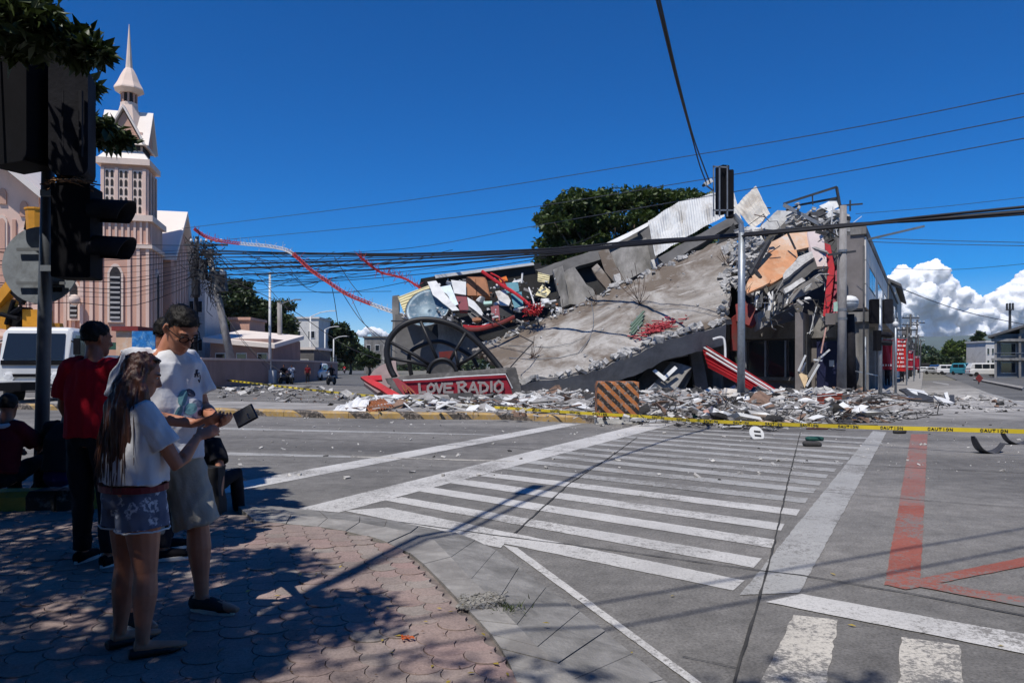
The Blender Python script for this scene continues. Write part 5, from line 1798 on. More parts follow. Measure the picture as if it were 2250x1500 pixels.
for k in range(26):
    x0 = rr.uniform(445, 640); x1 = x0 + rr.uniform(60, 220) * (1 if k < 12 else 1.9)
    y0 = rr.uniform(552, 616); y1 = y0 + rr.uniform(-12, 26)
    d = rr.uniform(6, 40)
    o = wire('thin wire loop drooping between the leaning pole and the mast', [(x0, y0, 58), ((x0 + x1) / 2, (y0 + y1) / 2 + d, 57), (x1, y1, 55 if k < 12 else 52)], .02, M_cable, 'slack_wire')
    o['group'] = 'thin wire loops by the leaning pole'

# --- fallen radio mast, red and white lattice
M_mred = mat('mast_red', (.36, .025, .03), .55, 0, var=.2, vs=3, bump=0)
M_mwh = mat('mast_white', (.55, .53, .52), .55, 0, var=.15, vs=3, bump=0)
def mast(label, pp, side, bands):
    t_ = thing('radio_mast', label, 'mast', P(*pp[0]))
    pts = cat_pts(pp, 78)
    fr = MB().frames(pts)
    n = len(fr)
    rr = random.Random(n)
    edges = [int(b_ * (n - 1)) for b_ in bands] + [n - 1]
    for bi in range(len(edges) - 1):
        i0, i1 = edges[bi], edges[bi + 1]
        mb = MB()
        ch = []
        for q in range(3):
            th = 2 * math.pi * q / 3 + .5
            line = [fr[i][0] + fr[i][1] * side * math.cos(th) + fr[i][2] * side * math.sin(th) for i in range(i0, i1 + 1)]
            ch.append(line)
            mb.tube(line, .03, 5)
        for i in range(len(ch[0]) - 1):
            for q in range(3):
                mb.tube([ch[q][i], ch[(q + 1) % 3][i + 1]], .024, 4)
                mb.tube([ch[q][i], ch[(q + 1) % 3][i]], .02, 4)
        for i in range(i0, i1, 1):
            p = fr[i][0]
            d = V((rr.gauss(0, .2), rr.gauss(0, .2), rr.uniform(.2, .55))) * (1 if rr.random() < .75 else -1)
            mb.tube([p, p + d], .014, 4)
        mb.build('mast_section', (M_mred, M_mwh)[bi % 2], t_)
    return t_
mast('long bent red and white lattice mast fallen onto the cables', [(427, 503, 60), (450, 519, 60), (480, 529, 59), (512, 534, 58), (548, 538, 57), (592, 542, 56), (632, 551, 55), (656, 568, 54), (684, 594, 53), (722, 620, 52), (762, 646, 51), (802, 663, 50), (850, 681, 49), (912, 703, 47)], .125, [0, .27, .5, .88])
mast('short dark red mast end hanging over the left wing', [(790, 563, 50), (812, 582, 50), (838, 599, 50), (866, 606, 49.5), (893, 614, 49), (925, 634, 48)], .055, [0])

# --- fallen rooftop sign with the big wheel
YS = 35.4
ws = thing('rooftop_sign', 'fallen red rooftop sign reading LOVE RADIO at the foot of the slab', 'sign', V((P(1000, 805, YS).x, YS, 0)))
M_signf = mat('sign_frame', (.085, .08, .075), .8, 0, var=.3, vs=2, bump=.2, dirt=(.18, .17, .16), da=.35, ds=2)
M_signr = mat('sign_red', (.25, .010, .022), .5, 0, var=.25, vs=1.2, bump=.1, dirt=(.18, .01, .02), da=.4, ds=1.2)
def sp(name, px, th, m, par=ws):
    return panel(name, px, th, m, par)
sp('face', [(884, 836, YS), (943, 832, YS), (1001, 827, YS), (1112, 821, YS), (1127, 855, YS - .05), (1128, 872, YS - .05), (1000, 873, YS - .1), (904, 872, YS - .1)], .25, M_signr)
sp('face', [(860, 832, YS - .1), (874, 831, YS - .05), (905, 853, YS - .3), (922, 872, YS - .4), (890, 872, YS - .4)], .1, M_signr)
sp('top_beam', [(846, 831, YS + .1), (905, 824, YS + .1), (1132, 806, YS + .1), (1134, 812, YS), (1112, 820, YS), (1000, 826, YS), (943, 831, YS), (884, 834, YS), (870, 842, YS)], .7, M_signf)
sp('side_frame', [(1112, 812, YS - .05), (1134, 808, YS - .05), (1149, 872, YS - .15), (1128, 872, YS - .15)], .9, M_signf)
sp('side_frame', [(846, 832, YS - .05), (860, 830, YS - .1), (892, 873, YS - .35), (868, 862, YS - .2)], .4, M_signf)
mb = MB()
mb.tube([P(x, y, YS - .12) for x, y in ((885, 836), (943, 833), (1001, 828), (1111, 822), (1126, 853))], .035, 5); mb.build('trim', M_cream, ws)
# lettering: brush strokes
M_let = mat('sign_letters', (.30, .27, .255), .7, 0, var=.2, vs=6)
LET = {'L': [[(0, 0), (.12, 1)], [(.1, .95), (.9, .9)]],
       'O': [[(.5, 0), (.12, .3), (.1, .75), (.45, 1), (.85, .75), (.88, .25), (.5, 0)]],
       'V': [[(.05, 0), (.5, 1)], [(.5, 1), (.95, 0)]],
       'E': [[(.9, .02), (.15, .05), (.1, .95), (.95, .98)], [(.12, .5), (.75, .48)]],
       'R': [[(.2, 1), (.15, .05)], [(.0, .08), (.6, .0), (.85, .22), (.55, .48), (.2, .52)], [(.4, .5), (.95, 1)]],
       'A': [[(.02, 1), (.5, .02), (.95, 1)], [(.22, .65), (.8, .65)]],
       'D': [[(.2, .02), (.22, .98)], [(.0, .05), (.6, .08), (.95, .4), (.85, .75), (.22, .97)]],
       'I': [[(.5, 0), (.55, 1)]],
       'C': [[(.9, .15), (.5, 0), (.12, .3), (.12, .7), (.5, 1), (.9, .85)]],
       'U': [[(.1, 0), (.12, .75), (.5, 1), (.88, .75), (.9, 0)]],
       'T': [[(.05, .04), (.95, .04)], [(.5, .04), (.5, 1)]],
       'N': [[(.1, 1), (.1, 0), (.9, 1), (.9, 0)]]}
def letter(mb, ch, fn, w):
    """strokes of one letter; fn maps (u, v down) to a point, w half stroke width"""
    for st in LET[ch]:
        pts = [fn(u, v) for u, v in st]
        for a, b_ in zip(pts[:-1], pts[1:]):
            d = (b_ - a)
            L = d.length
            d = d / L
            dz_ = V((0, -.004 * (len(mb.f) // 6), 0)); a = a + dz_; b_ = b_ + dz_
            mb.bar(a - d * w * .55, b_ + d * w * .55, w * 2, .03, up=(0, -1, 0))
boxes = [('L', 921, 936, 843, 863), ('O', 938, 957, 843, 862), ('V', 957, 973, 842, 862), ('E', 974, 996, 842, 862), ('R', 1004, 1027, 839, 863), ('A', 1029, 1051, 839, 864), ('D', 1051, 1073, 839, 863), ('I', 1075, 1084, 838, 860), ('O', 1085, 1107, 837, 861)]
for ch, x0, x1, y0, y1 in boxes:
    mb = MB()
    letter(mb, ch, lambda u, v: P(x0 + (x1 - x0) * u, y0 + (y1 - y0) * v, YS - .16), .058)
    mb.build('letter', M_let, ws)
mb = MB()
for a, b_ in (((884, 846), (892, 862)), ((892, 846), (904, 866)), ((898, 850), (910, 862)), ((888, 858), (900, 852))):
    mb.bar(P(*a, YS - .42), P(*b_, YS - .46), .08, .03)
mb.build('painted_mark', mat('faded_orange_mark', (.42, .16, .06), .7), ws)
# wheel
wh = thing('big_wheel', 'large black spoked wheel standing on the fallen sign', 'wheel', P(973, 826, 36.2))
rim = [(868, 829), (857, 808), (850, 776), (855, 747), (875, 722), (902, 707), (932, 702), (966, 705), (1000, 716), (1030, 735), (1055, 757), (1076, 780), (1092, 799), (1102, 812)]
mb = MB(); mb.tube(cat_pts([(x, y, 36.2 + .4 * math.sin(i * .24)) for i, (x, y) in enumerate(rim)], 60), .155, 10); mb.build('rim', M_black, wh, smooth=True)
rim2 = [(904, 824), (899, 795), (903, 772), (930, 757), (967, 750), (1004, 764), (1036, 784), (1050, 808)]
mb = MB(); mb.tube(cat_pts([(x, y, 37.2) for x, y in rim2], 50), .11, 8); mb.build('inner_rim', M_black, wh, smooth=True)
rim3 = [(860, 745), (892, 762), (925, 785), (948, 803)]
for px in ([(966, 800), (948, 760), (924, 706)], [(985, 800), (1002, 768), (1024, 731)], [(952, 806), (912, 780), (858, 752)], [(1010, 812), (1004, 790), (1000, 770)], [(950, 808), (905, 795), (852, 786)], [(1000, 806), (1040, 782), (1062, 766)]):
    mb = MB(); mb.tube([P(x, y, 36.4) for x, y in px], .085, 8); mb.build('spoke', M_black, wh, smooth=True)
mb = MB(); mb.lathe([(.66, -.2), (.66, .2)], P(972, 820, 36.1), 22, Matrix.Rotation(math.pi / 2, 3, 'X')); mb.build('hub', M_signf, wh)
mb = MB(); mb.tube([P(972 + 31 * math.cos(a), 820 - 31 * math.sin(a), 35.9) for a in [math.pi * k / 14 for k in range(15)]], .1, 8); mb.build('hub_ring', M_black, wh, smooth=True)
pn = panel('red_plate', [(964, 773, 37), (996, 770, 37), (990, 790, 37), (966, 788, 37)], .1, M_redd, wh)
# ================================================================== barrier, tape, rubble, things thrown out of the building
# --- striped concrete block
M_block = stripe_mat('barrier_stripes', (.55, .19, .05), (.025, .02, .018), .30, 1.0, .48, .415, (.46, .41, .37))
bc = V((P(1359, 805, 19.0).x, 19.0, 0))
blk = thing('road_barrier', 'chipped concrete block with orange and black diagonal stripes', 'barrier', bc)
def rough_box(mb, c, d, rng, n=9, amp=.012):
    c = V(c)
    for ax in range(3):
        for sg_ in (-1, 1):
            def fn(u, v, ax=ax, sg_=sg_):
                q = [0, 0, 0]
                q[ax] = sg_ * .5
                q[(ax + 1) % 3] = (u - .5)
                q[(ax + 2) % 3] = (v - .5)
                p = V((q[0] * d[0], q[1] * d[1], q[2] * d[2]))
                k = sum(1 for t_ in q if abs(abs(t_) - .5) < .01)
                w = noise.noise(p * 5 + V((3, 1, 2))) * amp
                if k >= 2:
                    p = p * (1 - .018 - abs(noise.noise(p * 9)) * .035)
                return c + p + p.normalized() * w
            mb.grid(fn, n, n)
mb = MB(); rough_box(mb, bc + V((0, .32, .62)), (1.1, .62, .98), rng, 12); mb.build('block', M_block, blk)
mb = MB(); rough_box(mb, bc + V((0, .30, .08)), (1.22, .74, .18), rng, 8); mb.build('footing', M_ruin_w, blk)

# --- caution tape
M_tape = mat('yellow_tape', (.62, .47, .03), .4, 0, var=.1, vs=2, bump=0)
M_tink = mat('tape_ink', (.02, .018, .012), .5, 0, var=.1, bump=0)
tp_ = thing('caution_tape', 'yellow caution tape stretched across the whole scene', 'tape', P(1360, 911, 18.6))
path = [(470, 832, 57), (560, 842, 47), (700, 858, 36), (850, 873, 29), (1000, 888, 24), (1200, 902, 20), (1310, 909, 18.55), (1404, 914, 18.3), (1520, 923, 17), (1700, 931, 15.3), (1900, 938, 13.8), (2080, 943, 12.8), (2300, 949, 11.9)]
tpts = cat_pts(path, 150)
rr = random.Random(8)
L = [0]
for a, b in zip(tpts[:-1], tpts[1:]):
    L.append(L[-1] + (b - a).length)
def tape_at(s_):
    for i in range(len(L) - 1):
        if L[i + 1] >= s_:
            t_ = (s_ - L[i]) / max(1e-6, L[i + 1] - L[i])
            return tpts[i].lerp(tpts[i + 1], t_), (tpts[i + 1] - tpts[i]).normalized()
    return tpts[-1], (tpts[-1] - tpts[-2]).normalized()
TW = .037
def tape_side(s_):
    """direction across the tape, twisting a little along it"""
    tw = .35 * math.sin(s_ * .55) + .25 * math.sin(s_ * 1.7 + 1)
    if s_ > L[-1] * .46:
        tw *= .25
    p, t_ = tape_at(s_)
    up = V((0, 0, 1)) - t_ * t_.z
    up.normalize()
    out = t_.cross(up)
    return p, t_, (up * math.cos(tw) + out * math.sin(tw)), up
mb = MB(); vs = []
N = int(L[-1] / .12)
for i in range(N + 1):
    p, t_, w, up = tape_side(L[-1] * i / N)
    k = 1 + .35 * max(0, p.y - 18) / 20
    vs += [p - w * TW * k, p + w * TW * k]
mb.add(vs, [(2 * i, 2 * i + 1, 2 * i + 3, 2 * i + 2) for i in range(N)])
mb.build('band', M_tape, tp_)
word = 'CAUTION'
s_ = 1.0
while s_ < L[-1] - .6:
    p0 = tape_at(s_)[0]
    mb = MB()
    k = 1 + .35 * max(0, p0.y - 18) / 20
    if p0.y < 22:
        for q, ch in enumerate(word):
            def fn(u, v, q=q):
                ss = s_ + (q + .1 + u * .8) * .058
                p, t_, w, up = tape_side(ss)
                n_ = t_.cross(w).normalized()
                if n_.dot(V((0, 0, EYE)) - p) < 0:
                    n_ = -n_
                return p + w * TW * k * (.58 - 1.16 * v) + n_ * .004
            for st in LET[ch]:
                pts = [fn(u, v) for u, v in st]
                for a, b in zip(pts[:-1], pts[1:]):
                    d = (b - a); n_ = V((0, -1, .2)).normalized()
                    sd = d.cross(n_).normalized() * .0075
                    d.normalize()
                    mb.sheet([a - sd - d * .004, b - sd + d * .004, b + sd + d * .004, a + sd - d * .004])
    else:
        vs = []
        for i in range(7):
            ss = s_ + i * .055 * k
            p, t_, w, up = tape_side(ss)
            n_ = t_.cross(w).normalized()
            if n_.dot(V((0, 0, EYE)) - p) < 0:
                n_ = -n_
            vs += [p - w * TW * k * .66 + n_ * .008, p + w * TW * k * .66 + n_ * .008]
        mb.add(vs, [(2 * i, 2 * i + 1, 2 * i + 3, 2 * i + 2) for i in range(6)])
    mb.build('lettering', M_tink, tp_)
    s_ += .80 * (1 if p0.y < 22 else 1.35)

# --- rubble
M_rw = mat('pale_rubble', (.49, .475, .445), .95, 0, var=.3, vs=4, bump=.6, bs=20, dirt=(.33, .31, .29), da=.4, ds=3)
M_rg = mat('grey_rubble', (.27, .26, .25), .95, 0, var=.35, vs=4, bump=.6, bs=20)
M_rd = mat('dark_rubble', (.045, .043, .042), .9, 0, var=.5, vs=4, bump=.4)
M_rb = mat('brown_rubble', (.22, .14, .10), .9, 0, var=.4, vs=4, bump=.4)
rr = random.Random(77)
mb = MB()
def heap_z(px):
    """height of the heap under the ruin"""
    return .18
def yline(px, tab):
    for (x0, y0), (x1, y1) in zip(tab[:-1], tab[1:]):
        if x0 <= px <= x1:
            return y0 + (y1 - y0) * (px - x0) / (x1 - x0)
    return tab[-1][1]
near_t = [(480, 876), (700, 893), (860, 905), (1100, 912), (1310, 918), (1420, 935), (1700, 945), (1900, 935), (2020, 915), (2150, 905), (2250, 905)]
far_t = [(480, 852), (700, 850), (800, 880), (1150, 880), (1180, 868), (1400, 862), (1700, 862), (1900, 862), (2020, 862), (2120, 870), (2250, 885)]
def rubble(n, x0, x1, smin, smax, bias=1.6, up=.0, flat=.68):
    for k in range(n):
        x = rr.uniform(x0, x1)
        a, b = yline(x, far_t), yline(x, near_t)
        t_ = rr.random() ** bias
        y = a + (b - a) * t_
        z = .0 if (t_ > .72 and x > 1400) or x > 1950 else .17
        p = G(x, y, z)
        gate = noise.noise(V((p.x * .55, p.y * .35, 3))) + .6 * noise.noise(V((p.x * 1.4, p.y * .9, 8)))
        if gate < rr.uniform(-.35, .35) - .25 * (1 - t_):
            continue
        s_ = smin + (smax - smin) * rr.random() ** 3.2
        s_ *= (1.0 if t_ < .2 else .62 if t_ < .45 else .42)
        mb.cur = rr.choices((0, 1, 2, 3), (.36, .34, .22, .08))[0]
        hh = max(0, rr.gauss(0, 1)) * up * (1 - t_) ** 1.5
        if rr.random() < flat:
            d = (s_ * rr.uniform(1, 2.6), s_ * rr.uniform(.6, 1.3), s_ * rr.uniform(.08, .25))
        else:
            d = (s_ * rr.uniform(.7, 1.5), s_, s_ * rr.uniform(.5, .9))
        mb.chunk(p + V((0, 0, d[2] * .3 + hh)), d, rr)
rubble(2600, 1060, 2000, .04, .42, 1.5, .08)
rubble(2600, 1400, 1980, .03, .36, 1.1, .03)
rubble(750, 780, 1150, .03, .26, 1.5, .0)
rubble(520, 480, 800, .05, .4, 1.3, .03)
rubble(800, 1950, 2240, .03, .3, 1.2)
tag(mb.build('rubble', [M_rw, M_rg, M_rd, M_rb]), 'field of broken concrete and plaster along the foot of the ruin', 'rubble', kind='stuff')
# larger slabs and sheets among it
mb = MB()
for k in range(120):
    x = rr.choice((rr.uniform(1180, 1960), rr.uniform(1400, 1900), rr.uniform(1400, 1960), rr.uniform(820, 1300)))
    a, b = yline(x, far_t), yline(x, near_t)
    t_ = rr.random() ** 1.5 * .75
    p = G(x, a + (b - a) * t_, .17)
    s_ = rr.uniform(.3, .75) * (1 - .4 * t_)
    mb.cur = rr.choices((0, 1, 2, 3), (.5, .28, .16, .06))[0]
    mb.chunk(p + V((0, 0, .06)), (s_ * rr.uniform(1, 1.9), s_, rr.uniform(.03, .12)), rr, .35)
tag(mb.build('slab_pieces', [M_cream, M_rg, M_rd, M_rb]), 'larger flat slab pieces lying in the rubble', 'rubble', kind='stuff')
# heap directly under the slab edge and sign
mb = MB()
for k in range(1000):
    x = rr.uniform(1140, 1900)
    y = rr.gauss(880, 7) if x > 1300 else rr.gauss(888, 4)
    Y = 33.5 + rr.uniform(-2.0, 2.5)
    s_ = .07 + .36 * rr.random() ** 2.6
    mb.cur = rr.choices((0, 1, 2, 3), (.36, .34, .22, .08))[0]
    zz = P(x, y, Y).z
    if zz > 1.25:
        continue
    mb.chunk(V((P(x, y, Y).x, Y, max(.2, zz))), (s_ * rr.uniform(.8, 2), s_, s_ * rr.uniform(.2, .8)), rr)
tag(mb.build('rubble_heap', [M_rw, M_rg, M_rd, M_rb]), 'low heap of rubble against the fallen slab and sign', 'rubble', kind='stuff')
# planks, pipes and torn strips lying in the rubble
mb = MB()
for k in range(420):
    x = rr.choice((rr.uniform(1380, 2000), rr.uniform(1380, 1900), rr.uniform(800, 1380)))
    a, b = yline(x, far_t), yline(x, near_t)
    y = a + (b - a) * rr.random() ** 1.2
    p = G(x, y, .22 if y < 905 else .02) + V((0, 0, rr.uniform(.03, .22) * (1 if y < 890 else .4)))
    L_ = rr.uniform(.25, 1.3) * (1 if y < 900 else .6); a_ = rr.uniform(0, 6.28)
    d = V((math.cos(a_), math.sin(a_), rr.gauss(0, .16))) * L_ * .5
    mb.cur = rr.choices((0, 1, 2, 3), (.35, .2, .25, .2))[0]
    mb.bar(p - d, p + d, rr.uniform(.02, .12), rr.uniform(.012, .04))
for k in range(300):
    x = rr.uniform(1000, 2060); a, b = yline(x, far_t), yline(x, near_t)
    p = G(x, a + (b - a) * rr.random(), .1)
    pts = [p]
    for q in range(4):
        pts.append(pts[-1] + V((rr.gauss(0, .22), rr.gauss(0, .2), rr.gauss(.02, .09))))
        pts[-1].z = max(.05, pts[-1].z)
    mb.cur = 2; mb.tube(pts, rr.uniform(.006, .016), 4)
tag(mb.build('splintered_scrap', [M_cream, M_rg, M_rd, M_rb]), 'planks, pipes and torn strips lying in the rubble', 'scrap', kind='stuff')
# scrap that hangs in the broken corner
mb = MB()
for k in range(130):
    x, y = rr.uniform(1645, 1870), rr.uniform(470, 715)
    if 1650 < x < 1800 and 495 < y < 628: continue
    Y = 38.6 + rr.uniform(0, 1.2) + max(0, 600 - y) * .028
    if x > 1800 and y < 560: Y -= .8
    p = P(x, y, Y)
    mb.cur = rr.choices((0, 1, 2, 3), (.3, .25, .3, .15))[0]
    if rr.random() < .45:
        d = V((rr.gauss(0, .5), rr.gauss(0, .2), rr.gauss(0, .5)))
        mb.bar(p - d * .6, p + d * .6, rr.uniform(.03, .09), .03)
    elif rr.random() < .6:
        pts = [p]
        for q in range(4):
            pts.append(pts[-1] + V((rr.gauss(0, .25), rr.gauss(0, .15), rr.gauss(-.25, .2))))
        mb.tube(pts, rr.uniform(.012, .03), 4)
    else:
        s_ = rr.uniform(.15, .5)
        mb.chunk(p, (s_ * rr.uniform(.8, 2), s_ * .4, s_ * rr.uniform(.1, .7)), rr)
tag(mb.build('hanging_scrap', [M_cream, M_rg, M_rd, M_rb]), 'tangle of broken bars and strips in the fallen corner', 'scrap', kind='stuff')
# crumbs on the open road
mb = MB()
for k in range(520):
    x, y = rr.uniform(470, 2250), 915 + 140 * rr.random() ** 1.8
    p = G(x, y, .0)
    s_ = .012 + .05 * rr.random() ** 3
    mb.cur = rr.choices((0, 1, 2), (.7, .2, .1))[0]
    mb.chunk(p + V((0, 0, s_ * .2)), (s_ * rr.uniform(.8, 2), s_, s_ * .5), rr)
tag(mb.build('road_crumbs', [M_rw, M_rg, M_rd]), 'small pale crumbs scattered over the road surface', 'rubble', kind='stuff')

def deb(name, label, cat, px, th, m, jag=.03, group=None):
    o = panel(name, px, th, m, None, jag, rr)
    return tag(o, label, cat, group)
def sheet_thing(name, label, quad, n, amp, m, bend=.1, seed=3):
    o = sheetc(name, quad, n, amp, m, None, bend, 8, .008, seed)
    return tag(o, label, 'sheet')

# crumpled white sheet and brown sheet on the island kerb
cs = thing('crumpled_sheet', 'crumpled white sheet lying over the striped kerb', 'sheet', G(765, 918))
def fn(u, v):
    a = P(706, 919, 21.3).lerp(P(800, 909, 21.0), u)
    b = P(762, 882, 22.6).lerp(P(814, 874, 22.8), u)
    p = a.lerp(b, v)
    return p + V((0, 0, .16 * noise.noise(V((u * 3, v * 4, 1))) + .10 * noise.noise(V((u * 8, v * 7, 5)))))
mb = MB(); mb.grid(fn, 18, 16); o = mb.build('sheet', mat('white_tarp', (.66, .66, .65), .6, 0, var=.06, vs=2, bump=.1), cs, smooth=False); o.modifiers.new('t', 'SOLIDIFY').thickness = .01
sheet_thing('roof_sheet', 'rust brown corrugated sheet beside the crumpled white one', [(792, 880, 22.8), (846, 878, 23.5), (866, 893, 22.4), (812, 906, 21.0)], 9, .025, M_wood, .08, 3)
sheet_thing('awning', 'long fallen red corrugated awning beside the signal pole', [(1538, 752, 39), (1556, 806, 38), (1682, 872, 34.6), (1704, 856, 35.6)], 6, .09, M_red, .05, 5)
for k, (a, b) in enumerate((((1552, 775, 38.2), (1696, 862, 34.8)), ((1546, 762, 38.6), (1700, 857, 35.2)))):
    mb = MB(); mb.bar(P(*a), P(*b), .07); tag(mb.build('awning_rail', M_cream), ['lower', 'upper'][k] + ' white rail lying along the red awning', 'rail')

# left wing: furniture and cladding thrown together
sheet_thing('cladding_sheet', 'cream ribbed cladding sheet at the left end of the ruin', [(874, 652, 47), (888, 688, 46.4), (955, 662, 46.6), (942, 627, 47.4)], 7, .03, M_yellow, .06, 7)
sheet_thing('cladding_sheet', 'cream ribbed cladding piece hanging near the grey columns', [(1182, 598, 47.6), (1181, 618, 47.4), (1206, 622, 47.4), (1208, 605, 47.6)], 4, .02, M_yellow, .05, 8)
sheet_thing('cladding_sheet', 'cream ribbed cladding corner lying on the slab edge', [(1192, 624, 47.2), (1176, 648, 46.8), (1200, 654, 46.6), (1210, 640, 46.8)], 4, .02, M_yellow, .05, 9)
dish = thing('satellite_dish', 'large blue grey satellite dish lying among the furniture', 'satellite dish', P(943, 700, 45.6))
Rd = Matrix.Rotation(math.radians(58), 3, 'X') @ Matrix.Rotation(math.radians(-10), 3, 'Y')
prof = [(.02, 0)] + [(1.42 * k / 8, -.34 * (1 - (k / 8) ** 2) + .34) for k in range(1, 9)]
prof = [(r_, .42 * (r_ / 1.42) ** 2) for r_, _ in prof]
mb = MB(); n0 = 0
seg = 28
vs, fs = [], []
for r_, z in prof:
    for k in range(seg):
        th = 2 * math.pi * k / seg
        vs.append(P(944, 684, 45.8) + Rd @ V((r_ * math.cos(th), r_ * math.sin(th), z)))
for i in range(len(prof) - 1):
    for k in range(seg):
        fs.append((i * seg + k, i * seg + (k + 1) % seg, (i + 1) * seg + (k + 1) % seg, (i + 1) * seg + k))
mb.add(vs, fs)
o = mb.build('bowl', M_bluedish, dish, smooth=True); o.modifiers.new('t', 'SOLIDIFY').thickness = .03
mb = MB(); mb.tube([P(944, 684, 45.8) + Rd @ V((1.43 * math.cos(t_), 1.43 * math.sin(t_), .42)) for t_ in [2 * math.pi * k / 28 for k in range(29)]], .04, 6); mb.build('rim', M_steeld, dish)
deb('wall_panel', 'long white board leaning over the satellite dish', 'board', [(939, 619, 46.2), (958, 616, 46.2), (978, 646, 45.6), (1009, 681, 44.8), (994, 682, 44.8), (951, 648, 45.6)], .06, M_cream)
deb('wall_panel', 'square pale grey board beside the brown cabinet', 'board', [(991, 615, 46), (1024, 619, 46), (1024, 648, 45.6), (998, 644, 45.6)], .05, M_cream, 0)
deb('window_panel', 'pale blue glazed panel between the two white boards', 'panel', [(966, 630, 46.1), (990, 626, 46.1), (1007, 668, 45.2), (993, 674, 45.2)], .05, mat('pale_blue_panel', (.36, .47, .55), .4, 0, var=.25, vs=2), 0)
deb('cabinet_side', 'maroon panel under the square pale board', 'panel', [(1001, 649, 45.7), (1025, 650, 45.7), (1030, 681, 45), (1010, 681, 45)], .3, M_maroon, 0)
cab = thing('wardrobe', 'brown wooden wardrobe thrown on the left wing', 'wardrobe', P(1048, 650, 46))
for nm, q in (('carcass', [(1024, 608, 46.4), (1068, 608, 46.4), (1077, 651, 46), (1025, 651, 46)]),):
    panel(nm, q, .8, M_wood, cab)
for q in ([(1026, 610, 46.3), (1044, 610, 46.3), (1047, 649, 45.9), (1027, 649, 45.9)], [(1046, 610, 46.3), (1066, 610, 46.3), (1074, 649, 45.9), (1049, 649, 45.9)]):
    panel('door', q, .05, mat('cabinet_door', (.33, .12, .04), .45, 0, var=.2, vs=3), cab)
deb('pediment', 'dark arched sign board with a white edge below the wardrobe', 'board', [(1026, 652, 45.4), (1042, 662, 45.2), (1056, 678, 44.8), (1062, 690, 44.6), (1058, 694, 44.6), (1044, 682, 44.9), (1030, 672, 45.2)], .05, M_cream)
deb('dark_panel', 'dark panel under the arched white edge', 'panel', [(1026, 660, 45.5), (1044, 682, 45.1), (1056, 696, 44.8), (1048, 712, 44.6), (1028, 690, 45)], .2, M_steeld)
deb('cabinet_side', 'dark maroon cabinet at the slab edge', 'panel', [(1078, 672, 45.4), (1096, 671, 45.4), (1099, 704, 44.8), (1082, 706, 44.8)], .6, M_maroon, 0)
deb('screen', 'black cabinet with a rounded top at the slab edge', 'panel', [(1096, 671, 45.5), (1122, 668, 45.5), (1128, 692, 45), (1100, 703, 44.8)], .6, M_void, .02)
deb('teal_board', 'upright teal board behind the red bars', 'board', [(1106, 622, 46.4), (1138, 619, 46.4), (1141, 640, 46), (1112, 644, 46)], .06, M_teal)
deb('teal_board', 'lower teal board beside the red bars', 'board', [(1122, 646, 45.8), (1146, 640, 45.8), (1150, 672, 45.2), (1130, 676, 45.1)], .06, M_teal)
deb('ceiling_sheet', 'grey crumpled ceiling piece behind the black cabinet', 'sheet', [(1088, 640, 46), (1110, 636, 46), (1122, 660, 45.4), (1118, 672, 45.2), (1098, 670, 45.3)], .06, M_ruin_w, .06)
deb('mint_box', 'small mint green box under the wardrobe', 'box', [(1062, 662, 45.4), (1081, 661, 45.4), (1081, 667, 45.3), (1063, 668, 45.3)], .2, mat('mint', (.35, .55, .48), .6), 0)
deb('orange_rag', 'orange cloth on the left wing under the roof edge', 'cloth', [(1096, 612, 47), (1112, 606, 47), (1116, 616, 46.8), (1100, 620, 46.8)], .1, mat('orange_cloth', (.6, .14, .02), .8), .05)
def rbar(label, pp, r_, m, name='steel_bar'):
    mb = MB(); mb.tube(cat_pts(pp, 16), r_, 6); return tag(mb.build(name, m), label, 'bar')
rbar('thick red bar leaning from the roof to the slab', [(1059, 596, 46.4), (1090, 618, 46), (1124, 640, 45.4)], .11, M_red)
rbar('second red bar continuing down to the slab edge', [(1120, 636, 45.5), (1150, 658, 44.8), (1174, 680, 44.2)], .10, M_red)
rbar('thin red bar beside the thick one', [(1078, 600, 46.6), (1100, 612, 46.2), (1112, 628, 46)], .06, M_red)
rbar('curved dark red beam along the slab edge below the cabinets', [(1020, 722, 43.6), (1046, 724, 43.4), (1072, 719, 43.4), (1100, 710, 43.6), (1130, 696, 43.8)], .12, M_redd)
rbar('red pipe lying along the curved dark red beam', [(1018, 716, 43.8), (1050, 718, 43.6), (1080, 713, 43.6)], .07, M_red)
rbar('pale pipe lying across the slab edge', [(1128, 681, 44.8), (1165, 672, 44.8), (1222, 660, 45)], .06, M_cream)
rbar('pale stick standing by the cream cladding', [(1148, 600, 46.8), (1146, 622, 46.6)], .06, M_cream)
rbar('bent pale bar above the red cluster', [(1162, 632, 46), (1170, 655, 45), (1176, 676, 44.4)], .05, M_cream)
rbar('bent dark bar over the big wheel', [(860, 705, 46.5), (905, 704, 45.8), (960, 696, 45.4), (1000, 684, 45.2), (1034, 682, 45)], .05, M_steeld)
rbar('dark prop below the satellite dish', [(993, 682, 45), (996, 706, 44.6)], .05, M_steeld)
rbar('dark bar sloping to the slab edge', [(1034, 682, 44.9), (1060, 696, 44.4), (1090, 714, 43.8)], .05, M_steeld)
mb = MB()
for k in range(90):
    a = P(1172 + rr.gauss(0, 8), 680 + rr.gauss(0, 5), 44 + rr.uniform(-.4, .4))
    mb.tube([a, a + V((rr.gauss(0, .25), rr.gauss(0, .2), rr.gauss(0, .15)))], .03, 4)
tag(mb.build('red_splinters', M_red), 'cluster of red splinters at the slab edge', 'splinters', kind='stuff')
mb = MB()
for k in range(160):
    p = slab_pt(.66 + rr.gauss(0, .045), .10 + abs(rr.gauss(0, .05)), .06 + rr.random() * .08)
    mb.tube([p, p + V((rr.gauss(0, .3), rr.gauss(0, .25), rr.gauss(0, .05)))], .03, 4)
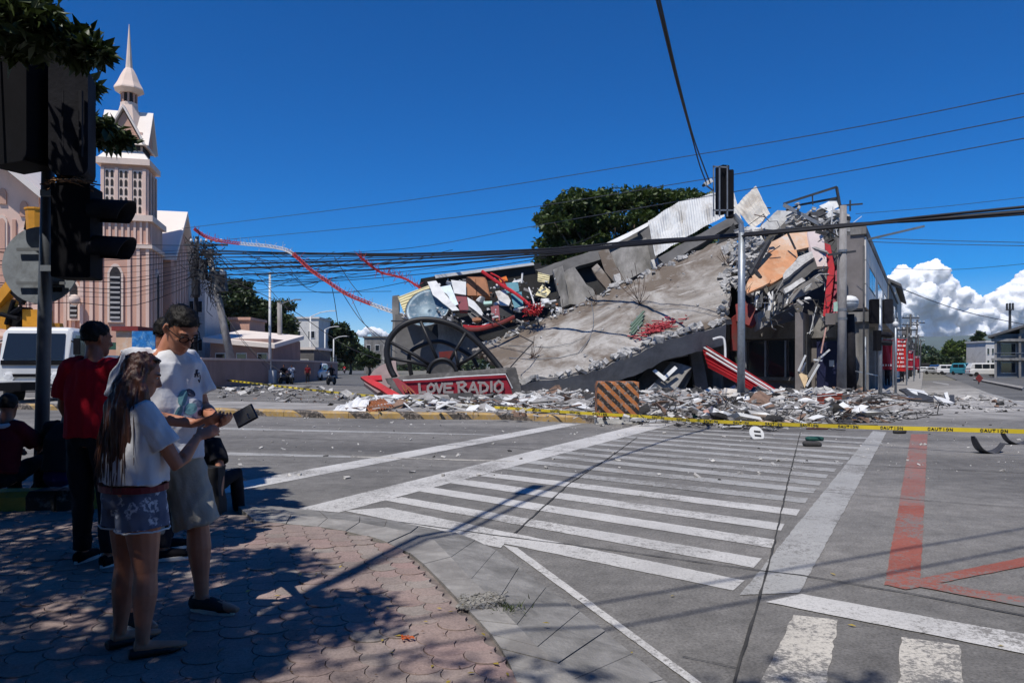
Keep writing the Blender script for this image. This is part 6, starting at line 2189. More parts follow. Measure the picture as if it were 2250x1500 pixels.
tag(mb.build('red_twigs', mat('red_scrap', (.42, .06, .07), .8, 0, var=.4, vs=8)), 'red scrap bits strewn near the lower edge of the slab', 'scrap', kind='stuff')
gc = thing('slatted_crate', 'small dark green slatted crate lying on the slab', 'crate', slab_pt(.565, .27))
for k in range(4):
    a, b = slab_pt(.53 + k * .006, .16 + k * .035, .12 + k * .04), slab_pt(.60 + k * .006, .27 + k * .035, .16 + k * .04)
    mb = MB(); mb.bar(a, b, .14, .05, up=NS); mb.build('slat', mat('green_slat', (.10, .15, .11), .7, 0, var=.2), gc)
for k in range(2):
    a, b = slab_pt(.545 + k * .03, .15 + k * .05, .08), slab_pt(.555 + k * .03, .33 + k * .05, .2)
    mb = MB(); mb.bar(a, b, .08, .05, up=NS); mb.build('rail', M_steel, gc)
mb = MB()
for k in range(240):
    x, y = rr.uniform(960, 1230), rr.uniform(612, 720)
    Y = 47.5 - (y - 612) / 108 * 3.4
    if y > 735 - (x - 960) * .15: continue
    s_ = .06 + .32 * rr.random() ** 2
    mb.cur = rr.choices((0, 1, 2, 3), (.45, .2, .25, .1))[0]
    mb.chunk(P(x, y, Y), (s_ * rr.uniform(.6, 2.4), s_ * .5, s_ * rr.uniform(.2, 1)), rr)
tag(mb.build('room_debris', [M_cream, M_rg, M_rd, M_wood]), 'jumble of broken room contents on the left wing', 'debris', kind='stuff')
# red folded frame pieces at the left end of the sign
deb('red_girder', 'bent red girder piece at the left end of the sign', 'girder', [(792, 829, 36), (806, 824, 36), (880, 868, 34.8), (862, 872, 34.6)], .15, M_red)
deb('red_girder', 'small red strip above the bent red girder', 'girder', [(798, 826, 36.6), (838, 824, 36.6), (840, 834, 36.2), (806, 836, 36.2)], .1, M_red)
deb('fallen_wall_piece', 'grey wall piece leaning behind the wheel at the far left', 'wall', [(800, 842, 38), (822, 812, 39), (870, 790, 40), (880, 840, 38.5), (830, 862, 37.5)], .2, mat('mauve_render', (.24, .18, .17), .9, 0, var=.25, vs=1), .1)

# named pieces in the field ------------------------------------------------
Z = 0
items = [
 ('board', 'long white board lying before the red awning', [(1644, 874, 31), (1750, 876, 31), (1748, 882, 30), (1650, 879, 30)], M_cream),
 ('board', 'broad pale plywood sheet leaning by the signal pole foot', [(1578, 872, 31), (1592, 850, 32), (1632, 858, 31.5), (1616, 882, 30)], M_zinc2),
 ('board', 'long pale plank left of the signal pole', [(1424, 866, 34), (1500, 862, 34), (1502, 872, 33), (1426, 874, 33)], M_ruin_w),
 ('board', 'brownish flat board behind the striped block', [(1520, 886, 29), (1584, 880, 30), (1600, 892, 28.5), (1530, 896, 28)], M_ruin_w),
 ('board', 'thin grey plank slanting in front of the pole', [(1590, 908, 24), (1678, 882, 29), (1682, 886, 28.8), (1600, 912, 23.8)], M_wallg),
 ('sheet', 'crumpled white sheet on the rubble in the middle', [(1700, 900, 25), (1738, 882, 27), (1760, 890, 26), (1812, 905, 24), (1808, 914, 23.5), (1740, 912, 23.8)], M_cream),
 ('sheet', 'pinkish flat panel before the red box', [(1815, 898, 25.5), (1890, 905, 24.5), (1888, 912, 24), (1820, 908, 24.4)], mat('pink_board', (.46, .33, .29), .8, 0, var=.15)),
 ('sheet', 'dark bent roofing sheet on the right side of the debris', [(1975, 855, 34), (1990, 852, 34), (2050, 872, 31), (2052, 882, 30), (2010, 878, 31)], M_steeld),
 ('sheet', 'white torn board on the dark roofing sheet', [(1992, 852, 33.6), (2030, 858, 33), (2045, 870, 31.6), (2026, 872, 31.5), (2004, 862, 32.5)], M_cream),
 ('sheet', 'white board at the right end of the debris', [(2050, 868, 31), (2074, 874, 30), (2096, 884, 28.6), (2072, 886, 28.4)], M_cream),
 ('board', 'upright white scrap at the right end of the debris', [(2074, 862, 31), (2082, 861, 31), (2090, 880, 30), (2082, 882, 30)], M_cream),
 ('board', 'dark plate beside the upright white scrap', [(2086, 866, 31), (2097, 868, 31), (2100, 884, 29.5), (2088, 886, 29.5)], M_steeld),
 ('plate', 'yellowish slab piece behind the caution tape', [(1650, 922, 18.8), (1744, 922, 19), (1736, 928, 18), (1668, 928, 18)], mat('tan_slab', (.48, .38, .30), .9, 0, var=.15)),
 ('sheet', 'black sheet before the rubble in the middle', [(1698, 900, 25), (1772, 908, 24), (1764, 914, 23.5), (1712, 908, 24)], M_rd),
 ('board', 'pale slab block right of the black drum', [(1896, 878, 30), (1970, 872, 31), (1972, 884, 29.5), (1962, 892, 28.5), (1900, 888, 29)], M_rw),
 ('sheet', 'white rolled cloth by the foot of the red awning', [(1702, 862, 34), (1720, 850, 34.5), (1752, 858, 33.5), (1772, 872, 32), (1740, 876, 31.8), (1708, 874, 32)], M_cream),
 ('board', 'black wedge of roofing behind the red box', [(1784, 872, 32), (1812, 852, 33), (1826, 872, 31)], M_rd),
 ('board', 'white lump of plaster under the sign', [(1068, 882, 33.5), (1080, 870, 34), (1094, 872, 34), (1098, 886, 33), (1082, 888, 32.8)], M_cream),
 ('board', 'white stone left of the slab corner', [(1036, 876, 34), (1050, 866, 34.4), (1062, 874, 34), (1052, 884, 33.4)], M_rg),
]
for k, (nm, lab, px, m) in enumerate(items):
    deb('debris_' + nm, lab, 'debris', px, .08 if nm != 'board' else .14, m, .04)
bx_ = thing('red_crate', 'rusty red box standing in the rubble', 'box', G(1822, 892))
c = P(1822, 880, 27.6)
for nm, dd_, sz in (('side', (-.34, 0, 0), (.04, .5, .48)), ('side', (.34, 0, 0), (.04, .5, .48)), ('front', (0, -.25, 0), (.64, .04, .48)), ('back', (0, .25, 0), (.64, .04, .48)), ('rim', (0, -.27, .25), (.76, .05, .06)), ('bottom', (0, 0, -.22), (.64, .46, .04))):
    mb = MB(); mb.box(c + V(dd_), sz); mb.build(nm, mat('rusty_red', (.26, .045, .025), .8, 0, var=.35, vs=5), bx_)
dr = thing('black_drum', 'black drum lying on its side in the rubble', 'drum', G(1905, 904))
Rdr = Matrix.Rotation(math.radians(80), 3, 'X') @ Matrix.Rotation(.3, 3, 'Y')
mb = MB(); mb.lathe([(.30, -.3), (.34, -.26), (.34, -.02), (.36, 0), (.34, .02), (.34, .26), (.30, .3)], P(1905, 894, 26), 18, Rdr); mb.build('shell', M_rd, dr)
mb = MB(); mb.lathe([(.2, .3), (.2, .34), (.05, .35)], P(1905, 894, 26), 14, Rdr); mb.build('cap', M_steeld, dr)
tb = thing('wrecked_table', 'upturned wooden table with pale legs before the dark shop', 'table', P(1770, 850, 36))
panel('top', [(1753, 816, 36.4), (1777, 826, 36.2), (1768, 852, 35.8)], .06, mat('tan_ply', (.52, .38, .22), .8, 0, var=.2, vs=4), tb)
for a, b, w in (((1754, 815, 36.3), (1770, 780, 36.2), .09), ((1762, 816, 36.5), (1770, 796, 36.4), .07), ((1776, 828, 36.2), (1802, 784, 36), .14), ((1802, 786, 36), (1823, 768, 35.9), .08), ((1788, 790, 36), (1806, 792, 36), .08), ((1772, 848, 35.9), (1800, 800, 35.9), .08)):
    mb = MB(); mb.bar(P(*a), P(*b), w); mb.build('leg', M_cream if w < .1 else M_wallg, tb)
rbar('thin pinkish stick standing in the shop front', [(1804, 776, 37), (1815, 720, 37.4)], .04, mat('pink_stick', (.45, .26, .22), .8))
rbar('pale pole leaning by the signal pole foot', [(1566, 745, 38), (1590, 744, 38), (1594, 790, 37.8)], .06, M_cream)
# red upright sign on the corner
cg = thing('corner_sign', 'tall bent red sign hanging on the broken corner', 'sign', P(1820, 690, 38.6))
panel('face', [(1811, 533, 39.6), (1824, 538, 39.4), (1834, 589, 39), (1829, 640, 38.8), (1820, 695, 38.6), (1808, 694, 38.8), (1814, 640, 39), (1820, 590, 39.2)], .12, M_red, cg)
panel('face', [(1826, 580, 39.5), (1842, 584, 39.4), (1842, 690, 39), (1822, 694, 38.9), (1831, 640, 39.1)], .1, mat('pink_reflection', (.5, .12, .17), .5, 0, var=.2, vs=2), cg)  # pinkish reflection beside the sign, put in as a coloured panel
mb = MB(); mb.bar(P(1808, 600, 39.2), P(1852, 564, 39.4), .16); mb.build('bracket', M_steeld, cg)
deb('green_cloth', 'pale green cloth hanging by the globe lamp', 'cloth', [(1832, 664, 36.6), (1840, 662, 36.6), (1842, 684, 36.5), (1832, 684, 36.5)], .04, mat('mint', (.35, .55, .48), .6), .02)
# wires and broken panes inside the shop
# --- objects on the road
ds = thing('round_plate', 'round white plate with dark slots leaning on the crossing', 'plate', G(1662, 966))
Rp = Matrix.Rotation(math.radians(62), 3, 'X') @ Matrix.Rotation(.25, 3, 'Y')
c = P(1662, 953, 15.2)
mb = MB(); mb.lathe([(.165, 0), (.17, .012), (.165, .024)], c, 24, Rp); mb.build('disc', M_cream, ds)
for k in (-.045, .045):
    mb = MB(); mb.box(c + Rp @ V((.01, k, .03)), (.15, .035, .012), Rp); mb.build('slot', M_rd, ds)
mb = MB(); mb.bar(c + V((-.05, .08, -.1)), V((c.x - .03, c.y + .12, .01)), .03); mb.build('stand', M_steeld, ds)
def lump(name, label, px, py, size, m, rot=0.0, hz=.0):
    p = G(px, py)
    mb = MB(); 
    def fn(u, v):
        th, ph = u * 2 * math.pi, -math.pi / 2 + v * math.pi
        e = .55
        cs_ = lambda w: math.copysign(abs(math.cos(w)) ** e, math.cos(w)); sn_ = lambda w: math.copysign(abs(math.sin(w)) ** e, math.sin(w))
        q = V((cs_(ph) * cs_(th) * size[0] / 2, cs_(ph) * sn_(th) * size[1] / 2, sn_(ph) * size[2] / 2))
        q = q * (1 + .12 * noise.noise(q * 6 + V((px, 0, 0))))
        return p + Matrix.Rotation(rot, 3, 'Z') @ q + V((0, 0, size[2] * .45 + hz))
    mb.grid(fn, 18, 10)
    return tag(mb.build(name, m, None, smooth=True), label, 'debris')
lump('green_cushion', 'flat green cushion on the zebra crossing', 1790, 968, (.36, .2, .09), mat('bottle_green', (.012, .07, .055), .7), .1)
lump('black_cushion', 'flat black cushion in front of the green one', 1784, 980, (.34, .2, .10), M_rd, -.1)
lump('black_bag', 'flat black scrap left of the round plate', 1618, 941, (.6, .2, .05), M_rd)
lump('black_scrap', 'black scrap under the tape near the broad line', 1977, 952, (.3, .2, .10), M_rd, .3)
lump('brown_scrap', 'flat brown scrap right of the round plate', 1795, 943, (.55, .2, .04), mat('dark_brown', (.07, .03, .025), .8))
def shard(name, label, pts, m):
    return deb(name, label, 'debris', pts, .03, m, .01)
shard('black_shard', 'pointed black shard behind the tape', [(1812, 914, 18.6), (1820, 918, 18.6), (1832, 930, 18.3), (1822, 932, 18.2)], M_rd)
shard('black_shard', 'jagged black shards behind the tape right of the pointed one', [(1838, 932, 18.2), (1844, 917, 18.6), (1856, 924, 18.5), (1868, 920, 18.6), (1884, 932, 18.1)], M_rd)
shard('black_shard', 'small dark shard behind the tape left of the round plate', [(1614, 914, 19), (1626, 920, 18.9), (1630, 932, 18.6), (1616, 930, 18.6)], M_rd)
lump('pink_bundle', 'small pinkish bundle behind the caution tape', 1560, 921, (.42, .3, .28), mat('pink_cloth', (.42, .24, .2), .9, 0, var=.3, vs=5))
lump('green_box', 'small dark green box beside the pinkish bundle', 1534, 921, (.3, .25, .2), mat('bottle_green', (.012, .07, .055), .7))
# curved rubber strips
def arc_strip(name, label, px, py, R_, a0, a1, w, tilt, m):
    p = G(px, py)
    def fn(u, v):
        a = math.radians(a0 + (a1 - a0) * u)
        r_ = R_ * (1 + .12 * noise.noise(V((u * 3, v, 2))))
        tap = 1 - .55 * abs(2 * u - 1) ** 2
        return p + V((r_ * math.cos(a), (v - .5) * w * tap + tilt * math.cos(a), R_ + r_ * math.sin(a) + .01))
    mb = MB(); mb.grid(fn, 26, 5)
    o = mb.build(name, m, None, smooth=True); o.modifiers.new('t', 'SOLIDIFY').thickness = .015
    return tag(o, label, 'debris')
M_rub = mat('grey_rubber', (.055, .055, .06), .6, 0, var=.3, vs=4)
arc_strip('rubber_strip', 'curved dark rubber strip lying on the road at the right', 2174, 994, .36, 192, 325, .28, .12, M_rub)
arc_strip('rubber_strip', 'second curved dark strip at the right edge of the picture', 2236, 975, .40, 195, 320, .2, .1, M_rub)
# ================================================================== vehicles
M_glass = glass_mat('car_glass', (.015, .02, .025), .05)
M_tyre = mat('tyre', (.015, .015, .015), .85, 0, var=.2, bump=.1)
M_rimm = mat('wheel_rim', (.35, .35, .36), .4, .6, var=.1, bump=0)
M_lampg = mat('headlamp', (.7, .7, .68), .2, 0, var=.05, bump=0)
M_tail = mat('tail_lamp', (.45, .01, .01), .3, 0, var=.05, bump=0)
def paint(name, col):
    return mat(name, col, .3, 0, var=.05, vs=.6, bump=0, spec=.6)
def wheel(par, c, r_, w):
    t_ = MB(); R = Matrix.Rotation(math.pi / 2, 3, 'Y')
    t_.lathe([(r_ * .6, -w / 2), (r_ * .95, -w / 2), (r_, -w * .3), (r_, w * .3), (r_ * .95, w / 2), (r_ * .6, w / 2)], c, 18, R)
    o = t_.build('wheel', M_tyre, par, smooth=False)
    t_ = MB(); t_.lathe([(r_ * .58, -w * .4), (r_ * .58, w * .4), (r_ * .2, w * .46)], c, 12, R); t_.build('rim', M_rimm, o)
    return o
def loft_body(mb, rings):
    n = len(rings[0])
    vs = [p for r_ in rings for p in r_]
    fs = []
    for i in range(len(rings) - 1):
        for k in range(n):
            k2 = (k + 1) % n
            fs.append((i * n + k, i * n + k2, (i + 1) * n + k2, (i + 1) * n + k))
    fs.append(tuple(range(n - 1, -1, -1))); fs.append(tuple((len(rings) - 1) * n + k for k in range(n)))
    mb.add(vs, fs)
def car(label, loc, heading, m, kind='suv', cat='car', name='parked_car', group=None):
    """built at the origin with the nose along -Y, then turned and moved"""
    u = thing(name, label, cat, (0, 0, 0), group)
    W = .88
    if kind == 'van':
        L_, hood, roof, y0, y1 = 5.0, 1.15, 2.05, -2.1, 2.45
    elif kind == 'jeep':
        L_, hood, roof, y0, y1 = 5.2, 1.25, 2.1, -1.2, 2.5
    elif kind == 'sedan':
        L_, hood, roof, y0, y1 = 4.4, .92, 1.45, -.9, 1.6
    else:
        L_, hood, roof, y0, y1 = 4.6, 1.12, 1.85, -1.0, 2.2
    h = L_ / 2
    def ring(y, w, z0, z1, r_=.1):
        return [V((-w + r_, y, z0)), V((w - r_, y, z0)), V((w, y, z0 + r_)), V((w, y, z1 - r_)), V((w - r_ * 1.4, y, z1)), V((-w + r_ * 1.4, y, z1)), V((-w, y, z1 - r_)), V((-w, y, z0 + r_))]
    mb = MB()
    loft_body(mb, [ring(-h, W * .86, .38, hood * .72), ring(-h + .15, W * .96, .28, hood * .86), ring(-h + .6, W, .25, hood * .95), ring(y0, W, .25, hood), ring(h - .5, W, .25, hood), ring(h - .1, W * .97, .3, hood * .95), ring(h, W * .9, .4, hood * .8)])
    body = mb.build('body', m, u, smooth=False)
    body.modifiers.new('b', 'BEVEL').width = .04
    mb = MB()
    loft_body(mb, [ring(y0 - .02, W * .9, hood - .05, hood + .04, .02), ring(y0 + .55, W * .82, hood - .05, roof - .06, .12), ring(y0 + .9, W * .8, hood - .05, roof, .14), ring(y1 - .4, W * .8, hood - .05, roof - .02, .14), ring(y1, W * .84, hood - .05, hood + .12, .04)])
    cab_ = mb.build('cabin', m, u)
    mb = MB(); mb.sheet([(-W * .76, y0 + .06, hood + .1), (W * .76, y0 + .06, hood + .1), (W * .7, y0 + .56, roof - .12), (-W * .7, y0 + .56, roof - .12)])
    mb.v = [(x, y - .05, z + .01) for x, y, z in mb.v]; mb.build('windscreen', M_glass, cab_)
    for s_ in (-1, 1):
        n_ = 3 if kind == 'van' else 2
        for k in range(n_):
            a = y0 + .65 + (y1 - y0 - 1.2) * k / n_; b = y0 + .65 + (y1 - y0 - 1.2) * (k + .9) / n_
            mb = MB(); mb.sheet([(s_ * W * .885, a, hood + .08), (s_ * W * .885, b, hood + .08), (s_ * W * .84, b, roof - .2), (s_ * W * .84, a, roof - .2)]); mb.build('side_window', M_glass, cab_)
        mb = MB(); mb.box((s_ * W * .62, -h + .03, hood * .66), (.32, .1, .16)); mb.build('headlight', M_lampg, u)
        mb = MB(); mb.box((s_ * W * .75, h - .02, hood * .7), (.16, .08, .22)); mb.build('tail_light', M_tail, u)
        mb = MB(); mb.box((s_ * (W + .1), y0 + .35, hood + .12), (.18, .1, .14)); mb.build('mirror', M_sig, u)
        for yy in (-h + .85, h - .9):
            wheel(u, V((s_ * (W - .08), yy, .34)), .34, .22)
    mb = MB(); mb.box((0, -h - .01, hood * .5), (W * 1.0, .06, .22)); mb.build('grille', M_sig, u)
    mb = MB(); mb.box((0, -h - .03, .42), (W * 1.7, .1, .18)); mb.build('bumper', M_sig if kind != 'van' else M_cream, u)
    u.location = loc; u.rotation_euler = (0, 0, heading)
    return u
Wp, Bp, Tp, Sp, Gp = paint('white_car_paint', (.66, .66, .65)), paint('blue_car_paint', (.03, .10, .28)), paint('teal_car_paint', (.05, .28, .36)), paint('silver_car_paint', (.38, .39, .40)), paint('grey_car_paint', (.10, .10, .11))
g = G(697, 835); car('white pickup style car facing us on the side street', V((g.x, g.y, 0)), .0, Wp, 'suv')
right = [('white van seen from the side at the street end', 2164, 826.5, 'van', Wp, 1.45, 'van'),
         ('teal tricycle cab behind the red diamond sign', 2207, 826, 'jeep', Tp, .3, 'car'),
         ('small white car far at the left of the parked row', 2036, 819, 'sedan', Wp, .5, 'car'),
         ('pale car with open front in the far row', 2056, 822, 'sedan', Sp, .3, 'car'),
         ('blue car in the middle of the far row', 2066, 820.5, 'suv', Bp, .6, 'car'),
         ('white hatchback in the far row', 2090, 822.5, 'suv', Wp, .9, 'car'),
         ('silver car behind the white hatchback', 2104, 819.5, 'sedan', Sp, .2, 'car'),
         ('teal minibus right of the white hatchback', 2120, 823.5, 'jeep', Tp, .2, 'car'),
         ('dark car at the far right edge of the row', 2238, 827, 'suv', Gp, 1.2, 'car')]
for lab, px, py, kind, m, hd_, ct in right:
    g = G(px, py); car(lab, V((g.x, g.y, 0)), hd_, m, kind, ct, group='vehicles parked at the street end')

# --- bucket truck at the left
trk = thing('bucket_truck', 'white bucket truck with orange boom standing before the church', 'truck', (0, 0, 0))
M_trw = paint('truck_white', (.66, .66, .64))
M_boom = mat('boom_orange', (.62, .27, .02), .5, 0, var=.15, vs=2, bump=.05, dirt=(.3, .12, .02), da=.3)
mb = MB()
def rg(y, w, z0, z1, r_=.14):
    return [V((-w + r_, y, z0)), V((w - r_, y, z0)), V((w, y, z0 + r_)), V((w, y, z1 - r_)), V((w - r_, y, z1)), V((-w + r_, y, z1)), V((-w, y, z1 - r_)), V((-w, y, z0 + r_))]
loft_body(mb, [rg(-1.0, 1.0, .62, 1.5), rg(-.96, 1.06, .55, 1.62), rg(-.66, 1.08, .5, 2.58), rg(-.5, 1.08, .5, 2.66), rg(.7, 1.08, .5, 2.66), rg(.76, 1.06, .55, 2.6)])
cab_ = mb.build('cab', M_trw, trk); cab_.modifiers.new('b', 'BEVEL').width = .03
mb = MB(); mb.sheet([(-.94, -.99, 1.56), (.94, -.99, 1.56), (.9, -.70, 2.44), (-.9, -.70, 2.44)]); mb.v = [(x, y - .035, z) for x, y, z in mb.v]; mb.build('windscreen', M_glass, cab_)
mb = MB(); mb.box((0, -1.0, 1.45), (1.96, .1, .16)); mb.build('wiper_panel', M_sig, cab_)
mb = MB(); mb.box((0, -1.05, 1.02), (1.7, .08, .1)); mb.build('grille', M_sig, cab_)
mb = MB(); mb.box((0, -1.08, .70), (2.05, .2, .30)); mb.build('bumper', M_trw, cab_)
for k in range(3):
    mb = MB(); mb.box((0, -1.19, .42 - k * .12 + .3), (1.5, .04, .03)); mb.build('bumper_line', M_sig, cab_)
for s_ in (-1, 1):
    mb = MB(); mb.lathe([(.17, 0), (.17, .05), (.08, .08)], V((s_ * .72, -1.03, .98)), 14, Matrix.Rotation(math.pi / 2, 3, 'X')); mb.build('headlight', M_lampg, cab_)
    mb = MB(); mb.lathe([(.1, 0), (.1, .05), (.04, .07)], V((s_ * .78, -1.18, .66)), 12, Matrix.Rotation(math.pi / 2, 3, 'X')); mb.build('fog_light', M_lampg, cab_)
    mb = MB(); mb.box((s_ * 1.3, -.86, 2.0), (.2, .08, .55)); mb.build('mirror', M_sig, cab_)
    mb = MB(); mb.bar(V((s_ * 1.05, -.7, 2.2)), V((s_ * 1.28, -.84, 2.1)), .04); mb.build('mirror_arm', M_sig, cab_)
    mb = MB(); mb.sheet([(s_ * 1.085, -.5, 1.6), (s_ * 1.085, .5, 1.6), (s_ * 1.085, .45, 2.4), (s_ * 1.085, -.4, 2.4)]); mb.build('side_window', M_glass, cab_)
    for yy in (-.2, 3.6, 4.4):
        wheel(trk, V((s_ * .95, yy, .46)), .46, .3)
mb = MB(); mb.box((0, 2.9, 1.0), (2.2, 4.0, .3)); mb.build('deck', M_trw, trk)
for s_ in (-1, 1):
    mb = MB(); mb.box((s_ * 1.05, 2.9, 1.45), (.1, 3.9, .6)); mb.build('side_board', M_trw, trk)
mb = MB(); mb.box((0, .1, .68), (1.0, 6, .25)); mb.build('chassis', M_sig, trk)
mb = MB(); mb.lathe([(.4, 1.15), (.4, 2.4), (.3, 2.9)], (-.4, 1.4, 0), 12); mb.build('turret', M_boom, trk)
mb = MB(); mb.box((-.75, 1.0, 2.9), (.7, .7, .9)); mb.build('boom_base', M_boom, trk)
trk.scale = (1.14, 1.14, 1.14)
trk.location = (P(86, 805, 28.5).x, 29.0, 0); trk.rotation_euler = (0, 0, math.radians(9))
bm_ = thing('boom_arm', 'orange boom arm rising from the bucket truck', 'boom', P(20, 720, 30))
mb = MB(); mb.bar(P(8, 722, 30), P(22, 655, 30), .42, .5); mb.build('lower_section', M_boom, bm_)
mb = MB(); mb.bar(P(-30, 700, 30), P(36, 618, 29.6), .38, .42); mb.build('upper_section', M_boom, bm_)
mb = MB(); mb.bar(P(30, 640, 29.6), P(52, 664, 29.4), .2, .2); mb.build('linkage', M_sig, bm_)
for k_, (a_, b_) in enumerate((((14, 712, 29.7), (30, 660, 29.5)), ((24, 690, 29.6), (46, 676, 29.4)), ((2, 690, 29.6), (40, 700, 29.5)))):
    mb = MB(); mb.tube([P(*a_), P(*b_)], .09, 8); mb.build('hydraulic_ram', M_sig, bm_)
mb = MB(); rough_box(mb, P(34, 696, 30.2), (1.1, .6, .8), random.Random(1), 6, .03); mb.build('control_box', M_sig, bm_)
bk = thing('lift_bucket', 'orange lift bucket hanging high beside the near pole', 'bucket', P(78, 516, 30))
mb = MB(); c = P(80, 486, 30)
mb.lathe([(.26, -.62), (.33, -.5), (.38, .4), (.42, .45), (.42, .52)], c, 10, None, 1.1, .9); mb.build('tub', M_boom, bk)
mb = MB(); mb.bar(c + V((-.5, .1, -.35)), c + V((-.38, .1, .3)), .12); mb.build('hook', M_sig, bk)

# --- motorcycles at the far corner
def motorbike(label, loc, hd_, m, name='motorcycle'):
    u = thing(name, label, 'motorcycle', (0, 0, 0), 'motorcycles waiting at the far corner')
    for y in (-.62, .62):
        mb = MB(); mb.lathe([(.2, -.05), (.29, -.05), (.31, 0), (.29, .05), (.2, .05)], (0, y, .31), 14, Matrix.Rotation(math.pi / 2, 3, 'Y')); o = mb.build('wheel', M_tyre, u)
        mb = MB(); mb.lathe([(.19, -.02), (.19, .02)], (0, y, .31), 10, Matrix.Rotation(math.pi / 2, 3, 'Y')); mb.build('rim', M_rimm, o)
    mb = MB(); mb.tube([(0, -.45, .62), (0, -.1, .66), (0, .25, .7), (0, .6, .8)], [.1, .17, .16, .08], 8); mb.build('body', m, u, smooth=True)
    mb = MB(); mb.box((0, .25, .82), (.26, .8, .1)); mb.build('seat', M_sig, u)
    mb = MB(); mb.box((0, .0, .42), (.22, .5, .3)); mb.build('engine', M_steeld, u)
    mb = MB(); mb.tube([(0, -.62, .31), (0, -.42, .98)], .035, 6); mb.build('fork', M_steel, u)
    mb = MB(); mb.tube([(-.34, -.3, 1.0), (0, -.42, 1.0), (.34, -.3, 1.0)], .025, 6); mb.build('handlebar', M_sig, u)
    mb = MB(); mb.ball((0, -.52, .86), (.1, .08, .11), 8, 6); mb.build('headlight', M_lampg, u, smooth=True)
    u.location = loc; u.rotation_euler = (0, 0, hd_)
    return u
for lab, px, py, hd_, m in (('motorcycle right beside the white lamp plinth', 606, 843, .2, Bp), ('second motorcycle from the white lamp plinth', 624, 844, -.2, Gp), ('white motorcycle at the right of the waiting group', 641, 844, .4, Wp), ('dark motorcycle alone right of the white pickup', 728, 846, -.15, Gp), ('red motorcycle far down the side street', 757, 820, .1, paint('red_bike_paint', (.4, .02, .03)))):
    g = G(px, py); motorbike(lab, V((g.x, g.y, .006)), hd_, m)
# ================================================================== people
def solidify_mesh(mb, voxel, smooth_it=4, wrinkle=0.0, wscale=6.0, seed=0, stretch=(1, 1, 1)):
    """voxel union of overlapping lofts -> one continuous smooth mesh"""
    me = bpy.data.meshes.new('tmp')
    me.from_pydata(mb.v, [], mb.f)
    bm = bmesh.new(); bm.from_mesh(me); bmesh.ops.recalc_face_normals(bm, faces=bm.faces); bm.to_mesh(me); bm.free()
    ob = bpy.data.objects.new('tmp', me)
    COL.objects.link(ob)
    r_ = ob.modifiers.new('r', 'REMESH'); r_.mode = 'VOXEL'; r_.voxel_size = voxel
    s_ = ob.modifiers.new('s', 'SMOOTH'); s_.factor = .5; s_.iterations = smooth_it
    dg = bpy.context.evaluated_depsgraph_get()
    out = bpy.data.meshes.new_from_object(ob.evaluated_get(dg))
    bpy.data.objects.remove(ob); bpy.data.meshes.remove(me)
    if wrinkle:
        nrm = [v.normal.copy() for v in out.vertices]
        for v, n_ in zip(out.vertices, nrm):
            q = V((v.co.x * stretch[0], v.co.y * stretch[1], v.co.z * stretch[2])) * wscale + V((seed, seed * 2, 0))
            v.co += n_ * wrinkle * (noise.noise(q) + .5 * noise.noise(q * 2.3) + .7 * (.35 - abs(noise.noise(V((q.x * .6, q.y * .6, q.z * 1.6 + q.x * .8)) + V((7, 3, 1))))))
    out.polygons.foreach_set('use_smooth', [True] * len(out.polygons))
    out.update()
    return out

def link_mesh(name, me, m, parent):
    me.materials.clear()
    for q in (m if isinstance(m, (list, tuple)) else [m]):
        me.materials.append(q)
    o = bpy.data.objects.new(name, me)
    COL.objects.link(o)
    o.parent = parent
    return o

def skin_mat(name, col):
    m, t, b = nodes_of(name)
    co = _coord(t)
    n1 = _noise(t, co, 14, 4)
    r = _ramp(t, n1.outputs['Fac'], [(.3, tuple(c * .86 for c in col)), (.7, tuple(min(1, c * 1.1) for c in col))])
    t.links.new(r.outputs[0], b.inputs['Base Color'])
    b.inputs['Roughness'].default_value = .5
    b.inputs['Specular IOR Level'].default_value = .35
    b.inputs['Subsurface Weight'].default_value = .08
    b.inputs['Subsurface Radius'].default_value = (.012, .005, .003)
    MATS[name] = m
    return m
M_skin = skin_mat('skin_brown', (.44, .19, .115))
M_skind = skin_mat('skin_dark', (.30, .125, .075))
M_hairb = mat('hair_black', (.009, .008, .008), .6, 0, var=.3, vs=30, bump=.2, bs=90, spec=.2)
m, t, b = nodes_of('hair_reddish')
co = _coord(t, 'Object', (60, 60, 3))
n1 = _noise(t, co, 1.2, 5, .7)
r = _ramp(t, n1.outputs['Fac'], [(.3, (.022, .010, .008)), (.55, (.075, .028, .018)), (.8, (.16, .062, .036))])
t.links.new(r.outputs[0], b.inputs['Base Color']); b.inputs['Roughness'].default_value = .42
bp = t.nodes.new('ShaderNodeBump'); bp.inputs['Strength'].default_value = .6; bp.inputs['Distance'].default_value = .01
t.links.new(n1.outputs['Fac'], bp.inputs['Height']); t.links.new(bp.outputs[0], b.inputs['Normal'])
M_hairr = m

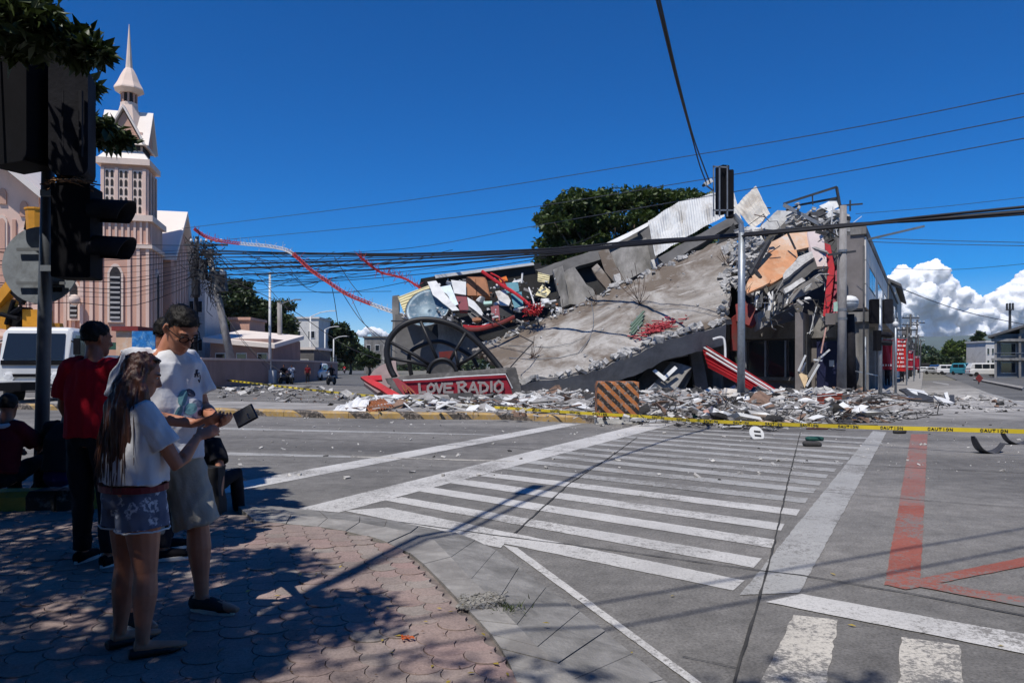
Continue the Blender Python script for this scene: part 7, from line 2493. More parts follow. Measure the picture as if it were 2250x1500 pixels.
def hand(mb, w, d, n_, side, curl, spread=.0, k=1.0):
    """w wrist, d direction of the fingers, n_ direction the palm faces, side +1/-1 puts the thumb"""
    d = V(d).normalized(); n_ = (V(n_) - d * V(n_).dot(d)).normalized()
    s_ = d.cross(n_) * side
    mb.tube([w - d * .02 * k, w + d * .02 * k, w + d * .055 * k, w + d * .09 * k], [.024 * k, .032 * k, .040 * k, .038 * k], 10, ref=s_, r2=[.018 * k, .016 * k, .015 * k, .012 * k])
    lens = (.072, .082, .076, .060)
    for i in range(4):
        off = (.030 - .020 * i)
        p = w + d * (.088 - .004 * abs(i - 1)) * k + s_ * off * k
        dd = (d + s_ * spread * (1.5 - i)).normalized()
        pts = [p - dd * .012 * k]
        rad = [.0095 * k]
        ang = 0
        for q in range(3):
            ang += curl * (.7, 1.0, .8)[q]
            v_ = dd * math.cos(ang) + n_ * math.sin(ang)
            p = p + v_ * lens[i] * k * (.45, .32, .23)[q]
            pts.append(p.copy()); rad.append((.009, .0082, .0070)[q] * k)
        mb.tube(pts, rad, 8)
    p = w + d * .02 * k + s_ * .028 * k
    v1 = (d * .55 + s_ * .75 + n_ * .35).normalized(); v2 = (d * .9 + s_ * .25 + n_ * .45).normalized()
    mb.tube([p, p + v1 * .035 * k, p + v1 * .035 * k + v2 * .032 * k, p + v1 * .035 * k + v2 * .058 * k], [.014 * k, .0115 * k, .010 * k, .008 * k], 8)

def head_shape(mb, c, R, k=1.0, female=False):
    """skull, face, nose, lips, ears around c; R columns = right, forward, up"""
    rings = [(-.118, .052, .020, .018), (-.108, .048, .036, .034), (-.085, .036, .050, .058), (-.05, .016, .061, .078), (-.01, .004, .069, .090), (.03, -.004, .0745, .096), (.065, -.010, .073, .094), (.095, -.014, .060, .078), (.113, -.016, .038, .050), (.121, -.016, .012, .016)]
    vs, fs = [], []
    N_ = 20
    for z, cy, rx, ry in rings:
        for q in range(N_):
            a = 2 * math.pi * q / N_
            x, y = rx * math.cos(a), ry * math.sin(a)
            if y > 0 and -.06 < z < .04:
                y *= .97
            vs.append(c + R @ (V((x, cy + y, z)) * k))
    for i in range(len(rings) - 1):
        for q in range(N_):
            fs.append((i * N_ + q, i * N_ + (q + 1) % N_, (i + 1) * N_ + (q + 1) % N_, (i + 1) * N_ + q))
    fs.append(tuple(range(N_ - 1, -1, -1))); fs.append(tuple((len(rings) - 1) * N_ + q for q in range(N_)))
    mb.add(vs, fs)
    def L(x, y, z):
        return c + R @ (V((x, y, z)) * k)
    mb.tube([L(0, .086, .022), L(0, .098, .000), L(0, .112, -.026), L(0, .096, -.036)], [.008 * k, .010 * k, .0145 * k, .010 * k], 8)
    for sx in (-1, 1):
        mb.ball(L(sx * .011, .098, -.031), .0085 * k, 8, 5)
        mb.tube([L(sx * .012, .088, .030), L(sx * .032, .086, .034), L(sx * .052, .070, .028)], .009 * k, 6)
        mb.ball(L(sx * .036, .066, -.018), (.018 * k, .014 * k, .014 * k), 8, 5)
        mb.tube([L(sx * .070, -.004, .022), L(sx * .082, -.014, .020), L(sx * .083, -.016, -.004), L(sx * .072, -.004, -.030)], [.008 * k, .011 * k, .011 * k, .008 * k], 7)
    mb.tube([L(-.022, .082, -.060), L(0, .092, -.058), L(.022, .082, -.060)], [.005 * k, .0085 * k, .005 * k], 7)
    mb.tube([L(-.018, .080, -.070), L(0, .090, -.071), L(.018, .080, -.070)], [.005 * k, .0085 * k, .005 * k], 7)
    mb.ball(L(0, .074, -.100), (.018 * k, .014 * k, .014 * k), 8, 5)

def person(label, base, heading, H_, J=None, outfit=None, skin=None, hair='short', head=(0, 0, 0), voxel=.0075, name='person', detail=True, curl=.35, hands=None, group=None, width=1.0, face=True, shoe=None, bare=True):
    """standing or sitting figure. Joints in a local frame: x to the person's right, y forward, z up, for 1.72 m; J overrides them"""
    s = H_ / 1.72
    D = dict(pelvis=(0, 0, .93), waist=(0, .0, 1.07), chest=(0, .01, 1.27), neck=(0, -.005, 1.455), head=(0, .03, 1.60),
             shR=(.178, -.01, 1.40), shL=(-.178, -.01, 1.40), elR=(.235, -.03, 1.13), elL=(-.235, -.03, 1.13), wrR=(.24, .06, .90), wrL=(-.24, .06, .90),
             hipR=(.088, 0, .90), hipL=(-.088, 0, .90), knR=(.10, .02, .48), knL=(-.10, .02, .48), anR=(.10, -.02, .085), anL=(-.10, -.02, .085),
             toR=(.13, .17, .03), toL=(-.13, .17, .03))
    if J:
        D.update(J)
    j = {k_: V(v_) * s for k_, v_ in D.items()}
    u = thing(name, label, 'person', (0, 0, 0), group)
    skin = skin or M_skin
    of = dict(shirt=None, legs=None, sleeve=.55, leg_to='ankle')
    if outfit:
        of.update(outfit)
    Rh = Matrix.Rotation(head[2], 3, 'Z') @ Matrix.Rotation(head[0], 3, 'X') @ Matrix.Rotation(head[1], 3, 'Y')
    mb = MB()
    X = V((1, 0, 0))
    w = width
    mb.tube([j['pelvis'] + V((0, 0, -.09)) * s, j['pelvis'], j['waist'], j['chest'], j['neck'] + V((0, 0, -.05)) * s, j['neck']],
            [.13 * s * w, .155 * s * w, .132 * s * w, .158 * s * w, .135 * s * w, .06 * s], 14, ref=X, r2=[.095 * s, .11 * s * w, .098 * s * w, .108 * s, .08 * s, .055 * s])
    hc = j['head']
    mb.tube([j['neck'] + V((0, 0, -.04)) * s, j['neck'].lerp(hc, .45), hc + Rh @ V((0, -.01, -.04)) * s], [.066 * s, .057 * s, .055 * s], 12)
    head_shape(mb, hc, Rh, s * 1.0)
    for S_ in 'RL':
        sg_ = 1 if S_ == 'R' else -1
        a, e, wr = j['sh' + S_], j['el' + S_], j['wr' + S_]
        mb.tube([a + V((-sg_ * .08, 0, .02)) * s, a + V((-sg_ * .02, 0, -.004)) * s, a.lerp(e, .35), e, e.lerp(wr, .3), wr.lerp(e, .25), wr], [.045 * s, .055 * s, .048 * s, .039 * s, .041 * s, .031 * s, .025 * s], 10)
        hd = (hands or {}).get(S_, None)
        if hd:
            hand(mb, wr, hd[0], hd[1], hd[2], hd[3], .02, s)
        else:
            hand(mb, wr, (wr - e).normalized() * .8 + V((0, .15, -.4)), V((-sg_, .2, 0)), -sg_ if False else (1 if S_ == 'R' else -1) * -1, curl, .02, s)
        h, k_, an, to = j['hip' + S_], j['kn' + S_], j['an' + S_], j['to' + S_]
        mb.tube([h + V((0, 0, .06)) * s, h + (k_ - h) * .12, h.lerp(k_, .5), k_, k_.lerp(an, .3), k_.lerp(an, .75), an], [.083 * s * w ** .7, .086 * s * w ** .7, .072 * s * w ** .8, .052 * s * w ** .6, .057 * s * w ** .7, .038 * s * w ** .5, .034 * s * w ** .3], 12)
        f = (to - an); f.z = 0; f.normalize()
        mb.tube([an + V((0, 0, -.02)) * s - f * .045 * s, an + f * .03 * s + V((0, 0, -.03)) * s, to + V((0, 0, .005)) * s, to + f * .05 * s], [.034 * s, .038 * s, .038 * s, .02 * s], 10, ref=f.cross(V((0, 0, 1))), r2=[.036 * s, .036 * s, .022 * s, .014 * s])
    link_mesh('body', solidify_mesh(mb, voxel, 3), skin, u)
    if of['shirt']:
        mb = MB()
        hem = j['pelvis'] + V((0, 0, of.get('hem', .02))) * s
        g_ = of.get('loose', .016) * s
        mb.tube([hem, j['pelvis'].lerp(j['waist'], .6), j['waist'].lerp(j['chest'], .4), j['chest'], j['neck'] + V((0, 0, -.055)) * s, j['neck'] + V((0, -.004, .0)) * s],
                [.158 * s * w + g_, .150 * s * w + g_, .147 * s * w + g_, .163 * s * w + g_ * .7, .150 * s * w + g_ * .5, .074 * s + .008], 18, ref=X, r2=[.112 * s * w + g_, .110 * s * w + g_, .106 * s * w + g_, .114 * s + g_ * .8, .096 * s + g_ * .4, .068 * s + .008])
        for S_ in 'RL':
            sg_ = 1 if S_ == 'R' else -1
            a, e, wr = j['sh' + S_], j['el' + S_], j['wr' + S_]
            L_ = of['sleeve']
            if L_ <= 1:
                end = a.lerp(e, L_); pts = [a + V((-sg_ * .11, 0, .030)) * s, a + V((-sg_ * .03, 0, .006)) * s, a.lerp(e, L_ * .5), end]
                rad = [.048 * s + g_ * .2, .066 * s + g_ * .3, .063 * s + g_ * .6, .060 * s + g_ * .9]
            else:
                end = e.lerp(wr, .92); pts = [a + V((-sg_ * .09, 0, .012)) * s, a, e, end]
                rad = [.062 * s, .064 * s, .050 * s, .038 * s]
            mb.tube(pts, rad, 12)
        link_mesh('shirt', solidify_mesh(mb, voxel, 3, of.get('wrinkle', .010), 7, random.uniform(0, 9), (1.3, 1.3, .6)), of['shirt'], u)
    if of['legs']:
        mb = MB()
        to_ = of['leg_to']
        mb.tube([j['hipR'].lerp(j['hipL'], .5) + V((0, 0, -.05)) * s, j['pelvis'] + V((0, 0, -.03)) * s, j['pelvis'] + V((0, 0, .05)) * s], [.15 * s * w, .168 * s * w, .155 * s * w], 16, ref=X, r2=[.112 * s * w, .122 * s * w, .112 * s * w])
        for S_ in 'RL':
            h, k_, an = j['hip' + S_], j['kn' + S_], j['an' + S_]
            if to_ == 'ankle':
                mb.tube([h + V((0, 0, .05)) * s, h + (k_ - h) * .15, h.lerp(k_, .6), k_, k_.lerp(an, .5), an + V((0, 0, .01)) * s], [.095 * s * w, .10 * s * w, .084 * s * w, .070 * s, .066 * s, .060 * s], 14)
            else:
                f_ = to_
                e = h + (k_ - h) * min(f_, 1.0) if f_ <= 1 else k_.lerp(an, f_ - 1)
                mb.tube([h + V((0, 0, .05)) * s, h + (e - h) * .2, h.lerp(e, .6), e], [.096 * s * w ** .75, .106 * s * w ** .75, .102 * s * w ** .75 + of.get('flare', 0) * .5, .100 * s * w ** .75 + of.get('flare', 0)], 16)
        link_mesh(of.get('legs_name', 'trousers'), solidify_mesh(mb, voxel, 3, of.get('wrinkle', .010) * .8, 8, random.uniform(0, 9), (1.2, 1.2, .7)), of['legs'], u)
    if of.get('belt'):
        mb = MB()
        c_ = j['pelvis'] + V((0, 0, .034)) * s
        mb.tube([c_ + V((0, 0, -.018)) * s, c_ + V((0, 0, .018)) * s], .170 * s * w, 24, ref=X, r2=.130 * s * w); mb.build('belt', of['belt'], u, smooth=False)
    sm = shoe or M_sig
    for S_ in 'RL':
        an, to = j['an' + S_], j['to' + S_]
        f = (to - an); f.z = 0; f.normalize()
        sd = f.cross(V((0, 0, 1)))
        b0 = V((an.x, an.y, an.z - .085 * s))
        mb = MB()
        low = of.get('flats', False)
        hh = .03 if low else .045
        mb.tube([b0 - f * .072 * s + V((0, 0, hh)) * s, b0 - f * .03 * s + V((0, 0, hh * 1.05)) * s, b0 + f * .06 * s + V((0, 0, hh * .95)) * s, b0 + f * .15 * s + V((0, 0, hh * .72)) * s, b0 + f * .205 * s + V((0, 0, hh * .6)) * s],
                [(.040 if low else .030) * s, .044 * s, .045 * s, .049 * s, .026 * s], 12, ref=sd, r2=[hh * .9 * s, hh * s, hh * .95 * s, hh * .72 * s, hh * .5 * s])
        so = link_mesh('shoe', solidify_mesh(mb, max(voxel, .006), 2), sm, u)
        if not low:
            mb = MB()
            out = []
            for q in range(20):
                a = 2 * math.pi * q / 20
                yy = math.cos(a) * .145; xx = math.sin(a) * .047 * (1.05 if yy > 0 else .88)
                out.append(b0 + f * (.068 + yy) * s + sd * xx * s)
            mb.prism(out, (0, 0, .024 * s)); mb.build('sole', of.get('sole', M_cream), so, fix=True)
    if hair == 'short':
        mb = MB()
        prof = [(-.02, -.030, .066, .068), (.02, -.020, .0785, .088), (.05, -.016, .082, .098), (.085, -.014, .074, .096), (.112, -.014, .054, .074), (.130, -.014, .022, .03)]
        vs, fs = [], []
        for z, cy, rx, ry in prof:
            for q in range(20):
                a = 2 * math.pi * q / 20
                x, y = rx * math.cos(a), ry * math.sin(a)
                if y > 0 and z < .06:
                    y = min(y, .045 if z < .03 else .075)
                vs.append(hc + Rh @ (V((x, cy + y, z)) * s))
        for i in range(len(prof) - 1):
            for q in range(20):
                fs.append((i * 20 + q, i * 20 + (q + 1) % 20, (i + 1) * 20 + (q + 1) % 20, (i + 1) * 20 + q))
        fs.append(tuple(range(19, -1, -1))); fs.append(tuple(100 + q for q in range(20)))
        mb.add(vs, fs)
        hme = solidify_mesh(mb, max(voxel, .007), 2, .006, 30, 2)
        link_mesh('hair', hme, M_hairb, u)
        if voxel < .0095:
            rh = random.Random(5); fz = MB()
            vv = list(hme.vertices)
            for q in range(700):
                v_ = rh.choice(vv); n_ = v_.normal
                d_ = (n_ * .55 + Rh @ V((rh.gauss(0, .4), rh.gauss(.15, .4), rh.gauss(-.25, .4)))).normalized() * rh.uniform(.008, .02)
                w_ = n_.cross(d_).normalized() * .0016
                fz.add([v_.co - w_, v_.co + w_, v_.co + d_], [(0, 1, 2)])
            o_ = fz.build('hair_strand', M_hairb, None, kind='stuff'); o_.parent = u
    elif hair == 'cap':
        mb = MB()
        mb.lathe([(.082, .03), (.085, .05), (.078, .09), (.05, .125), (.01, .135)], (0, 0, 0), 18, None, .95, 1.15)
        mb.box((0, .12, .04), (.13, .10, .012))
        mb.v = [tuple(hc + Rh @ (V(p) * s)) for p in mb.v]
        mb.build('cap', mat('grey_cap', (.06, .06, .065), .8, 0, var=.2), u, smooth=True)
        mb = MB(); mb.ball(hc + Rh @ V((0, -.03, .0)) * s, (.08 * s, .085 * s, .07 * s), 12, 8); mb.build('hair', M_hairb, u, smooth=True)
    if face:
        for sx in (-1, 1):
            mb = MB(); mb.ball(hc + Rh @ V((sx * .031, .0785, .012)) * s, (.012 * s, .009 * s, .007 * s), 8, 6, Rh); e = mb.build('eye', mat('eye_white', (.5, .47, .43), .3, 0, var=.03, bump=0), u, smooth=True)
            mb = MB(); mb.ball(hc + Rh @ V((sx * .031, .0855, .011)) * s, (.0055 * s, .004 * s, .0055 * s), 8, 6, Rh); mb.build('iris', M_hairb, e, smooth=True)
            mb = MB(); mb.tube([hc + Rh @ V((sx * .016, .094, .030)) * s, hc + Rh @ V((sx * .034, .092, .036)) * s, hc + Rh @ V((sx * .052, .078, .030)) * s], .0038 * s, 6); mb.build('eyebrow', M_hairb, u)
    u.location = base
    u.rotation_euler = (0, 0, heading - math.pi / 2)
    u['jhead'] = tuple(hc); 
    return u, j, Rh, s

# fabrics -------------------------------------------------------------------
M_tee = mat('white_cotton', (.62, .63, .66), .9, 0, var=.05, vs=3, bump=.15, bs=60, spec=.2)
M_khaki = mat('khaki_cotton', (.36, .335, .285), .9, 0, var=.1, vs=4, bump=.2, bs=60, dirt=(.28, .26, .22), da=.3, spec=.2)
M_redt = mat('red_cotton', (.42, .008, .02), .9, 0, var=.12, vs=4, bump=.15, bs=60, spec=.2)
M_darkc = mat('black_cotton', (.014, .014, .018), .9, 0, var=.2, vs=4, bump=.15, bs=60, spec=.2)
M_navyc = mat('navy_cotton', (.012, .012, .07), .9, 0, var=.2, vs=4, bump=.15, bs=60, spec=.2)
M_marc = mat('maroon_cotton', (.13, .010, .016), .9, 0, var=.2, vs=4, bump=.15, bs=60, spec=.2)
M_canvas = mat('black_canvas', (.02, .02, .022), .9, 0, var=.2, vs=10, bump=.2, bs=80)

def floral_mat(name):
    m, t, b = nodes_of(name)
    co = _coord(t)
    v = t.nodes.new('ShaderNodeTexVoronoi'); v.feature = 'F1'; v.inputs['Scale'].default_value = 14
    v.inputs['Randomness'].default_value = .9
    n0 = _noise(t, co, 30, 3)
    mixv = t.nodes.new('ShaderNodeMix'); mixv.data_type = 'RGBA'; mixv.inputs[0].default_value = .06
    t.links.new(co, mixv.inputs[6]); t.links.new(n0.outputs['Color'], mixv.inputs[7])
    t.links.new(mixv.outputs[2], v.inputs['Vector'])
    ring = _ramp(t, v.outputs['Distance'], [(.14, (0, 0, 0)), (.22, (1, 1, 1)), (.34, (1, 1, 1)), (.42, (0, 0, 0))])
    big = _noise(t, co, 9, 2)
    gate = _ramp(t, big.outputs['Fac'], [(.36, (0, 0, 0)), (.44, (1, 1, 1))])
    fine = _noise(t, co, 70, 2)
    brk = _ramp(t, fine.outputs['Fac'], [(.38, (0, 0, 0)), (.46, (1, 1, 1))])
    f = _mix(t, 1.0, ring.outputs[0], gate.outputs[0], 'MULTIPLY')
    f = _mix(t, 1.0, f, brk.outputs[0], 'MULTIPLY')
    base = _ramp(t, big.outputs['Fac'], [(.3, (.075, .092, .15)), (.7, (.145, .17, .24))])
    out = _mix(t, f, base.outputs[0], (.55, .57, .62))
    t.links.new(out, b.inputs['Base Color']); b.inputs['Roughness'].default_value = .9
    MATS[name] = m
    return m
M_floral = floral_mat('floral_denim')

# man with white shirt -------------------------------------------------------
man, j, Rh, s = person('man in white printed T-shirt and khaki shorts looking at a phone', V((-1.95, 4.06, ZP)), math.radians(-24), 1.76,
    dict(head=(0, .135, 1.565), neck=(0, .035, 1.455), chest=(0, .0, 1.27), elR=(.255, .02, 1.13), wrR=(.085, .33, 1.075), elL=(-.25, .03, 1.14), wrL=(-.06, .355, 1.065),
         hipR=(.105, 0, .90), hipL=(-.105, 0, .90), knR=(.14, -.02, .48), knL=(-.15, .10, .48), anR=(.155, -.07, .085), anL=(-.17, .11, .085), toR=(.18, .12, .03), toL=(-.19, .30, .03)),
    dict(shirt=M_tee, legs=M_khaki, legs_name='shorts', leg_to=.98, flare=.004, hem=-.06, loose=.042, wrinkle=.021, sleeve=.72, sole=mat('rubber_sole', (.62, .62, .56), .7, 0, var=.08)),
    head=(math.radians(-38), 0, math.radians(-8)), voxel=.0065, width=1.24, shoe=M_canvas,
    hands=dict(R=((-.30, .55, .10), (-.55, -.1, .9), -1, .5), L=((.25, .62, .10), (.5, -.2, .9), 1, .5)))
mb = MB()
for sx in (-1, 1):
    c_ = j['head'] + Rh @ V((sx * .034, .102, .008)) * s
    mb.tube([c_ + Rh @ V((.026 * math.cos(a), 0, .018 * math.sin(a))) * s for a in [2 * math.pi * k / 14 for k in range(15)]], .0028, 5)
    mb.tube([j['head'] + Rh @ V((sx * .060, .098, .014)) * s, j['head'] + Rh @ V((sx * .084, .04, .016)) * s, j['head'] + Rh @ V((sx * .086, -.02, .012)) * s], .0026, 5)
mb.tube([j['head'] + Rh @ V((-.01, .106, .01)) * s, j['head'] + Rh @ V((.01, .106, .01)) * s], .0028, 5)
o = mb.build('spectacles', M_sig); o.parent = man
# shirt print, laid on the cloth as thin raised ink
def on_shirt(o_shirt, local_pts):
    """project points of the chest plane (x, z) onto the shirt front"""
    from mathutils.bvhtree import BVHTree
    bv = BVHTree.FromPolygons([v.co for v in o_shirt.data.vertices], [tuple(p.vertices) for p in o_shirt.data.polygons])
    out = []
    for x, z in local_pts:
        hit = bv.ray_cast(V((x, .9, z)), V((0, -1, 0)))
        out.append(hit[0] + V((0, .003, 0)) if hit[0] is not None else None)
    return out
shirt = [c for c in man.children if c.name.startswith('shirt')][0]
M_inkd = mat('print_dark', (.035, .04, .07), .8, 0, var=.2, bump=0)
M_inkt = mat('print_teal', (.12, .27, .30), .8, 0, var=.3, bump=0)
M_inkg = mat('print_grey', (.22, .26, .32), .8, 0, var=.3, bump=0)
def blot(cx, cz, rx, rz, m, rot=0, name='print'):
    n_ = 18
    ring = [(cx + rx * math.cos(a) * math.cos(rot) - rz * math.sin(a) * math.sin(rot), cz + rx * math.cos(a) * math.sin(rot) + rz * math.sin(a) * math.cos(rot)) for a in [2 * math.pi * q / n_ for q in range(n_)]]
    mid = [((a + cx) / 2, (b_ + cz) / 2) for a, b_ in ring]
    P3 = on_shirt(shirt, ring + mid + [(cx, cz)])
    if any(p is None for p in P3):
        return
    mb = MB()
    fs = []
    for q in range(n_):
        q2 = (q + 1) % n_
        fs.append((q, q2, n_ + q2, n_ + q)); fs.append((n_ + q, n_ + q2, 2 * n_))
    mb.add(P3, fs); o = mb.build(name, m); o.parent = shirt
def scrawl(pts, w, m):
    P3 = on_shirt(shirt, pts)
    if any(p is None for p in P3):
        return
    mb = MB(); mb.tube(P3, w, 5); o = mb.build('print', m); o.parent = shirt
sc_ = s
for a in (((-.10, 1.37), (-.13, 1.33)), ((-.09, 1.345), (-.14, 1.35)), ((-.10, 1.33), (-.125, 1.37)), ((-.145, 1.34), (-.17, 1.32)), ((-.17, 1.32), (-.15, 1.30)), ((-.15, 1.30), (-.135, 1.315))):
    scrawl([(x * sc_, z * sc_ - .02) for x, z in a], .0035, M_inkd)
blot(-.06, 1.225 * sc_, .042, .022, M_inkd, .2)
blot(-.06, 1.227 * sc_, .020, .010, M_inkg, .2)
blot(.0, 1.20 * sc_, .03, .05, M_inkt, .6)
blot(-.11, 1.165 * sc_, .055, .020, M_inkg, .1)
blot(-.04, 1.14 * sc_, .045, .03, M_inkt, -.3)
blot(-.12, 1.115 * sc_, .03, .018, M_inkd, 0)
blot(-.03, 1.09 * sc_, .05, .016, M_inkg, .3)
blot(-.10, 1.07 * sc_, .035, .015, M_inkd, .2)
blot(.04, 1.12 * sc_, .02, .045, M_inkt, .5)
kp = MB()
pk = j['pelvis'] + V((.19, .07, -.06)) * s
for k in range(5):
    kp.box(pk + V((random.uniform(-.015, .015), random.uniform(-.015, .015), -.02 - .03 * k)), (.035, .03, .04))
o = kp.build('pouch', M_sig); o.parent = man
# phone
ph = thing('phone', 'dark tablet phone held up in the hands of the man', 'phone', P(540, 912, 3.78))
pa, pb_, pc, pd = P(511, 909, 3.86), P(553, 886, 3.80), P(568, 917, 3.70), P(524, 941, 3.76)
nz = (pb_ - pa).cross(pd - pa).normalized()
def inset(k, off):
    c_ = (pa + pb_ + pc + pd) / 4
    return [c_ + (p - c_) * k + nz * off for p in (pa, pb_, pc, pd)]
mb = MB(); mb.prism(inset(1, -.005), nz * .010); o = mb.build('case', mat('purple_black', (.014, .012, .026), .4, 0, var=.1, bump=0), ph, fix=True); o.modifiers.new('b', 'BEVEL').width = .004
for nm, off in (('screen', .0055), ('back_plate', -.0065)):
    mb = MB(); mb.prism(inset(.9, off), nz * .001); mb.build(nm, glass_mat('phone_glass', (.012, .012, .02), .12), ph, fix=True)
c_ = (pa + pb_ + pc + pd) / 4
for off in (.0075, -.0085):
    mb = MB(); q_ = c_ + (pc - pa) * .16 + nz * off; d_ = (pc - pb_) * .16; w_ = (pb_ - pa) * .035
    mb.prism([q_ - d_ - w_, q_ + d_ - w_, q_ + d_ + w_, q_ - d_ + w_], nz * .0008); mb.build('mark', M_steel, ph, fix=True)

# woman ----------------------------------------------------------------------
M_flat = mat('black_flats', (.015, .014, .014), .6, 0, var=.2)
wom, j, Rh, s = person('woman with long reddish hair, white blouse and floral denim shorts', V((-1.86, 3.58, ZP)), math.radians(48), 1.455,
    dict(head=(0, .045, 1.60), elR=(.245, .15, 1.08), wrR=(.165, .30, 1.235), elL=(-.24, .02, 1.12), wrL=(-.14, .24, 1.06), hipR=(.10, 0, .90), hipL=(-.10, 0, .90), knR=(.12, .02, .48), knL=(-.115, .0, .48), anR=(.125, .0, .085), anL=(-.13, -.03, .085), toR=(.17, .18, .03), toL=(-.14, .16, .03)),
    dict(shirt=M_tee, legs=M_floral, legs_name='shorts', leg_to=.40, flare=.014, hem=.062, loose=.024, wrinkle=.015, sleeve=.62, belt=mat('red_belt', (.14, .012, .02), .6, 0, var=.15), flats=True),
    head=(math.radians(-18), 0, math.radians(-22)), voxel=.006, width=1.36, hair='none', shoe=M_flat,
    hands=dict(R=((.05, .8, .30), (-.75, .1, -.5), 1, .45), L=((.3, .8, .1), (.6, -.2, .6), 1, .4)))
# frayed pale hem of the shorts
for S_ in 'RL':
    h, k_ = j['hip' + S_], j['kn' + S_]
    e = h + (k_ - h) * .405
    mb = MB(); fr = MB().frames([h, e])
    r_ = .100 * s * 1.36 ** .75 + .015
    mb.tube([e + V((math.cos(a) * r_, math.sin(a) * r_, random.uniform(-.004, .004))) for a in [2 * math.pi * q / 30 for q in range(31)]], .0045, 5)
    o = mb.build('frayed_hem', M_cream); o.parent = wom
# long hair: cap on the skull and locks falling down the back
hc = j['head']
mb = MB()
prof = [(-.06, -.045, .074, .062), (-.02, -.035, .082, .078), (.03, -.020, .087, .098), (.07, -.016, .084, .102), (.10, -.014, .068, .084), (.124, -.014, .042, .054), (.136, -.014, .014, .018)]
vs, fs = [], []
for z, cy, rx, ry in prof:
    for q in range(20):
        a = 2 * math.pi * q / 20
        x, y = rx * math.cos(a), ry * math.sin(a)
        if y > 0 and z < .08:
            y = min(y, .03 if z < .03 else .068)
        vs.append(hc + Rh @ (V((x, cy + y, z)) * s))
for i in range(len(prof) - 1):
    for q in range(20):
        fs.append((i * 20 + q, i * 20 + (q + 1) % 20, (i + 1) * 20 + (q + 1) % 20, (i + 1) * 20 + q))
fs.append(tuple(range(19, -1, -1))); fs.append(tuple((len(prof) - 1) * 20 + q for q in range(20)))
mb.add(vs, fs)
rr = random.Random(31)
def lock(x0, y0, z0, x1, y1, z1, r_):
    a = hc + Rh @ (V((x0, y0, z0)) * s); b_ = V((x1, y1, z1)) * s
    m_ = a.lerp(b_, .5) + V((x0 * .25, -.035 if y0 < .02 else .0, .03)) * s
    mb.tube([a, a.lerp(m_, .5) + V((0, -.01, .01)), m_, m_.lerp(b_, .55), b_], [r_ * .8, r_ * 1.1, r_ * 1.2, r_, r_ * .35], 7)
for k in range(46):
    t_ = rr.uniform(-1, 1)
    lock(t_ * .075, -.075 + .055 * abs(t_) ** 2 + rr.uniform(-.01, .01), rr.uniform(-.03, .06), t_ * .185 + rr.uniform(-.02, .02), -.15 + .06 * abs(t_) + rr.uniform(-.015, .015), rr.uniform(1.0, 1.2), rr.uniform(.020, .030))
for k in range(14):
    lock(.082, -.02 + rr.uniform(-.03, .03), rr.uniform(-.02, .04), .135 + rr.uniform(-.02, .02), .02 + rr.uniform(-.06, .05), rr.uniform(1.20, 1.36), .018)
    lock(-.082, -.02 + rr.uniform(-.03, .03), rr.uniform(-.02, .04), -.14 + rr.uniform(-.02, .02), .02 + rr.uniform(-.06, .05), rr.uniform(1.18, 1.34), .018)
link_mesh('hair', solidify_mesh(mb, .0065, 2, .012, 22, 3, (2.2, 2.2, .25)), M_hairr, wom)
mb = MB()
for k in range(120):
    t_ = rr.uniform(-1, 1)
    a = hc + Rh @ (V((t_ * .088, -.105 + .09 * t_ * t_, rr.uniform(-.02, .07))) * s)
    b_ = V((t_ * .20 + rr.uniform(-.03, .03), -.185 + .11 * t_ * t_ + rr.uniform(-.02, .02), rr.uniform(.94, 1.18))) * s
    m_ = a.lerp(b_, .5) + V((t_ * .02, -.03, .02)) * s
    mb.tube([a, m_, m_.lerp(b_, .6) + V((rr.uniform(-.01, .01), rr.uniform(-.01, .01), 0)), b_], [.003, .0032, .0028, .001], 4)
o = mb.build('hair_strand', M_hairr, None, kind='stuff'); o.parent = wom
mb = MB()
for sx in (-1, 1):
    c_ = hc + Rh @ V((sx * .036, .05, .112)) * s
    mb.ball(c_, (.03 * s, .024 * s, .012 * s), 10, 6, Rh)
mb.tube([hc + Rh @ V((x, .055, .118)) * s for x in (-.07, 0, .07)], .003, 5)
o = mb.build('sunglasses', glass_mat('dark_glass'), None, smooth=True); o.parent = wom

# man in red -------------------------------------------------------------------
person('man in a red T-shirt and dark trousers with his back to us', V((-2.96, 5.15, ZP)), math.radians(82), 1.71,
    dict(elR=(.25, .03, 1.13), wrR=(.16, .24, 1.02), elL=(-.255, .02, 1.12), wrL=(-.22, .14, .92), anR=(.14, -.02, .085), anL=(-.13, .05, .085), toR=(.17, .17, .03), toL=(-.15, .23, .03)),
    dict(shirt=M_redt, legs=M_darkc, hem=-.02, loose=.03, wrinkle=.018, sleeve=.75), skin=M_skind, head=(math.radians(-6), 0, math.radians(-25)), voxel=.008, width=1.08)
# dark haired man behind
person('dark haired man in black standing behind the man in white', V((-2.60, 5.42, ZP)), math.radians(40), 1.75,
    dict(anR=(.16, -.05, .085), anL=(-.13, .05, .085), toR=(.2, .13, .03)), dict(shirt=M_darkc, legs=M_darkc, loose=.03, sleeve=.7), skin=M_skind, head=(math.radians(-25), 0, 0), voxel=.009)
# capped man further back
person('man in a grey cap looking down beyond the man in red', V((-3.24, 6.1, ZP)), math.radians(60), 1.53,
    None, dict(shirt=mat('grey_cotton', (.16, .15, .15), .9, 0, var=.15), legs=M_darkc, loose=.03, sleeve=.7), hair='cap', skin=M_skind, head=(math.radians(-25), 0, -.3), voxel=.010)
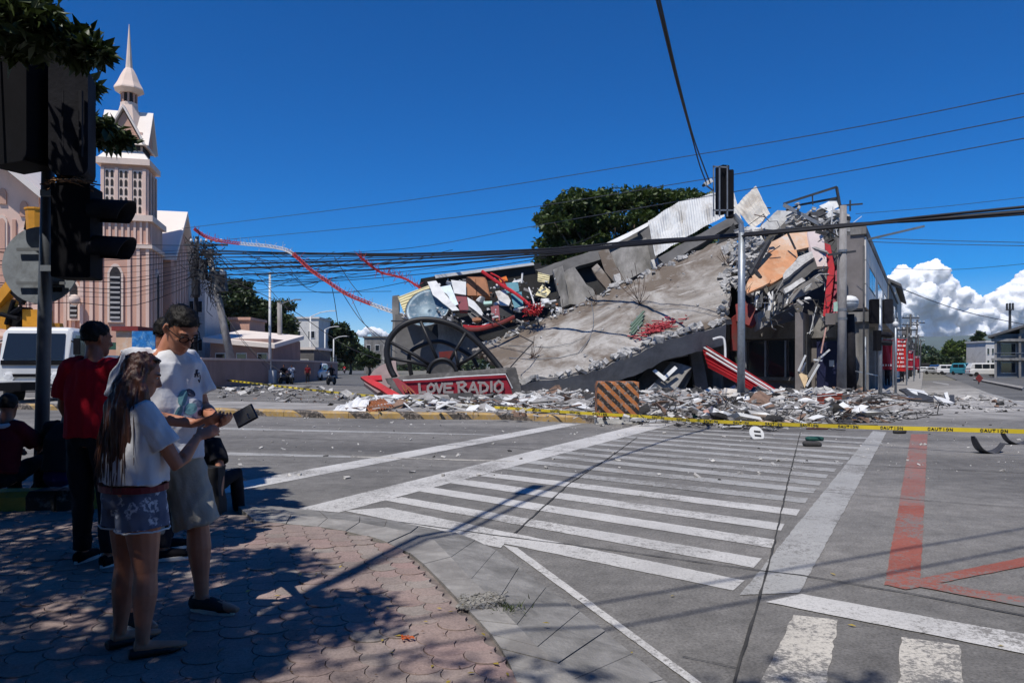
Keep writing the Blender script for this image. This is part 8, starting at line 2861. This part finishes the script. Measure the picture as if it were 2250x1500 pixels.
# seated people on the painted kerb
SIT = dict(pelvis=(0, 0, .20), waist=(0, .02, .33), chest=(0, .05, .52), neck=(0, .09, .70), head=(0, .14, .845), shR=(.175, .07, .645), shL=(-.175, .07, .645), elR=(.26, .20, .44), elL=(-.26, .20, .44), wrR=(.14, .40, .42), wrL=(-.14, .40, .42),
           hipR=(.09, .02, .19), hipL=(-.09, .02, .19), knR=(.15, .40, .30), knL=(-.15, .40, .30), anR=(.13, .48, -.10), anL=(-.13, .48, -.10), toR=(.15, .66, -.16), toL=(-.15, .66, -.16))
person('seated person in a maroon shirt with a white collar, at the left edge', V((-4.92, 6.98, .25)), math.radians(92), 1.74, SIT,
    dict(shirt=M_marc, legs=M_darkc, loose=.03, sleeve=.8, belt=None), skin=M_skind, voxel=.011, head=(-.2, 0, .2), group='people sitting on the painted kerb')
mb = MB(); mb.tube([V((-4.92 + .1 * math.cos(a), 7.06 + .085 * math.sin(a), .94 + .02 * math.sin(a))) for a in [2 * math.pi * k / 16 for k in range(17)]], .03, 7)
tag(mb.build('towel', M_tee, None, smooth=True), 'white towel round the neck of the seated person in maroon', 'towel')
person('seated person in dark shirt and blue shorts beside the near pole', V((-4.40, 7.10, .25)), math.radians(85), 1.72, SIT,
    dict(shirt=M_darkc, legs=M_navyc, loose=.04, sleeve=.7), skin=M_skind, voxel=.011, head=(-.2, 0, -.2), group='people sitting on the painted kerb')
S3 = dict(SIT); S3.update(elR=(.30, -.05, .36), wrR=(.34, -.12, .10))
person('seated person behind the man in white leaning on one hand', V((-3.10, 7.18, .10)), math.radians(75), 1.70, S3,
    dict(shirt=M_darkc, legs=M_darkc, loose=.03, sleeve=.6), skin=M_skin, voxel=.011, group='people sitting on the painted kerb')
bgk = MB(); rough_box(bgk, V((-2.93, 7.0, .32)), (.30, .2, .46), random.Random(2), 8, .03)
tag(bgk.build('backpack', M_canvas, None, smooth=True), 'black backpack on the kerb behind the man in white', 'bag')

# small far figures ------------------------------------------------------------
def far_person(label, px, py, hd_, Hh, sh, lg, sit=False, z=0.0, grp='people at the far corner'):
    g = G(px, py)
    J_ = None
    if sit:
        J_ = dict(pelvis=(0, 0, .92), anR=(.22, .15, .35), anL=(-.22, .15, .35), knR=(.2, .34, .75), knL=(-.2, .34, .75), toR=(.22, .33, .28), toL=(-.22, .33, .28), wrR=(.28, .5, 1.05), wrL=(-.28, .5, 1.05), elR=(.3, .25, 1.15), elL=(-.3, .25, 1.15))
    return person(label, V((g.x, g.y, z)), hd_, Hh, J_, dict(shirt=sh, legs=lg, loose=.03, sleeve=.7), skin=M_skind, voxel=.022, face=False, group=grp, hair='short')
far_person('person in dark red standing left of the white pickup', 676, 841, -1.4, 1.66, M_marc, M_darkc)
for lab, px, py, sh in (('rider in pale blue on the motorcycle beside the lamp plinth', 606, 842.6, mat('pale_blue_cotton', (.3, .38, .5), .9)), ('rider in a red cap on the second motorcycle', 624, 843.6, M_darkc), ('rider in white on the white motorcycle', 641, 843.6, M_tee), ('rider in black alone right of the white pickup', 728, 845.6, M_darkc), ('rider in red far down the side street', 757, 819.8, M_redt)):
    far_person(lab, px, py, -1.5, 1.66, sh, M_darkc, True)
far_person('dark figure standing under the arcade by the red banners', 1950, 851, 1.2, 1.68, M_darkc, M_darkc, grp='people in the right hand street')
far_person('second dark figure under the arcade', 1982, 843, 1.2, 1.64, M_darkc, M_darkc, grp='people in the right hand street')
# worker by the boom
wk = person('worker in a yellow helmet and vest beside the boom', P(46, 752, 30.4), -1.2, 1.7, None, dict(shirt=mat('hivis', (.55, .6, .03), .8), legs=M_darkc, loose=.03, sleeve=.7), skin=M_skind, voxel=.02, face=False)[0]
mb = MB(); mb.lathe([(.15, -.02), (.125, 0), (.12, .06), (.07, .12), (.01, .135)], V((0, .03, 1.67)), 14); o = mb.build('helmet', mat('yellow_helmet', (.7, .55, .03), .4), None, smooth=True); o.parent = wk
# ================================================================== trees, hills, clouds, air
def leaves_mesh(name, pos, size, rs, parent, m, up=.5, slim=.42, fold=.12):
    """pos (n,3) leaf bases; one folded kite of two triangles for each leaf"""
    n = len(pos)
    d = rs.normal(size=(n, 3)); d[:, 2] = d[:, 2] * .7 - .15
    d /= np.linalg.norm(d, axis=1)[:, None]
    nn = rs.normal(size=(n, 3)); nn[:, 2] += up * 3
    nn -= d * (nn * d).sum(1)[:, None]
    nn /= np.linalg.norm(nn, axis=1)[:, None]
    w = np.cross(d, nn)
    L_ = size * rs.uniform(.6, 1.25, size=(n, 1))
    a = pos
    b = pos + d * L_ * .5 + w * L_ * slim * .5 + nn * L_ * fold
    c = pos + d * L_ - nn * L_ * .05
    e = pos + d * L_ * .5 - w * L_ * slim * .5 + nn * L_ * fold
    vs = np.stack([a, b, c, e], 1).reshape(-1, 3)
    off = np.array(wloc(parent)) if parent is not None else np.zeros(3)
    vs = vs - off
    me = bpy.data.meshes.new(name)
    me.vertices.add(4 * n); me.vertices.foreach_set('co', vs.astype(np.float32).ravel())
    idx = np.arange(n) * 4
    tris = np.stack([idx, idx + 1, idx + 2, idx, idx + 2, idx + 3], 1).reshape(-1)
    me.loops.add(6 * n); me.loops.foreach_set('vertex_index', tris.astype(np.int32))
    me.polygons.add(2 * n); me.polygons.foreach_set('loop_start', (np.arange(2 * n) * 3).astype(np.int32)); me.polygons.foreach_set('loop_total', np.full(2 * n, 3, np.int32))
    me.materials.append(m)
    me.update(calc_edges=True); me.validate()
    o = bpy.data.objects.new(name, me); COL.objects.link(o)
    if parent is not None:
        o.parent = parent
    return o

M_bark = mat('bark', (.12, .095, .075), .95, 0, var=.35, vs=5, bump=.8, bs=20)
M_lnear = leaf_mat('near_leaves', (.032, .054, .014), .12)
M_ldark = leaf_mat('rain_tree_leaves', (.048, .080, .018), .25)
M_lfar = leaf_mat('far_leaves', (.034, .060, .022), .2)
M_llight = leaf_mat('light_leaves', (.075, .12, .022), .25)

def tree(label, base, clumps, nleaf, size, m, trunk_r, seed, name='tree', top=None, slim=.6, grp=None):
    """clumps: (x, y, z, r) world; limbs run from the trunk top to a share of the clumps"""
    rs = np.random.RandomState(seed)
    t_ = thing(name, label, 'tree', base, grp)
    base = V(base)
    cz = sum(c[2] for c in clumps) / len(clumps); cx = sum(c[0] for c in clumps) / len(clumps); cy = sum(c[1] for c in clumps) / len(clumps)
    fork = V(top) if top else base.lerp(V((cx, cy, cz)), .5)
    mb = MB()
    mb.tube([base, base.lerp(fork, .4) + V((.1, .05, 0)), fork], [trunk_r, trunk_r * .8, trunk_r * .65], 10)
    mb.build('trunk', M_bark, t_, smooth=True)
    mb = MB()
    rr = random.Random(seed)
    for k, c in enumerate(clumps):
        if k % max(1, len(clumps) // 40) == 0:
            e = V(c[:3]); mid = fork.lerp(e, .55) + V((rr.gauss(0, .3), rr.gauss(0, .3), rr.gauss(.2, .3)))
            mb.tube([fork, fork.lerp(mid, .5), mid, e], [trunk_r * .32, trunk_r * .22, trunk_r * .13, trunk_r * .04], 6)
    mb.build('limbs', M_bark, t_, smooth=True)
    per = max(3, nleaf // len(clumps))
    pos = []
    for (x, y, z, r_) in clumps:
        p = rs.normal(size=(per, 3))
        p /= np.linalg.norm(p, axis=1)[:, None]
        p *= (r_ * rs.uniform(.35, 1.0, size=(per, 1)) ** .6)
        p[:, 2] *= .55
        pos.append(p + np.array([x, y, z]))
    pos = np.concatenate(pos)
    leaves_mesh('crown', pos, size, rs, t_, m, slim=slim)
    return t_

def ell_clumps(c, rad, n, r_, seed, flat=0.0, shell=.55):
    rr = random.Random(seed); out = []
    while len(out) < n:
        v = V((rr.gauss(0, 1), rr.gauss(0, 1), rr.gauss(0, 1))).normalized() * rr.uniform(shell, 1) 
        if v.z < -.55 + flat:
            continue
        lump = 1 + .22 * noise.noise(v * 2.3 + V((seed, 0, 0)))
        out.append((c[0] + v.x * rad[0] * lump, c[1] + v.y * rad[1] * lump, c[2] + v.z * rad[2] * lump, r_ * rr.uniform(.7, 1.25)))
    return out

# --- the tree over the people (trunk out of the picture to the left)
SHIFT = V((-SUN.x / SUN.z, -SUN.y / SUN.z, 0))
rr = random.Random(55)
blobs = [(545, 1143, 115, 30), (575, 1238, 125, 50), (735, 1322, 135, 62), (640, 1400, 150, 62), (560, 1455, 130, 40), (800, 1290, 60, 24), (780, 1375, 40, 26)]
cl = []
tries = 0
def ok_view(p):
    if p.y < .25:
        return True
    px = CXP + p.x / p.y * FPX; py = HORIZ - (p.z - EYE) / p.y * FPX
    return px < -40 or py < -45
while len(cl) < 900 and tries < 40000:
    tries += 1
    g = V((rr.uniform(-9.5, -.4), rr.uniform(2.2, 10.2), ZP))
    px = CXP + g.x / g.y * FPX; py = HORIZ + (EYE - ZP) / g.y * FPX
    if px > 440:
        hit = any(((px - bx) / rx) ** 2 + ((py - by) / ry) ** 2 < rr.uniform(.2, .8) for bx, by, rx, ry in blobs)
        if not hit and not (py > 1530 and px < 640):
            continue
    elif rr.random() < .15 or py < 1000 or (g - V((-4.3, 8.85, ZP))).length < .75:
        continue
    h = rr.uniform(4.4, 7.4)
    p = g - SHIFT * (h - ZP); p.z = h
    if not ok_view(p):
        h = rr.uniform(5.2, 8); p = g - SHIFT * (h - ZP); p.z = h
        if not ok_view(p):
            continue
    cl.append((p.x, p.y, p.z, rr.uniform(.26, .46) if px < 455 else rr.uniform(.16, .30)))
# unseen clumps added over and behind the viewer to block sky light
k_ = 0
while k_ < 620:
    p = V((rr.uniform(-13, 3.0), rr.uniform(-9, 5.5), rr.uniform(4.6, 8.5)))
    if ((p.x + 5.5) / 8.2) ** 2 + ((p.y + 1.5) / 7.5) ** 2 > 1 or not ok_view(p):
        continue
    g = p + SHIFT * (p.z - ZP); g.z = ZP
    if (g - V((-4.3, 8.85, ZP))).length < .85:
        continue
    if g.y > 3.2:
        px = CXP + g.x / g.y * FPX
        if px > 430:
            continue
    cl.append((p.x, p.y, p.z, rr.uniform(.4, .7))); k_ += 1
# visible boughs in the top left corner
def bough(n, xr, yr, Y, r_):
    for k in range(n):
        p = P(rr.uniform(*xr), rr.uniform(*yr), Y + rr.uniform(-.5, .5))
        cl.append((p.x, p.y, p.z, r_ * rr.uniform(.7, 1.2)))
bough(26, (-60, 95), (-60, 70), 6.0, .22)
bough(8, (20, 90), (60, 120), 6.2, .16)
bough(12, (110, 190), (82, 112), 6.2, .12)
bough(4, (195, 218), (100, 118), 6.2, .07)
bough(4, (160, 190), (112, 132), 6.2, .06)
bough(18, (150, 250), (268, 305), 8.3, .15)
bough(7, (235, 280), (300, 318), 8.3, .09)
bough(3, (196, 208), (185, 205), 8.3, .07)
tree('broad leafy tree shading the people from above at the left', (-7.4, 1.6, .05), cl, 125000, .14, M_lnear, .28, 3, 'shade_tree', top=(-6.6, 1.6, 3.6), slim=.42)

# --- rain tree behind the ruin
cl = []
rr = random.Random(66)
crown_px = [(1186, 490), (1200, 468), (1215, 450), (1240, 436), (1285, 424), (1340, 416), (1400, 414), (1460, 416), (1510, 424), (1545, 432)]
for k in range(120):
    x = rr.uniform(1195, 1560)
    top_y = 414 + max(0, (1330 - x)) * .16 + max(0, 1235 - x) * .9 + max(0, x - 1450) * .15
    t_ = rr.random() ** 1.5
    y = top_y + 12 + t_ * min(170, 60 + (x - 1190) * .9)
    if x < 1215:
        y = min(y, 520)
    Y = 62 + rr.uniform(-4, 6)
    p = P(x, y, Y)
    cl.append((p.x, p.y, p.z, rr.uniform(.8, 1.7)))
for k in range(36):
    p = P(rr.uniform(1196, 1330), rr.uniform(500, 600), 61 + rr.uniform(-2, 4))
    cl.append((p.x, p.y, p.z, rr.uniform(.7, 1.3)))
tree('huge dark green umbrella shaped tree rising behind the ruin', (P(1350, 805, 63).x, 63, 0), cl, 42000, .46, M_ldark, .7, 8, 'rain_tree')

# --- trees of the side street and the far street
def far_tree(label, px, py, rx, ry, Y, n, size, m, seed, name='tree', flat=0, grp=None, clumps=60):
    c = P(px, py, Y); k = Y / FPX
    return tree(label, (c.x, Y, 0), ell_clumps(c, (rx * k, rx * k * .8, ry * k), clumps, min(rx, ry) * k * .34, seed, flat), n, size, m, .3, seed, name, grp=grp)
g_ = 'trees of the side street'
far_tree('big dark tree left of the white lamp post', 520, 690, 58, 68, 92, 9000, .6, M_lfar, 1, grp=g_)
far_tree('second dark tree behind the white lamp post', 590, 712, 52, 56, 95, 8000, .6, M_lfar, 2, grp=g_)
far_tree('lower dark tree behind the concrete pole', 622, 735, 30, 40, 98, 4000, .6, M_lfar, 3, grp=g_)
far_tree('round tree right of the white house', 730, 748, 40, 40, 135, 6000, .8, M_lfar, 4, grp=g_)
far_tree('small tree at the end of the side street', 770, 775, 30, 28, 140, 4000, .8, M_lfar, 5, grp=g_)
far_tree('pale low shrub tree before the white house', 690, 790, 26, 18, 118, 3000, .6, M_llight, 6, grp=g_)
far_tree('dark low tree beside the big wheel', 812, 790, 26, 16, 120, 3000, .7, M_lfar, 12, grp=g_)
g_ = 'trees at the far street end'
far_tree('bright green round tree at the end of the right hand street', 2105, 775, 34, 26, 210, 6000, 1.0, M_llight, 7, grp=g_)
far_tree('dark green low tree left of the bright round one', 2052, 798, 32, 14, 200, 4000, 1.0, M_lfar, 8, grp=g_)
far_tree('dark green low tree below the bright round one', 2095, 800, 40, 14, 190, 4000, 1.0, M_lfar, 9, grp=g_)
far_tree('tall narrow dark tree before the white far house', 2150, 758, 13, 34, 185, 4000, .9, M_lfar, 10, grp=g_)
far_tree('broad dark tree under the tall narrow one', 2148, 797, 24, 18, 170, 3500, .9, M_lfar, 11, grp=g_)
# dark far tree belt closes the horizon
rs = np.random.RandomState(9)
n = 26000
px = rs.uniform(-400, 2700, n); Yb = rs.uniform(260, 330, n)
h = 5 + 3.5 * np.sin(px * .013) + 2 * np.sin(px * .041 + 1)
z = rs.uniform(0, 1, n) ** .7 * np.maximum(3, h)
pos = np.stack([(px - CXP) / FPX * Yb, Yb, z], 1)
o = leaves_mesh('treeline', pos, 2.2, rs, None, M_lfar, slim=.8)
tag(o, 'low dark belt of far trees along the horizon', 'trees', kind='stuff')

# --- hills
M_hill = mat('hill_forest', (.045, .075, .05), .95, 0, var=.3, vs=.004, bump=0)
mb = MB()
def hill(u, v):
    x = -7000 + 14000 * u
    y = 5200 + 2600 * v
    base = 215 + 130 * noise.fractal(V((x * .00042 + 3, v * .6, 2)), 1.0, 2, 5)
    ridge = math.sin(math.pi * min(1, v * 1.15)) ** .8
    px = CXP + x / y * FPX
    env = 1.0 if px > 1850 else .55
    return V((x, y, max(-.05, min(275, base * env + 40) * ridge + 30 * noise.noise(V((x * .002, y * .002, 1))) * ridge)))
mb.grid(hill, 160, 14)
o = mb.build('hills', M_hill, None, smooth=True, kind='structure'); o['label'] = 'blue far hills under the clouds'

# --- cumulus bank beyond the hills
m, t, b = nodes_of('cloud_white')
b.inputs['Base Color'].default_value = (.95, .95, .955, 1)
b.inputs['Subsurface Weight'].default_value = 1.0
b.inputs['Subsurface Radius'].default_value = (1, 1, 1)
b.inputs['Subsurface Scale'].default_value = 110
b.inputs['Roughness'].default_value = 1
b.inputs['Specular IOR Level'].default_value = 0
M_cloud = m
def cloud(label, balls, Y, seed):
    mb = MB(); k = Y / FPX; rr = random.Random(seed)
    for px, py, r_ in balls:
        c = P(px, py, Y)
        mb.ball(c, (r_ * k, r_ * k * .9, r_ * k * .85), 16, 10)
        for q in range(5):
            a = rr.uniform(0, 6.28); e = rr.uniform(-.1, 1.2)
            d = V((math.cos(a) * math.cos(e), -abs(math.sin(a)) * math.cos(e), math.sin(e))) * r_ * k * .8
            mb.ball(c + d, r_ * k * rr.uniform(.3, .55), 12, 8)
    c0 = P(balls[0][0], balls[0][1], Y)
    mb.v = [(p[0] - c0.x, p[1] - c0.y, p[2] - c0.z) for p in mb.v]
    me = solidify_mesh(mb, k * 3.2, 3)
    nr = [v.normal.copy() for v in me.vertices]
    u_ = 1 / (k * 14)
    for v, n_ in zip(me.vertices, nr):
        q = v.co * u_
        d = noise.noise(q) * 1.0 + .55 * abs(noise.noise(q * 2.3 + V((3, 1, 4)))) + .35 * noise.noise(q * 4.6) + .22 * noise.noise(q * 9.5)
        v.co += n_ * d * k * 7.5
        if v.co.z + c0.z < (EYE + (HORIZ - 744) * k):
            v.co.z = (EYE + (HORIZ - 744) * k) - c0.z + (v.co.z + c0.z - (EYE + (HORIZ - 744) * k)) * .25
    me.update()
    o = link_mesh('cloud', me, M_cloud, None)
    o.location = c0
    o['kind'] = 'structure'; o['label'] = label
    return o
bank = [(2040, 618, 38), (2004, 622, 34), (1968, 628, 30), (1940, 650, 34), (2072, 642, 34), (2100, 664, 34), (2126, 668, 22), (2010, 668, 52), (1960, 690, 44), (2060, 690, 44), (2110, 700, 36), (2150, 700, 30),
        (2190, 672, 30), (2226, 650, 34), (2262, 640, 40), (2310, 640, 48), (2230, 690, 46), (2290, 690, 55), (2370, 650, 60), (2440, 680, 50), (2180, 705, 30), (1900, 690, 40), (1950, 730, 30), (2010, 735, 34), (2070, 735, 34), (2130, 735, 34), (2190, 735, 34), (2250, 735, 34), (2320, 735, 40)]
cloud('white cumulus bank low over the hills at the right', bank, 11500, 3)
low = [(790, 734, 8), (804, 730, 10), (818, 728, 11), (833, 731, 9), (846, 735, 8), (772, 738, 7), (858, 738, 6)]
cloud('small faint cloud low behind the side street', low, 12500, 5)

# --- the air between
mb = MB()
mb.box((0, 4170, 159), (15900, 8560, 322))
m = bpy.data.materials.new('air'); m.use_nodes = True
t = m.node_tree
t.nodes.remove(t.nodes['Principled BSDF'])
pv = t.nodes.new('ShaderNodeVolumePrincipled')
pv.inputs['Color'].default_value = (.82, .88, .95, 1)
pv.inputs['Density'].default_value = .00006
t.links.new(pv.outputs[0], t.nodes['Material Output'].inputs['Volume'])
HAZE = True
if HAZE:
    o = mb.build('haze', m, None, kind='stuff'); o['label'] = 'thin pale haze filling the air over the street'
    o['category'] = 'haze'
